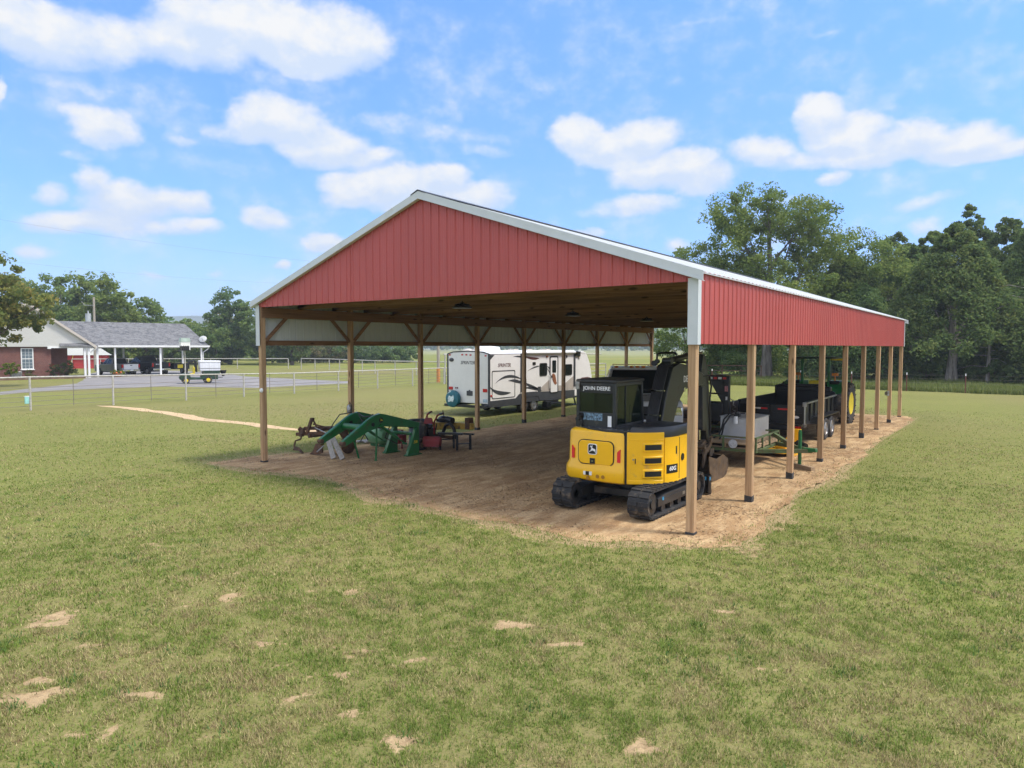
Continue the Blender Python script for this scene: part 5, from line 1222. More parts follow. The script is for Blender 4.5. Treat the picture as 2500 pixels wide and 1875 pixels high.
P('box_lid', MB().prism([(-1.8,1.85),(-.05,1.85),(-.07,2.0),(-1.78,1.97)], 'x', -.73,.73), MT['sign'], ga_, bevel=.03)
P('box_strap', MB().bb(-.72,.72,-1.78,-.08,1.3,1.34), MT['steel'], ga_)
P('roll_bar', MB().tube([(-.62,.95,.8),(-.62,.85,1.5),(-.62,.7,1.9),(-.62,.3,2.0),(-.62,.2,1.9),(-.62,.15,1.0)], .06).tube([(.62,.95,.8),(.62,.85,1.5),(.62,.7,1.9),(.62,.3,2.0),(.62,.2,1.9),(.62,.15,1.0)], .06), MT['black'], ga_)
P('seat', MB().bb(-.55,.55,.3,.65,.75,.88).bb(-.55,.55,.26,.4,.88,1.45), MT['yrim'], ga_, bevel=.05)
P('steering_wheel', MB().lathe([(.15,0),(.17,.012),(.19,0),(.17,-.012)], (-.3,.88,1.12), 'y', 18, True), MT['black'], ga_)
for s in (-1,1):
    wheel(ga_, (s*.62,1.0,.29), .29, .2, MT['yrim'], side=s, rr=.55); wheel(ga_, (s*.6,-.75,.32), .32, .3, MT['yrim'], side=s, rr=.5)
P('spreader', MB().lathe([(.1,.4),(.3,.9),(.3,.92),(.05,.45)], (0,-2.05,.2), 'z', 18).beam((0,-2.0,.5),(0,-1.6,.5),.1,.06), MT['black'], ga_)
# ------------------------------------------------------------------ small green trailer, pallets and fuel tank
ut = thing('farm_trailer', 'small faded green flat trailer with railings and one grey-rimmed wheel showing', 'trailer', (-2.6,8,0), world=True)
TX0, TX1, TY0, TY1 = -4.0, -1.05, 6.95, 9.05
P('frame', MB().bb(TX0,TX1,TY0,TY0+.07,.40,.47).bb(TX0,TX1,TY1-.07,TY1,.40,.47).bb(TX1-.07,TX1,TY0+.07,TY1-.07,.40,.47).bb(TX0,TX0+.07,TY0+.07,TY1-.07,.40,.47), MT['fgreen'], ut)
P('deck', MB().bb(TX0+.07,TX1-.07,TY0+.07,TY1-.07,.41,.44), MT['rust'], ut)
mb = MB().bb(TX0,TX1,TY0,TY0+.05,.76,.80).bb(TX1-.05,TX1,TY0+.05,TY1,.76,.80).bb(TX0,TX1,TY1-.05,TY1-.003,.757,.797)
for x in (TX0+.02,-3.3,-1.95,TX1-.045): mb.bb(x,x+.045,TY0,TY0+.045,.47,.76); mb.bb(x,x+.045,TY1-.045,TY1,.47,.757)
for y in (TY0+.55,TY0+1.2): mb.bb(TX1-.045,TX1,y,y+.045,.47,.76)
P('railing', mb, MT['fgreen'], ut)
P('tongue', MB().beam((TX1,TY0+.15,.44),(.16,7.56,.5),.07,.1).beam((TX1,TY1-.3,.46),(.1,7.62,.5),.07,.1).beam((TX1+.05,TY1-.7,.75),(-.35,7.75,.55),.08,.1), MT['fgreen'], ut)
P('coupler', MB().beam((-.05,7.58,.51),(.28,7.5,.53),.12,.1), MT['green'], ut, bevel=.02)
P('jack', MB().cyl((-.17,7.68,.12),(-.17,7.68,.95),.045,n=14).cyl((-.17,7.68,.95),(-.17,7.68,1.0),.035,n=12), MT['green'], ut)
P('fender', MB().prism(arcpts((-2.95,.32),.42,0,180,12)+arcpts((-2.95,.32),.39,180,0,12), 'y', 6.62, 6.94), MT['dgreen'], ut)
wheel(ut, (-2.95,6.78,.32), .32, .2, MT['ironrim'], ax='y', side=-1, rr=.64)
wheel(ut, (-2.95,9.22,.32), .32, .2, MT['ironrim'], ax='y', side=1, rr=.64)
P('axle', MB().cyl((-2.95,6.85,.32),(-2.95,9.15,.32),.04), MT['black'], ut)
P('round_reflector', MB().cyl((-1.66,6.93,.60),(-1.66,6.945,.60),.115,n=26), mk('grey_round_reflector', (.5,.52,.55), .35, var=.3, scale=25), ut)
pal = thing('pallet', 'weathered wooden pallet on the green trailer under the metal tank', 'pallet', (-1.9,8.0,.475), group=None)
mb = MB()
for k in range(7): mb.bb(-.9+.0,.82,-.98+k*.29,-.98+k*.29+.2,.11,.135)
mb2 = MB()
for x in (-.86,-.05,.72): mb2.bb(x,x+.09,-.98,.98,.025,.11)
P('top_slats', mb, MT['pallet'], pal); P('runners', mb2, MT['pallet'], pal)
mb = MB()
for k in range(4): mb.bb(-.9,.82,-.98+k*.6,-.98+k*.6+.12,0,.024)
P('bottom_slats', mb, MT['pallet'], pal)
tk = thing('fuel_tank', 'boxy silver diamond plate fuel tank with black hose on the green trailer', 'tank', (-1.87,8.55,.612))
P('tank_shell', MB().prism([(-.44,.0),(.44,.0),(.44,.56),(-.44,.6)], 'y', -.75,.75), MT['alu'], tk, bevel=.012)
P('tank_lid', MB().prism([(-.455,.605),(.455,.565),(.455,.578),(-.455,.618)], 'y', -.765,.765), MT['alu'], tk)
P('filler_cap', MB().cyl((.2,-.2,.58),(.2,-.2,.62),.06,n=16).cyl((.05,.2,.58),(.05,.2,.64),.05,n=16).cyl((-.2,.4,.59),(-.2,.4,.63),.07,n=16), MT['dark'], tk)
pu = P('pump', MB().cyl((.0,-.72,.6),(.0,-.72,.74),.06,n=16).bb(-.06,.1,-.78,-.66,.62,.7), MT['dark'], tk, bevel=.01)
P('filter', MB().cyl((.02,-.86,.44),(.02,-.86,.64),.055,n=18), MT['sign'], pu)
P('hose', MB().tube([(.0,-.78,.66),(-.14,-.88,.72),(-.28,-.92,.55),(-.34,-.93,.3),(-.42,-.92,.1),(-.6,-.9,.0),(-.9,-.8,-.02)], .024).tube([(-.05,-.78,.68),(-.1,-.95,.66),(-.25,-1.0,.4),(-.32,-.97,.12),(-.4,-.95,-.05)], .024), MT['hose'], pu)
single('jack_block', MB().beam((-.42,7.82,.055),(.22,7.42,.055),.13,.11), MT['pallet'], 'greyish timber block under the green trailer jack', 'block', (-.1,7.62,0), world=True, bevel=.006)
# ------------------------------------------------------------------ yellow mower lying behind the trailer
ym = thing('mower', 'yellow mowing implement with black drive shaft lying behind the green trailer', 'mower', (-1.2,9.9,0), world=True)
P('deck', MB().prism([(-2.0,9.3),(-1.0,9.2),(-.75,9.6),(-.8,11.0),(-1.9,11.2),(-2.2,10.4)], 'z', .1,.24), MT['yellow'], ym, bevel=.02)
P('upright_plate', MB().prism([(-1.2,.24),(-1.05,.55),(-.92,.78),(-.66,.78),(-.64,.24)], 'y', 9.78,9.84), MT['yellow'], ym, bevel=.008)
P('gearbox', MB().bb(-1.25,-.95,9.3,9.6,.24,.45), MT['yellow'], ym, bevel=.03)
P('drive_shaft', MB().cyl((-1.1,9.3,.42),(-.5,8.85,.5),.035,n=12).cyl((-.52,8.87,.5),(-.25,8.66,.46),.085,.07,n=16), MT['black'], ym)
P('skid', MB().prism([(9.2,.0),(11.0,.0),(11.0,.1),(9.3,.1)], 'x', -.86,-.8), MT['yellow'], ym)
# ------------------------------------------------------------------ black dump trailer
dt_ = thing('dump_trailer', 'black tandem axle dump trailer with red and white tape on its rear gate', 'dump trailer', (-2.3,14.5,0), world=True)
DX0, DX1, DY0, DY1 = -3.38, -1.2, 12.5, 16.9
P('floor', MB().bb(DX0,DX1,DY0,DY1,.62,.74), MT['black'], dt_)
mb = MB()
for x in (DX0,DX1-.05): mb.bb(x,x+.05,DY0+.06,DY1,.74,1.30); mb.bb(x-.02,x+.07,DY0+.05,DY1,1.30,1.36)
for y in np.arange(DY0+.5,DY1,.62):
    mb.bb(DX1+.0,DX1+.05,y,y+.06,.72,1.30); mb.bb(DX0-.05,DX0,y,y+.06,.72,1.30)
P('side_walls', mb, MT['black'], dt_)
P('headboard', MB().prism([(DX0,.74),(DX1,.74),(DX1,1.45),(DX0+1.6,1.75),(DX0+.2,1.72),(DX0,1.66)], 'y', DY1-.06, DY1), MT['black'], dt_)
P('tarp_housing', MB().bb(DX0+.1,DX1-.1,DY1-.3,DY1-.07,1.48,1.66), MT['black'], dt_, bevel=.03)
gt = P('rear_gate', MB().bb(DX0+.03,(DX0+DX1)/2-.01,DY0-.05,DY0,.68,1.24).bb((DX0+DX1)/2+.01,DX1-.03,DY0-.05,DY0,.68,1.24), MT['black'], dt_, bevel=.008)
mb = MB()
for z in (.68,.95,1.2):
    for xa, xb in ((DX0+.03,-2.31),(-2.27,DX1-.03)): mb.bb(xa,xb,DY0-.075,DY0-.05,z,z+.04)
for x in (DX0+.03,-2.36,-2.28,DX1-.08): mb.bb(x,x+.045,DY0-.078,DY0-.05,.72,1.2)
P('gate_ribs', mb, MT['black'], gt)
for x0, x1, mm in ((-3.05,-2.82,'redtape'),(-2.82,-2.6,'sign'),(-2.6,-2.38,'redtape'),(-2.05,-1.85,'redtape'),(-1.85,-1.72,'redtape'),(-1.72,-1.5,'sign')):
    P('reflective_tape', MB().bb(x0,x1,DY0-.056,DY0-.0505,1.08,1.13), MT[mm], gt)
P('gate_latch', MB().tube([(DX1+.0,DY0-.1,1.3),(DX1+.0,DY0-.1,.55)], .03).bb(DX1-.06,DX1+.06,DY0-.12,DY0-.04,1.22,1.36).bb(DX1-.05,DX1+.05,DY0-.12,DY0-.04,.56,.66), MT['steel'], gt)
P('oval_badge', MB().prism([(-1.5+.13*math.cos(a),.86+.045*math.sin(a)) for a in np.linspace(0,2*math.pi,20,endpoint=False)], 'y', DY0-.06, DY0-.05), MT['sign'], gt)
P('chassis', MB().bb(DX0+.4,DX0+.5,DY0+.1,19.0,.42,.6).bb(DX1-.5,DX1-.4,DY0+.1,19.0,.42,.6).bb(DX0+.2,DX1-.2,DY0-.02,DY0+.1,.42,.6), MT['black'], dt_)
P('hoist', MB().cyl((-2.3,13.2,.5),(-2.3,15.5,.62),.08).beam((-2.9,12.6,.5),(-2.1,13.8,.62),.05,.05), MT['dark'], dt_)
P('tail_lamp', MB().bb(-1.5,-1.32,DY0-.03,DY0-.02,.48,.56).bb(-3.2,-3.02,DY0-.03,DY0-.02,.48,.56), MT['redlens'], dt_)
P('fender', MB().bb(-1.18,-.86,13.35,15.95,.80,.83).beam((-1.02,13.35,.82),(-1.02,13.15,.6),.32,.03).beam((-1.02,15.95,.82),(-1.02,16.15,.6),.32,.03), MT['black'], dt_)
for y in (14.05,14.95):
    wheel(dt_, (-1.0,y,.38), .38, .24, MT['ironrim'], side=1, rr=.58, dish=.2); wheel(dt_, (DX0-.2,y,.38), .38, .24, MT['ironrim'], side=-1, rr=.58)
wheel(dt_, (-1.06,17.15,.97), .42, .26, MT['ironrim'], side=1, rr=.55, name='spare_wheel')
P('spare_bracket', MB().bb(-1.3,-1.1,16.9,17.3,.6,1.0), MT['black'], dt_)
P('side_rail', MB().beam((DX1+.05,DY0+.06,1.33),(DX1+.05,DY1,1.36),.03,.05), MT['steel'], dt_)
# ------------------------------------------------------------------ gooseneck trailer behind the stick
gn = thing('gooseneck_trailer', 'black gooseneck trailer neck with red and white reflectors behind the excavator bucket arm', 'trailer', (-3.6,10.9,0), world=True)
nk = P('neck', MB().bb(-3.27,-3.10,10.74,10.9,.62,2.22).bb(-4.35,-3.27,10.74,10.9,2.06,2.22).bb(-4.35,-4.2,10.74,10.9,.62,2.06).bb(-4.2,-3.27,10.76,10.86,1.62,1.67), MT['black'], gn, bevel=.02)
P('gusset', MB().prism([(-3.75,2.06),(-3.27,2.06),(-3.27,1.25)], 'y', 10.78,10.84).prism([(-3.27,.62),(-3.10,.62),(-3.02,.9),(-3.1,1.4)], 'y', 10.78, 10.84), MT['black'], nk)
for k, mm in enumerate(('sign','redtape','sign','redtape','sign','redtape')):
    P('reflector', MB().bb(-4.05+k*.15,-4.05+k*.15+.11,10.73,10.738,2.11,2.18), MT[mm], nk)
P('toolbox', MB().bb(-4.19,-3.28,10.70,11.3,.75,1.36), MT['black'], gn, bevel=.03)
P('warning_sticker', MB().bb(-3.23,-3.13,10.73,10.738,1.72,1.9), mk('pink_red_sticker', (.5,.2,.22), .5, var=.5, scale=25), nk)
P('side_marker', MB().bb(-3.2,-3.14,10.73,10.738,1.45,1.56), MT['sign'], nk)
P('jack_leg', MB().bb(-4.3,-4.18,10.6,10.72,.0,.9).bb(-3.22,-3.10,10.6,10.72,.0,.9), MT['black'], gn)
P('deck', MB().bb(-5.4,-3.5,11.3,19.5,.72,.85), MT['rust'], gn); P('side_frame', MB().bb(-5.5,-5.4,11.3,19.5,.66,.85).bb(-3.5,-3.42,11.3,19.5,.66,.85), MT['black'], gn)
P('safety_chain', MB().tube([(-3.08,10.8,1.5),(-2.95,10.8,1.42),(-2.98,10.8,1.3),(-2.88,10.8,1.24),(-3.0,10.8,1.16),(-2.9,10.8,1.1)], .016), MT['steel'], gn)
for y in (15.5,16.4):
    for x, s in ((-5.62,-1),(-3.3,1)): wheel(gn, (x,y,.37), .37, .22, MT['ironrim'], side=s)
# ------------------------------------------------------------------ green tractor with canopy
tr = thing('tractor', 'green farm tractor with yellow rear wheels and canopy at the barn\'s far end', 'tractor', (-2.55,20.3,0))
wheel(tr, (1.15,-.2,.83), .83, .42, MT['yrim'], side=1, rr=.56, lugs=22, dish=.2)
wheel(tr, (-1.15,-.2,.83), .83, .42, MT['yrim'], side=-1, rr=.56, lugs=22, dish=.2)
wheel(tr, (.85,2.1,.48), .48, .26, MT['yrim'], side=1, rr=.5, lugs=14); wheel(tr, (-.85,2.1,.48), .48, .26, MT['yrim'], side=-1, rr=.5, lugs=14)
P('hood', MB().prism([(.55,.85),(2.55,.9),(2.6,1.35),(2.4,1.55),(.55,1.66)], 'x', -.36,.36), MT['green'], tr, bevel=.05)
P('transmission', MB().bb(-.3,.3,-.6,2.4,.55,.95).cyl((-1.0,-.2,.83),(1.0,-.2,.83),.16,n=18).bb(-.75,.75,2.0,2.2,.4,.55), MT['dgreen'], tr, bevel=.04)
for s in (-1,1):
    P('fender', MB().prism(arcpts((-.2,.83),.93,25,165,14)+arcpts((-.2,.83),.90,165,25,14), 'x', min(s*.55,s*1.22), max(s*.55,s*1.22)).bb(min(s*.53,s*.57),max(s*.53,s*.57),-.85,.55,.8,1.72), MT['green'], tr)
    P('amber_lamp', MB().bb(min(s*.6,s*.85),max(s*.6,s*.85),-.45,-.35,1.95,2.07).bb(min(s*.7,s*.75),max(s*.7,s*.75),-.42,-.38,1.72,1.95), MT['amber'], tr, bevel=.02)
    P('fender_lamp', MB().bb(min(s*.58,s*.95),max(s*.58,s*.95),-.72,-.62,1.62,1.76), MT['black'], tr, bevel=.02)
    P('roll_post', MB().bb(s*.52-.05,s*.52+.05,-.62,-.52,.95,2.66), MT['green'], tr, bevel=.01)
cn = P('canopy', MB().prism(rrect(-.78,.82,-.95,.75,.15), 'z', 2.66, 2.74), MT['dgreen'], tr, bevel=.02)
P('canopy_corner', MB().prism([(.35,.5),(.86,.5),(.86,.86),(.45,.86)], 'z', 2.58,2.70), MT['yrim'], cn, bevel=.02)
P('seat', MB().bb(-.27,.27,-.45,.05,1.15,1.28).bb(-.27,.27,-.55,-.42,1.28,1.75), MT['yrim'], tr, bevel=.05)
P('steering_wheel', MB().tube([(0,.55,1.55),(0,.4,1.72)],.025).lathe([(.18,0),(.2,.015),(.22,0),(.2,-.015)], (0,.4,1.74), 'z', 20, True), MT['black'], tr)
P('exhaust', MB().cyl((.12,1.6,1.55),(.12,1.6,2.35),.045,n=14), MT['black'], tr)
P('lift_arm', MB().beam((-.4,-.5,.7),(-.5,-1.4,.5),.06,.1).beam((.4,-.5,.7),(.5,-1.4,.5),.06,.1).beam((0,-.5,1.0),(0,-1.3,.9),.06,.06), MT['dark'], tr)
# ------------------------------------------------------------------ brick house with its carport: local x along the front, y into the house
def brick():
    m, n, l, b = newmat('red_brick_wall')
    tc = nd(n, 'ShaderNodeTexCoord').outputs['Object']
    s = nd(n, 'ShaderNodeSeparateXYZ'); l.new(tc, s.inputs[0]); c3 = nd(n, 'ShaderNodeCombineXYZ')
    ad = nd(n, 'ShaderNodeMath', operation='ADD'); l.new(s.outputs[0], ad.inputs[0]); l.new(s.outputs[1], ad.inputs[1])
    l.new(ad.outputs[0], c3.inputs[0]); l.new(s.outputs[2], c3.inputs[1])
    t = nd(n, 'ShaderNodeTexBrick'); l.new(c3.outputs[0], t.inputs['Vector']); t.inputs['Scale'].default_value = 1
    t.inputs['Color1'].default_value = (.115,.034,.027,1); t.inputs['Color2'].default_value = (.18,.055,.04,1); t.inputs['Mortar'].default_value = (.28,.2,.17,1)
    t.inputs['Mortar Size'].default_value = .008; t.inputs['Brick Width'].default_value = .22; t.inputs['Row Height'].default_value = .075
    c = mixc(n, l, maprange(n, l, noise(n, l, tc, 1.1, 4), .35, .7, 0, .4), t.outputs[0], (.12,.035,.03))
    l.new(c, b.inputs['Base Color']); b.inputs['Roughness'].default_value = .9; return m
def shingles():
    m, n, l, b = newmat('grey_shingles')
    tc = nd(n, 'ShaderNodeTexCoord').outputs['Object']
    t = nd(n, 'ShaderNodeTexBrick'); l.new(tc, t.inputs['Vector']); t.inputs['Scale'].default_value = 1
    t.inputs['Color1'].default_value = (.07,.073,.08,1); t.inputs['Color2'].default_value = (.2,.202,.21,1); t.inputs['Mortar'].default_value = (.06,.06,.065,1)
    t.inputs['Mortar Size'].default_value = .012; t.inputs['Brick Width'].default_value = .42; t.inputs['Row Height'].default_value = .15; t.offset = .37
    c = mixc(n, l, maprange(n, l, noise(n, l, tc, 2.6, 5, .7), .4, .66, 0, .75), t.outputs[0], (.21,.212,.22))
    c = mixc(n, l, maprange(n, l, noise(n, l, mapped(n, l, tc, (1,1.7,1)), 4.2, 4, .7), .52, .66, 0, .65), c, (.055,.058,.064))
    l.new(c, b.inputs['Base Color']); b.inputs['Roughness'].default_value = .95; return m
def siding():
    m, n, l, b = newmat('white_lap_siding')
    tc = nd(n, 'ShaderNodeTexCoord').outputs['Object']; s = nd(n, 'ShaderNodeSeparateXYZ'); l.new(tc, s.inputs[0])
    f = nd(n, 'ShaderNodeMath', operation='FRACT'); q = nd(n, 'ShaderNodeMath', operation='MULTIPLY'); q.inputs[1].default_value = 6.5; l.new(s.outputs[2], q.inputs[0]); l.new(q.outputs[0], f.inputs[0])
    b.inputs['Base Color'].default_value = (.70,.69,.66,1); b.inputs['Roughness'].default_value = .6
    bump(n, l, b, f.outputs[0], 1., .03); return m
BR, SHG, SID = brick(), shingles(), siding()
HTH = R(81); HU = np.array([math.cos(HTH), math.sin(HTH)]); HV = np.array([-math.sin(HTH), math.cos(HTH)]); HO = np.array([-74.24, 20.2])
def loc(s, t, z=0):
    p = HO+HU*s+HV*t; return (float(p[0]), float(p[1]), z)
ho_ = thing('brick_house', 'red brick house with white gable and a grey shingled carport wing', 'house', loc(0,0), HTH)
P('front_wall', MB().bb(-10.6,-3.12,.3,.5,0,3.2).bb(-3.32,-3.12,.5,2.2,0,3.2).bb(-3.32,-1.3,2.2,2.4,0,3.2).bb(-1.5,-1.3,2.4,8.6,0,3.2).bb(-10.6,-10.4,.5,8.6,0,3.2).bb(-10.4,-1.5,8.4,8.6,0,3.2), BR, ho_)
PK, PZ = -5.1, 7.5
P('gable_siding', MB().prism([(-10.8,3.34),(-10.8,3.22),(.55,3.22),(.55,3.34),(PK,PZ)], 'y', 0, .2), SID, ho_)
P('frieze_board', MB().bb(-3.4,.6,-.03,.0,3.08,3.24).bb(-3.45,-3.15,-.04,.3,3.0,3.26), MT['white'], ho_)
P('porch_ceiling', MB().bb(-3.1,12.2,.2,7.4,3.1,3.14), MT['white'], ho_)
for s, a in ((1,.9),(-1,-11.1)):
    z0 = 3.12; d = .16
    P('roof', MB().prism([(a,z0),(PK,PZ+.06),(PK,PZ+.06+d),(a,z0+d)], 'y', -.3, 9.0), SHG, ho_)
    P('rake_board', MB().prism([(a,z0-.16),(PK,PZ-.1),(PK,PZ+.04+d),(a,z0+d-.02)], 'y', -.38, -.302), MT['tan'], ho_)
SX0, SX1, RD, RZ, TE = -2.4, 12.4, 3.8, 5.85, 7.95
vs = [(SX0,-.35,3.22),(SX1,-.35,3.22),(SX1,TE,3.22),(SX0,TE,3.22),(SX0,RD,RZ),(SX1-1.25,RD,RZ)]
up2 = [(x,y,z+.13) for x,y,z in vs]
P('carport_roof', MB().add(vs+up2, [(0,1,5,4),(2,3,4,5),(1,2,5),(6,10,11,7),(8,11,10,9),(7,11,8),(0,6,7,1),(1,7,8,2),(2,8,9,3),(0,4,10,6),(3,9,10,4)]), SHG, ho_)
P('gutter', MB().bb(.95,SX1+.05,-.48,-.355,3.2,3.37), MT['white'], ho_)
P('soffit', MB().bb(.7,SX1-.02,-.35,.18,3.13,3.19), MT['white'], ho_)
for s in (-.2,.16,.95,2.63,7.17,11.62):
    w2 = .085 if s > 1 else .1
    c_ = P('column', MB().bb(s-w2,s+w2,-.1,.1,.0,3.12), MT['white'], ho_)
    if s < .5: P('column_base', MB().bb(s-.13,s+.13,-.15,.15,0,.16), MT['white'], c_)
for s in (1.5,5.4,9.64,12.0): P('rear_column', MB().bb(s-.08,s+.08,7.2,7.36,0,3.12), MT['white'], ho_)
P('downspout', MB().tube([(12.35,-.42,3.2),(12.25,-.3,2.95),(12.0,-.05,2.72),(11.84,.0,2.6),(11.82,.0,.1)], .05), MT['white'], ho_)
P('downspout', MB().tube([(.88,-.4,3.2),(.75,-.3,2.95),(.5,-.1,2.8),(.34,.0,2.6)], .05), MT['white'], ho_)
w0, w1, wz0, wz1 = -5.66, -4.62, .95, 3.08
w_ = P('window', ring(MB(), [(w0,wz0),(w1,wz0),(w1,wz1),(w0,wz1)], [(w0+.09,wz0+.09),(w1-.09,wz0+.09),(w1-.09,wz1-.09),(w0+.09,wz1-.09)], 'y', .24, .32), MT['white'], ho_)
P('pane', MB().bb(w0+.09,w1-.09,.28,.3,wz0+.09,wz1-.09), mk('blue_grey_window_glass', (.13,.17,.2), .12, var=.2, scale=1.2), w_)
mb = MB().bb(w0+.09,w1-.09,.25,.279,1.97,2.05)
for k in (1,2): mb.bb(w0+.09+k*.287-.01,w0+.09+k*.287+.01,.262,.279,wz0+.09,1.97); mb.bb(w0+.09+k*.287-.01,w0+.09+k*.287+.01,.262,.279,2.05,wz1-.09)
for z in (1.3,1.62,2.38,2.68): mb.bb(w0+.09,w1-.09,.266,.279,z-.01,z+.01)
P('muntins', mb, MT['white'], w_); P('sill', MB().bb(w0-.08,w1+.08,.16,.3,wz0-.06,wz0), MT['white'], w_)
ds = thing('satellite_dish', 'round white satellite dish on the right end of the grey carport roof', 'satellite dish', loc(11.83,.1,4.2), HTH)
P('reflector', MB().lathe([(0,0),(.19,.016),(.32,.055),(.43,.11),(.44,.11),(.32,.045),(.19,.006),(0,-.01)], (0,0,0), 'y', 28).xf(Matrix.Rotation(R(-40),4,'Z') @ Matrix.Rotation(R(-32),4,'X')), mk('grey_white_dish', (.42,.43,.44), .5), ds)
P('mast', MB().tube([(0,.3,-.55),(0,.12,-.05)], .03), MT['steel'], ds); P('feed_arm', MB().tube([(0,-.02,-.3),(-.22,-.42,.02)], .018), MT['dark'], ds)
# red shed far behind
_p = CAMP+(_fw+_rt*(222-1250)/FPX)*104; SHP = (float(_p[0]), float(_p[1]), 0)
sh = thing('red_shed', 'low red shed with a white metal roof seen through the carport', 'shed', SHP, R(64))
P('wall', MB().bb(-6.2,2.4,-.5,4,0,2.0), mk('red_painted_boards', (.42,.028,.03), .7, var=.2, stretch=(1,1,8)), sh)
P('roof', MB().prism([(-6.6,2.0),(2.8,2.0),(1.4,3.0),(-6.6,3.2)], 'y', -.9,4.5), MT['sign'], sh)
P('ladder', MB().beam((-2.6,-.65,.1),(-2.1,-.55,2.0),.12,.08), MT['yrim'], sh)
# martin house on a tall pole by the fence
bh = thing('bird_house', 'white martin house with green roof on a tall white pole behind the fence', 'bird house', (-35.6,10.25,0), R(75))
bh.scale = (.75,.75,1.0)
P('pole', MB().cyl((0,0,0),(0,0,3.0),.045,n=12), MT['pipe'], bh)
bx = P('box', MB().prism([(-.34,3.22),(.34,3.22),(.34,3.5),(-.34,3.5)], 'y', -.3, .3).bb(.27,.34,-.3,.3,2.98,3.22), MT['white'], bh)
P('nest_openings', MB().bb(-.31,.26,-.29,.29,2.99,3.218).bb(-.33,.3,-.32,.32,2.95,2.99), MT['black'], bx)
mb = MB()
for k in range(4): mb.bb(-.31+k*.16-.02,-.31+k*.16+.02,-.305,-.29,2.98,3.25)
P('dividers', mb, MT['charcoal'], bx)
P('roof', MB().prism([(-.36,3.49),(-.30,3.70),(.30,3.70),(.36,3.49),(.34,3.47),(-.34,3.47)], 'y', -.33,.33), mk('pale_green_roof_paint', (.42,.52,.47), .5, var=.2), bh)
# garden things by the house
t = thing('air_conditioner', 'grey air conditioning unit in front of the brick wall', 'air conditioner', loc(-6.3,-.9), HTH)
P('case', MB().bb(-.45,.45,-.35,.35,.05,.8), MT['steel'], t, bevel=.02); mb = MB()
for k in range(6): mb.bb(-.4,.4,-.365,-.35,.12+k*.11,.15+k*.11)
P('louvres', mb, MT['dark'], t); P('pad', MB().bb(-.55,.55,-.45,.45,0,.05), MT['tan'], t)
single('garden_edging', MB().bb(-9,-.6,-1.9,-1.78,0,.16), mk('brown_edging', (.16,.1,.07), .9, var=.3), 'low brown edging along the flower bed by the brick house', 'edging', loc(0,0), HTH)
fpot = thing('flower_pot', 'planter of green foliage and orange flowers before the carport column', 'flower pot', loc(2.75,-.6))
P('pot', MB().lathe([(.25,0),(.36,.3),(.4,.32),(.36,.34),(.3,.3)], (0,0,0), 'z', 20), mk('terracotta', (.35,.15,.08), .8), fpot)

# ------------------------------------------------------------------ fences
def zfence(label, pts, rails, spacing, mt, group=None, name='pipe_fence', pr=.05, rr=.04, height=1.42, stays=False, cable=.012, tops=None):
    """posts and rails along a polyline of ground points"""
    f = thing(name, label, 'fence', (pts[0][0],pts[0][1],0), world=True, group=group)
    P_ = []
    for a, b2 in zip(pts, pts[1:]):
        L = math.dist(a, b2); k = max(1, round(L/spacing))
        P_ += [(a[0]+(b2[0]-a[0])*i/k, a[1]+(b2[1]-a[1])*i/k) for i in range(k)]
    P_.append(pts[-1])
    hz = height if callable(height) else (lambda y: height)
    for p in P_: P('post', MB().cyl((p[0],p[1],-.02),(p[0],p[1],hz(p[1])),pr,n=12), mt, f)
    P('top_rail', MB().tube([(p[0],p[1],hz(p[1])) for p in P_], rr, 8), mt, f)
    for z in rails:
        P('rail', MB().tube([(p[0]-.0,p[1],z) for p in pts], cable, 6), MT['wire'] if cable < .03 else mt, f)
    if stays:
        for p, q in zip(P_, P_[1:]):
            P('stay', MB().cyl(((p[0]+q[0])/2,(p[1]+q[1])/2,.12),((p[0]+q[0])/2,(p[1]+q[1])/2,hz((p[1]+q[1])/2)),.016,n=8), MT['wire'], f)
    return f
zfence('long white pipe fence with wire strands in front of the house and driveway', [(-35.2,-13.4),(-35.2,6.0),(-35.3,10.1),(-35.2,32.6)], (.22,.45,.68,.90,1.12), 3.83, MT['pipe'], stays=True, name='pipe_fence', group=None, height=lambda y: 1.66-.27*min(1,max(0,(y-3)/14)))
zfence('far white pipe fence running behind the carport and utility cart', [(-104,30),(-89,46.4),(-82.5,50.6)], (.5,.95), 3.9, MT['pipe'], pr=.06, rr=.06, height=1.5)
zfence('middle distance white pipe fence along the field edge behind the lawn', [(-79.4,50.6),(-72.7,50.3),(-58,45.4),(-36.5,44.6)], (.4,.8,1.15), 3.7, MT['pipe'], pr=.06, rr=.06, height=1.55)
zfence('white pipe corral fence beyond the nose of the travel trailer', [(-35.2,33.3),(-33.4,40),(-29.8,51.2)], (.4,.8,1.15), 3.5, MT['pipe'], pr=.055, rr=.055, height=1.5, cable=.03)
zfence('rusty brown pipe fence continuing right of the white corral', [(-29.2,51.6),(-22,53),(-15,54)], (.5,.95), 3.4, MT['rust'], pr=.05, rr=.04, height=1.42, cable=.03)
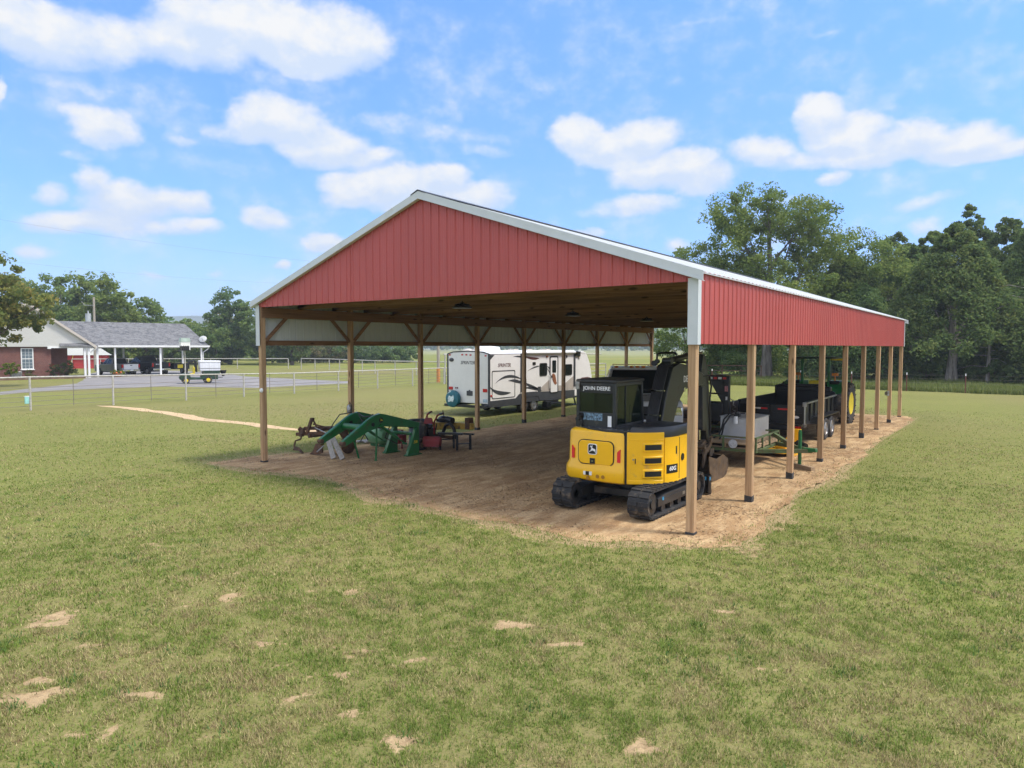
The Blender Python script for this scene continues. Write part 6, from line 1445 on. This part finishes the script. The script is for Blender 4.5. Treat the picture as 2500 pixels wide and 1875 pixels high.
for lab, (a, b2), h in (('tall white pipe gateway left of the travel trailer',((-35.6,33.2),(-36.3,36.2)),2.55),('tall white pipe gateway right of the travel trailer nose',((-30.2,50.2),(-32.3,44.5)),2.5)):
    f = thing('gateway', lab, 'gateway', (a[0],a[1],0), world=True, group='tall pipe gateways')
    for p in (a, b2): P('post', MB().cyl((p[0],p[1],-.02),(p[0],p[1],h),.065,n=12), MT['pipe'], f)
    P('lintel', MB().tube([(a[0]+(a[0]-b2[0])*.08,a[1]+(a[1]-b2[1])*.08,h),(b2[0],b2[1],h)], .055), MT['pipe'], f)
    P('gate_rail', MB().tube([(a[0],a[1],1.35),(b2[0],b2[1],1.35)], .04).tube([(a[0],a[1],.7),(b2[0],b2[1],.7)], .03), MT['pipe'], f)
t = thing('feed_box', 'pale turquoise box hung low on the pipe fence by the left edge', 'box', (-35.1,1.9,.35))
P('tray', MB().bb(.06,.16,-.09,.09,0,.36), mk('pale_turquoise_plastic', (.3,.62,.58), .5, var=.2), t, bevel=.02); P('lid', MB().bb(.05,.17,-.1,.1,.36,.39), MT['sign'], t)
wf = thing('wire_fence', 'barbed wire fence on rusty white-tipped steel posts before the wood', 'fence', (0,45.4,0), world=True)
px = [8.4,4.9,1.34,-2.19,-5.8,-9.4,-13,-16.5]
for x in px:
    po = P('post', MB().bb(x-.03,x+.03,45.4,45.44,-.02,1.3), mk('rust_red_post', (.16,.05,.035), .8) if x == px[0] else D.materials['rust_red_post'], wf)
    P('white_tip', MB().bb(x-.032,x+.032,45.395,45.445,1.18,1.34), MT['sign'], po)
for z in (.35,.65,.95,1.2): P('wire', MB().tube([(x,45.42,z-.015*(i%2)) for i, x in enumerate(px)], .0035, 4), MT['wire'], wf)
# poles and wires
pA = thing('utility_pole', 'weathered utility pole with transformer rising behind the grey carport roof', 'utility pole', (-104.6,33.3,0))
P('shaft', MB().tube([(0,0,0),(.15,0,10.5)], [.2,.14], 12), MT['polewood'], pA)
P('transformer', MB().cyl((-.5,-.55,6.7),(-.5,-.55,8.1),.38,n=18).cyl((-.5,-.55,8.1),(-.5,-.55,8.5),.08), mk('grey_transformer', (.42,.45,.48), .4), pA)
P('bracket', MB().beam((0,0,9.3),(-.5,-1.0,9.3),.1,.1).beam((-.5,-1.0,9.3),(-.65,-1.3,9.8),.1,.1), MT['steel'], pA)
P('lamp_arm', MB().tube([(0,0,5.6),(-.4,-.8,5.9)], .05).ell((-.5,-1.0,5.9),(.25,.4,.15)), MT['steel'], pA)
pB = thing('utility_pole', 'grey utility pole with orange base behind the white travel trailer', 'utility pole', (-37.7,34.6,0))
P('shaft', MB().cyl((0,0,0),(0,0,8.2),.15,.11,n=12), MT['polewood'], pB)
P('orange_guard', MB().cyl((0,0,.0),(0,0,1.25),.165,n=12), MT['orangebase'], pB)
def wirepts(pa, pb, da, db, sag=.4):
    a, b2 = CAMP+ray(*pa)*da, CAMP+ray(*pb)*db
    return [tuple(a+(b2-a)*t+np.array([0,0,-sag*4*t*(1-t)])) for t in np.linspace(0,1,14)]
for pa, pb, da, db, lab in (((-60,526),(860,646),55,75,'uppermost thin overhead wire crossing the sky to the barn roof'),((-60,628),(760,694),60,85,'second thin overhead wire below the first, crossing above the trees'),((235,762),(760,777),101,95,'lowest overhead wire running from the transformer pole past the trees')):
    pts = wirepts(pa, pb, da, db)
    single('overhead_wire', MB().tube(pts, .0055, 5), MT['wire'], lab, 'wire', pts[0], world=True, group='overhead wires')
# ------------------------------------------------------------------ trees
BARK = mk('grey_brown_bark', (.12,.095,.075), .95, var=.35, scale=2, bmp=.8, bs=9, stretch=(3,3,.6))
OAKBARK = mk('pale_oak_bark', (.2,.18,.155), .9, var=.4, scale=2.2, bmp=.6, bs=9, stretch=(4,4,.5), dirt=((.07,.06,.05),.6,1.2))
PALEBARK = mk('pale_stripped_bark', (.34,.31,.28), .9, var=.3, scale=2.2, bmp=.6, bs=9, stretch=(4,4,.5), dirt=((.12,.1,.085),.5,1.5))
LF = dict(
    oak=leafmat('oak_leaves', [(0.096, 0.163, 0.046), (0.191, 0.258, 0.065), (0.325, 0.364, 0.104)]),
    autumn=leafmat('turning_oak_leaves', [(0.086, 0.134, 0.042), (0.181, 0.22, 0.058), (0.288, 0.288, 0.077), (0.42, 0.306, 0.086)]),
    dark=leafmat('dark_evergreen_leaves', [(0.072, 0.134, 0.053), (0.143, 0.227, 0.077), (0.263, 0.334, 0.108)]),
    cedar=leafmat('cedar_foliage', [(0.07, 0.121, 0.046), (0.143, 0.206, 0.065), (0.268, 0.296, 0.096)]),
    mid=leafmat('mid_green_leaves', [(0.086, 0.152, 0.054), (0.172, 0.25, 0.07), (0.306, 0.354, 0.104)]),
    shrub=leafmat('shrub_leaves', [(0.068, 0.101, 0.035), (0.135, 0.169, 0.054), (0.23, 0.216, 0.088), (0.27, 0.176, 0.095)]),
    bright=leafmat('bright_fern_leaves', [(0.081, 0.121, 0.016), (0.162, 0.216, 0.027), (0.27, 0.297, 0.054)]),
    rose=leafmat('rose_bush_leaves', [(0.03, 0.047, 0.022), (0.054, 0.081, 0.03), (0.095, 0.115, 0.041), (0.3, 0.027, 0.041)]),
)
def leaves(centres, radii, per, size, rng, flat=.7, droop=0.):
    """leaf-sized quads scattered through clumps; returns verts, faces, tint"""
    k = len(centres)*per
    c = np.repeat(centres, per, 0); r = np.repeat(radii, per)
    d = rng.normal(0, 1, (k,3)); d /= np.linalg.norm(d, axis=1)[:,None]
    q = rng.uniform(0, 1, k)**.45
    p = c+d*(r*q)[:,None]*np.array([1,1,flat])
    p[:,2] -= droop*r*q*q
    nrm = rng.normal(0, 1, (k,3))+d*.8+np.array([0,0,.5]); nrm /= np.linalg.norm(nrm, axis=1)[:,None]
    a = np.cross(nrm, rng.normal(0, 1, (k,3))); a /= np.linalg.norm(a, axis=1)[:,None]+1e-9; b = np.cross(nrm, a)
    s = size*rng.uniform(.55, 1.25, k)[:,None]
    v = np.stack([p-a*s*.55, p-b*s*.32, p+a*s*.55, p+b*s*.32], 1).reshape(-1, 3)
    f = np.arange(4*k).reshape(-1, 4)
    clump = np.repeat(rng.uniform(0, 1, len(centres)), per)
    tint = np.clip(.6*rng.uniform(0, 1, k)+.4*clump, 0, 1)
    return v, f, np.repeat(tint, 4)
def crownobj(name, v, f, tint, mt, parent):
    me = D.meshes.new(name); npmesh(me, v, f); fattr(me, 'tint', tint); me.materials.append(mt)
    o = D.objects.new(name, me); COL.objects.link(o); o.parent = parent; return o
def tree(name, label, x, y, ells, ncl, per, size, rc, mt, trunk_r, trunk_h, seed, bark=None, group=None, cat='tree', flat=.7, hollow=.5, limbs=14, lean=(0,0), sparse=0., droop=0.):
    """ells: crown lobes (dx, dy, z, rx, ry, rz)"""
    rng = np.random.default_rng(seed)
    t = thing(name, label, cat, (x,y,0), group=group)
    cs = []; rs_ = []
    if ells[0][0] == 'cone':
        _, H_, R_, z0_ = ells[0]
        m_ = ncl; tt = 1-(rng.uniform(0, 1, m_)*.995+.002)**.74; an = rng.uniform(0, 2*math.pi, m_)
        lump = .8+.45*fbm(an*1.1+seed, tt*5., seed, 3)
        rr_ = (R_*(1-tt)**.72*lump)*(.62+.42*rng.uniform(0, 1, m_)**.6)+.12
        cs = [np.stack([rr_*np.cos(an), rr_*np.sin(an), z0_+(H_-z0_)*tt-.22*rr_], 1)]
        rs_ = [np.clip(.34+(1-tt)*1.1, .34, 1.05)]
        ells = [(0,0,z0_+(H_-z0_)*.45,R_,R_,(H_-z0_)*.5)]
    else:
      vol = np.array([e[3]*e[4]*e[5] for e in ells])**.62; cnt = np.maximum(9, (ncl*vol/vol.sum()).astype(int))
      for e, m_ in zip(ells, cnt):
        d = rng.normal(0, 1, (m_,3)); d /= np.linalg.norm(d, axis=1)[:,None]
        q = (hollow**3+(1-hollow**3)*rng.uniform(0, 1, m_))**(1/3.)
        q *= rng.uniform(.82, 1.10, m_)
        c = d*q[:,None]*np.array(e[3:6])+np.array(e[:3]); cs.append(c); rs_.append(np.full(m_, min(1., .3+e[3]/3.2)))
    cs = np.concatenate(cs); rsc = np.concatenate(rs_); k_ = (cs[:,2] > .25) & (rng.uniform(0, 1, len(cs)) > sparse); cs = cs[k_]; rsc = rsc[k_]
    rad = rc*rng.uniform(.55, 1.3, len(cs))*rsc
    v, f, ti = leaves(cs, rad, per, size, rng, flat, droop)
    ok = v.reshape(-1,4,3)[:,:,2].min(1) > .03
    v = v.reshape(-1,4,3)[ok].reshape(-1,3); ti = ti.reshape(-1,4)[ok].ravel(); f = np.arange(len(v)).reshape(-1,4)
    crownobj('crown', v, f, ti, LF[mt], t)
    # trunk with limbs and twigs reaching into the clumps
    top = max(e[2]+e[5]*.35 for e in ells); mb = MB()
    if trunk_r > 0:
        ks = np.linspace(0, 1, 7); tp = []
        for q in ks: tp.append((lean[0]*q+rng.normal(0,.06*trunk_r*2), lean[1]*q+rng.normal(0,.06*trunk_r*2), -.1+q*top))
        rs = [trunk_r*(1.35 if q == 0 else 1-.78*q) for q in ks]
        mb.tube(tp, rs, 9)
        pick = rng.choice(len(cs), min(limbs, len(cs)), replace=False)
        ends = []
        for i in pick:
            c = cs[i]; h0 = min(max(trunk_h*.85, c[2]*rng.uniform(.35, .7)), top*.9); q = h0/top
            a = np.array([lean[0]*q, lean[1]*q, h0]); m_ = (a+c)/2+np.array([0,0,.06*np.linalg.norm(c-a)])
            r0 = trunk_r*.42*(1-q*.6)
            mb.tube([a, a+(m_-a)*.5+np.array([0,0,.1]), m_, m_+(c-m_)*.55+rng.normal(0,.2,3), c], [r0, r0*.8, r0*.55, r0*.3, r0*.12], 5)
            ends.append((m_, r0*.5))
        for i in rng.choice(len(cs), min(limbs*3, len(cs)), replace=False):
            c = cs[i]; e_, r0 = min(ends, key=lambda e: np.linalg.norm(e[0]-c))
            mb.tube([e_, (e_+c)/2+rng.normal(0,.15,3), c], [r0*.6, r0*.35, r0*.12], 4)
        P('trunk', mb, bark or BARK, t)
    return t
def cone(h, r, z0, k=7): return [('cone', h, r, z0)]
GR = 'trees of the wood right of the barn'; GL = 'trees behind the house'
# wood to the right
tree('oak_tree', 'tallest broad oak behind the barn, its wide crown standing above the red eave', -15.9, 58.7,
     [(0,0,13.0,6.4,6,5.4),(-6.0,-1,11.0,4.4,4,3.4),(6.0,2,12.0,5.0,4.6,3.8),(10.0,3.5,9.8,3.4,3,3.0),(-2.0,-1,16.0,4.2,4,2.6),(2.6,1,15.6,3.6,3.4,2.2),(2,1,8.6,8,6,3.6),(-8.6,-2,9.2,2.6,2.4,1.8),(-3.5,-2,7.4,5,4,2.6),(8,2,6,4,4,2.4)], 520, 150, .26, 1.05, 'oak', .5, 6, 101, bark=OAKBARK, group=GR, hollow=.35, limbs=30, sparse=.05)
rows = [ # name label x y h r kind seed
 ('cedar_tree','dark cedar in the wood directly right of the tall oak',-9.3,61,12.6,4.6,'cedar',111),
 ('cedar_tree','dense cedar filling the dip between the oak and the pointed cedar',-4.6,66,13.2,5.0,'dark',112),
 ('cedar_tree','pointed tallest cedar at the back of the wood on the right',-.6,77,18.2,6.2,'cedar',113),
 ('cedar_tree','broad cedar with a bare grey trunk at the front of the wood',-.3,57.5,13.4,5.4,'cedar',114),
 ('cedar_tree','yellowish cedar at the right edge of the photo',5.3,66,14.6,5.2,'mid',115),
 ('cedar_tree','front cedar at the far right edge of the photo',6.6,58.5,9.5,4.2,'cedar',116),
 ('cedar_tree','dark cedar seen behind the tractor through the barn posts',-7.5,58.8,9.0,4.0,'dark',117),
]
for nm, lab, x, y, h, r, k, sd0 in rows:
    bare = 4.0 if sd0 == 114 else 2.0
    tree(nm, lab, x, y, cone(h, r, bare, 8), 460, 150, .25, .95, k, .42 if sd0 == 114 else .3, bare, sd0, bark=PALEBARK if sd0 in (114,) else BARK, group=GR, hollow=.7, limbs=16, flat=.85)
tree('cedar_tree', 'cedar behind the left side of the tall oak low over the barn eave', -20.5, 66, cone(10, 4.5, 1.5, 7), 380, 130, .25, .95, 'mid', .3, 2, 118, group=GR, hollow=.7, flat=.85)
tree('cedar_tree', 'tall cedar showing between the oak and the broad trunked cedar', -6.5, 72, cone(15.5, 4.8, 2, 8), 400, 130, .25, .95, 'cedar', .3, 2, 119, group=GR, hollow=.7, flat=.85)
tree('cedar_tree', 'slim cedar left of the pointed tallest cedar', -3.4, 70.5, cone(15.2, 3.8, 2, 8), 360, 140, .25, .85, 'mid', .28, 2, 120, group=GR, hollow=.7, flat=.85)
tree('cedar_tree', 'rounded cedar right of the pointed tallest cedar', 3.0, 73, cone(16.0, 5.8, 2, 8), 420, 130, .25, .95, 'cedar', .3, 2, 121, group=GR, hollow=.7, flat=.85)
tree('cedar_tree', 'tree beyond the right edge closing the wood', 11.5, 66, cone(15.5, 5.6, 2, 8), 400, 130, .25, .95, 'mid', .3, 2, 122, group=GR, hollow=.7, flat=.85)
for i, (x, y, r, h, lab) in enumerate(((-12.5,58.5,2.2,3.4,'low shrub at the foot of the pale oak trunk'),(-18.8,60,2.4,3.2,'low shrub left of the pale oak trunk'),(-5.2,57.5,2.2,3.0,'low shrub behind the tractor canopy'),(-2.8,58.5,2.2,3.4,'low shrub left of the bare grey cedar trunk'),(2.6,58,2.4,3.4,'low shrub right of the bare grey cedar trunk'),(-9.6,57.5,2.4,3.0,'low shrub behind the dump trailer'),(5.2,56.5,2.0,3.6,'shrub at the right edge behind the wire fence'))):
    tree('shrub', lab, x, y, [(0,0,h*.45,r,r,h*.5),(r*.6,.4,h*.3,r*.7,r*.7,h*.35)], 60, 70, .24, .6, 'dark', .06, .3, 130+i, group='undergrowth along the wood', cat='shrub', limbs=5)
for i, (x, y, h, lab) in enumerate(((2.2,57.6,9,'bare leaning dead trunk right of the bare grey cedar trunk'),(-3.6,59,7.5,'thin bare trunk left of the bare grey cedar trunk'))):
    mb = MB(); rg = np.random.default_rng(140+i)
    mb.tube([(0,0,-.1),(.1,0,h*.5),(.5,.1,h)], [.16,.11,.03], 7)
    for k in range(12):
        z = h*rg.uniform(.15,.9); a = rg.uniform(-.5,.5)+(0 if k % 2 else math.pi); L_ = rg.uniform(1.0,3.4)
        mb.tube([(0,0,z),(math.cos(a)*L_*.5,math.sin(a)*L_*.3-.4,z+.1),(math.cos(a)*L_,math.sin(a)*L_*.5-.9,z-.3)], [.04,.025,.008], 4)
    dt2 = thing('dead_tree', lab, 'tree', (x,y-.6,0), group=None); P('trunk', mb, PALEBARK, dt2)
tree('small_tree', 'light green leafy bough tree seen under the front right corner trim of the barn', -25.5, 62, [(0,0,5.0,3.4,3.4,3.0),(-2.2,-1,3.6,2.2,2.2,1.6),(2,0,3.2,2.4,2.2,2)], 110, 70, .26, .75, 'mid', .16, 1.5, 150, hollow=.4, limbs=12)
# left edge and behind the house
tree('oak_tree', 'nearest oak at the left edge, its turning leaves hanging over the brick house', -60.6, 6.6,
     [(0,0,8.2,3.6,3.6,3.4),(1.0,3.4,6.6,2.4,2.4,1.7),(.8,.6,5.2,3.0,2.6,1.8),(0,-2,10.6,2.4,2.4,1.9),(1.6,3.2,4.9,1.3,1.3,1.0)], 190, 105, .30, .8, 'autumn', .4, 3, 201, group=None, hollow=.4, limbs=20, sparse=.05)
for i, (x, y, h, r, k, lab) in enumerate(((-124,30.6,15.5,6.5,'oak','leftmost oak behind the brick house'),(-118.6,34.2,16.2,5.2,'mid','oak second from the left behind the house, above the white gable'),
    (-120,38.5,15.6,4.8,'oak','oak with a flat top left of the transformer pole'),(-111,38.5,14.6,4.6,'oak','oak directly behind the transformer pole'),(-112,44,12.0,4.4,'mid','oak with bare twigs right of the transformer pole'),
    (-134,56,10.0,5.0,'dark','low dark tree far behind the carport roof'),(-130,60,9.6,4.6,'mid','small round tree above the middle of the carport roof'),(-125,66,10.6,4.4,'shrub','yellowish round tree left of the tall dark tree'),
    (-114.5,60.5,14.6,4.4,'dark','tall dark tree with an open top above the satellite dish'),(-108,63.5,13.4,5.6,'mid','broad rounded tree left of the barn corner trim'),(-101,64.5,12.6,5.0,'cedar','rounded tree touching the barn corner trim'))):
    e = [(0,0,h*.62,r*.8,r*.8,h*.33),(r*.5,.5,h*.42,r*.6,r*.6,h*.24),(-r*.5,-.5,h*.42,r*.6,r*.6,h*.24),(0,0,h*.25,r*.8,r*.8,h*.2)]
    op = k == 'oak' or i in (8,)
    if op: e = [(0,0,h*.78,r*.6,r*.6,h*.2),(r*.62,.6,h*.66,r*.42,r*.45,h*.16),(-r*.62,-.6,h*.62,r*.45,r*.45,h*.16),(0,0,h*.42,r*.85,r*.85,h*.22),(0,0,h*.2,r*.8,r*.8,h*.18)]
    tree('broadleaf_tree', lab, x, y, e, 190, 66, .46, .95, k, .3, h*.25, 210+i, group=GL, hollow=.4 if op else .65, limbs=14)
for i, (px_, dep, h, r, k, lab) in enumerate(((300,130,7,5,'dark','dark tree low behind the left half of the carport'),(360,135,6.5,5,'dark','dark tree low behind the middle of the carport'),(420,135,6.5,5,'mid','green tree low behind the right half of the carport'),(470,130,7,5,'dark','dark tree right behind the satellite dish'),(530,126,7.5,5,'mid','green tree behind the white cargo box'))):
    p = CAMP+(_fw+_rt*(px_-1250)/FPX)*dep
    tree('low_tree', lab, float(p[0]), float(p[1]), [(0,0,h*.5,r,r,h*.5)], 90, 60, .45, 1.0, k, .2, 1, 240+i, group='low trees behind the carport', hollow=.6, limbs=6)
for i, (px_, dep, h, r, k, lab) in enumerate(((665,138,5.2,4.6,'mid','green bush just right of the barn front left post'),(715,140,4.6,4.2,'shrub','brownish bush at the field edge, second from the left post'),(765,141,4.2,4.0,'shrub','brownish bush in the middle of the bush row'),(812,142,4.3,4.2,'shrub','reddish brown bush left of the second barn post'),(865,140,5.2,4.6,'dark','dark bush right of the second barn post'),(915,141,5.4,5,'dark','dark bush left of the third barn post'),(965,143,5.0,4.6,'dark','rightmost dark bush before the open field'))):
    p = CAMP+(_fw+_rt*(px_-1250)/FPX)*dep
    tree('bush', lab, float(p[0]), float(p[1]), [(0,0,h*.5,r,r,h*.52),(r*.7,.4,h*.36,r*.7,r*.7,h*.4)], 90, 60, .4, .9, k, .1, .5, 260+i, group='bush row at the field edge', cat='bush', hollow=.6, limbs=5)
# garden plants
x_, y_, z_ = loc(-2.3,-.9); tree('rose_bush', 'dark rose bush with red blooms beside the porch', x_, y_, [(.1,-.75,.8,.7,.8,.75),(-.1,.55,1.0,.75,.9,.9)], 70, 50, .14, .4, 'rose', .04, .2, 301, cat='bush', limbs=6)
x_, y_, z_ = loc(-6.75,-1.35); tree('fern_plant', 'bright yellow-green fern by the brick wall', x_, y_, [(0,0,1.1,.75,.75,.65)], 34, 40, .15, .3, 'bright', .05, .3, 302, cat='plant', limbs=4)
x_, y_, z_ = loc(-5.2,-.9); tree('white_rose', 'small pale flowering bush below the house window', x_, y_, [(0,0,.5,.5,.5,.5)], 30, 36, .12, .25, 'shrub', .03, .2, 303, cat='bush', limbs=4)
rg = np.random.default_rng(5); cs = rg.normal(0, 1, (26,3))*np.array([.4,.4,.16])+np.array([0,0,.48])
v, f, ti = leaves(cs, np.full(26,.16), 26, .11, rg); crownobj('foliage', v, f, ti, LF['bright'], fpot)
P('blooms', MB().ell((.25,-.3,.45),(.12,.1,.08)).ell((.35,.1,.5),(.1,.1,.08)).ell((-.1,-.4,.42),(.12,.1,.08)), MT['orange'], fpot)
# far woods that read as one mass: along the horizon and filling behind the wood on the right
def mass(name, pts, mt, seed, size=.9, per=26, rc=2.0):
    rg = np.random.default_rng(seed); v, f, ti = leaves(np.array(pts), np.full(len(pts), rc)*rg.uniform(.6, 1.3, len(pts)), per, size, rg)
    ok = v.reshape(-1,4,3)[:,:,2].min(1) > .02
    v = v.reshape(-1,4,3)[ok].reshape(-1,3); ti = ti.reshape(-1,4)[ok].ravel()
    me = D.meshes.new(name); npmesh(me, v, np.arange(len(v)).reshape(-1,4)); fattr(me, 'tint', ti); me.materials.append(LF[mt])
    o = D.objects.new(name, me); COL.objects.link(o); o['kind'] = 'stuff'; return o
rg = np.random.default_rng(77)
pts = []
for k in range(2600):
    q = rg.uniform(0,1); x = -32+q*70; y = 84+rg.uniform(0,26)-q*4; h = 4+9*float(fbm(np.array([x*.11]), np.array([y*.05]), 3, 3)[0])+ (1 if q > .2 else -3+q*20)
    pts.append((x, y, rg.uniform(.3, 1)**.7*h))
mass('backwoods', pts, 'dark', 78, .8, 24, 1.6)
pts = []
for k in range(1500):
    a = rg.uniform(-1.75, .45); r_ = rg.uniform(640, 760); x = CAMP[0]+r_*math.sin(a); y = CAMP[1]+r_*math.cos(a)
    h = 15+16*float(fbm(np.array([a*9]), np.array([0.]), 9, 4)[0])
    pts.append((x, y, rg.uniform(0, 1)*h))
mass('distant_woods', pts, 'mid', 79, 5.0, 26, 9.)
pts = []
for k in range(420):
    a = rg.uniform(-1.62, -.98); r_ = rg.uniform(170, 200); x = CAMP[0]+r_*math.sin(a); y = CAMP[1]+r_*math.cos(a)
    pts.append((x, y, rg.uniform(0, 1)*(7+4*float(fbm(np.array([a*30]), np.array([0.]), 19, 3)[0]))))
mass('hedgerow', pts, 'mid', 80, 1.4, 26, 2.6)
# far blue hills
mb = MB(); vs = []; K = 160
for i in range(K+1):
    a = -2.2+3.4*i/K; h = 40+66*float(fbm(np.array([a*4.2]), np.array([3.3]), 13, 4)[0])
    for r_, z in ((1700,-2),(1950,h),(2300,-2)): vs.append((CAMP[0]+r_*math.sin(a), CAMP[1]+r_*math.cos(a), z))
mb.add(vs, [(3*i+j, 3*i+3+j, 3*i+4+j, 3*i+1+j) for i in range(K) for j in (0,1)])
struct('hills', mb, mk('wooded_hill', (.05,.075,.035), 1., var=.3, scale=.02))
# ------------------------------------------------------------------ air
m = D.materials.new('thin_haze'); m.use_nodes = True; n = m.node_tree.nodes; l = m.node_tree.links; n.clear()
o_ = nd(n, 'ShaderNodeOutputMaterial'); v_ = nd(n, 'ShaderNodeVolumePrincipled'); l.new(v_.outputs[0], o_.inputs['Volume'])
v_.inputs['Color'].default_value = (.78,.88,1,1); v_.inputs['Density'].default_value = .0005; v_.inputs['Anisotropy'].default_value = .1
hz_ = D.objects.new('haze', mesh('haze', MB().bb(-2800,2800,-1600,2800,-3,130), m)); COL.objects.link(hz_); hz_['kind'] = 'stuff'
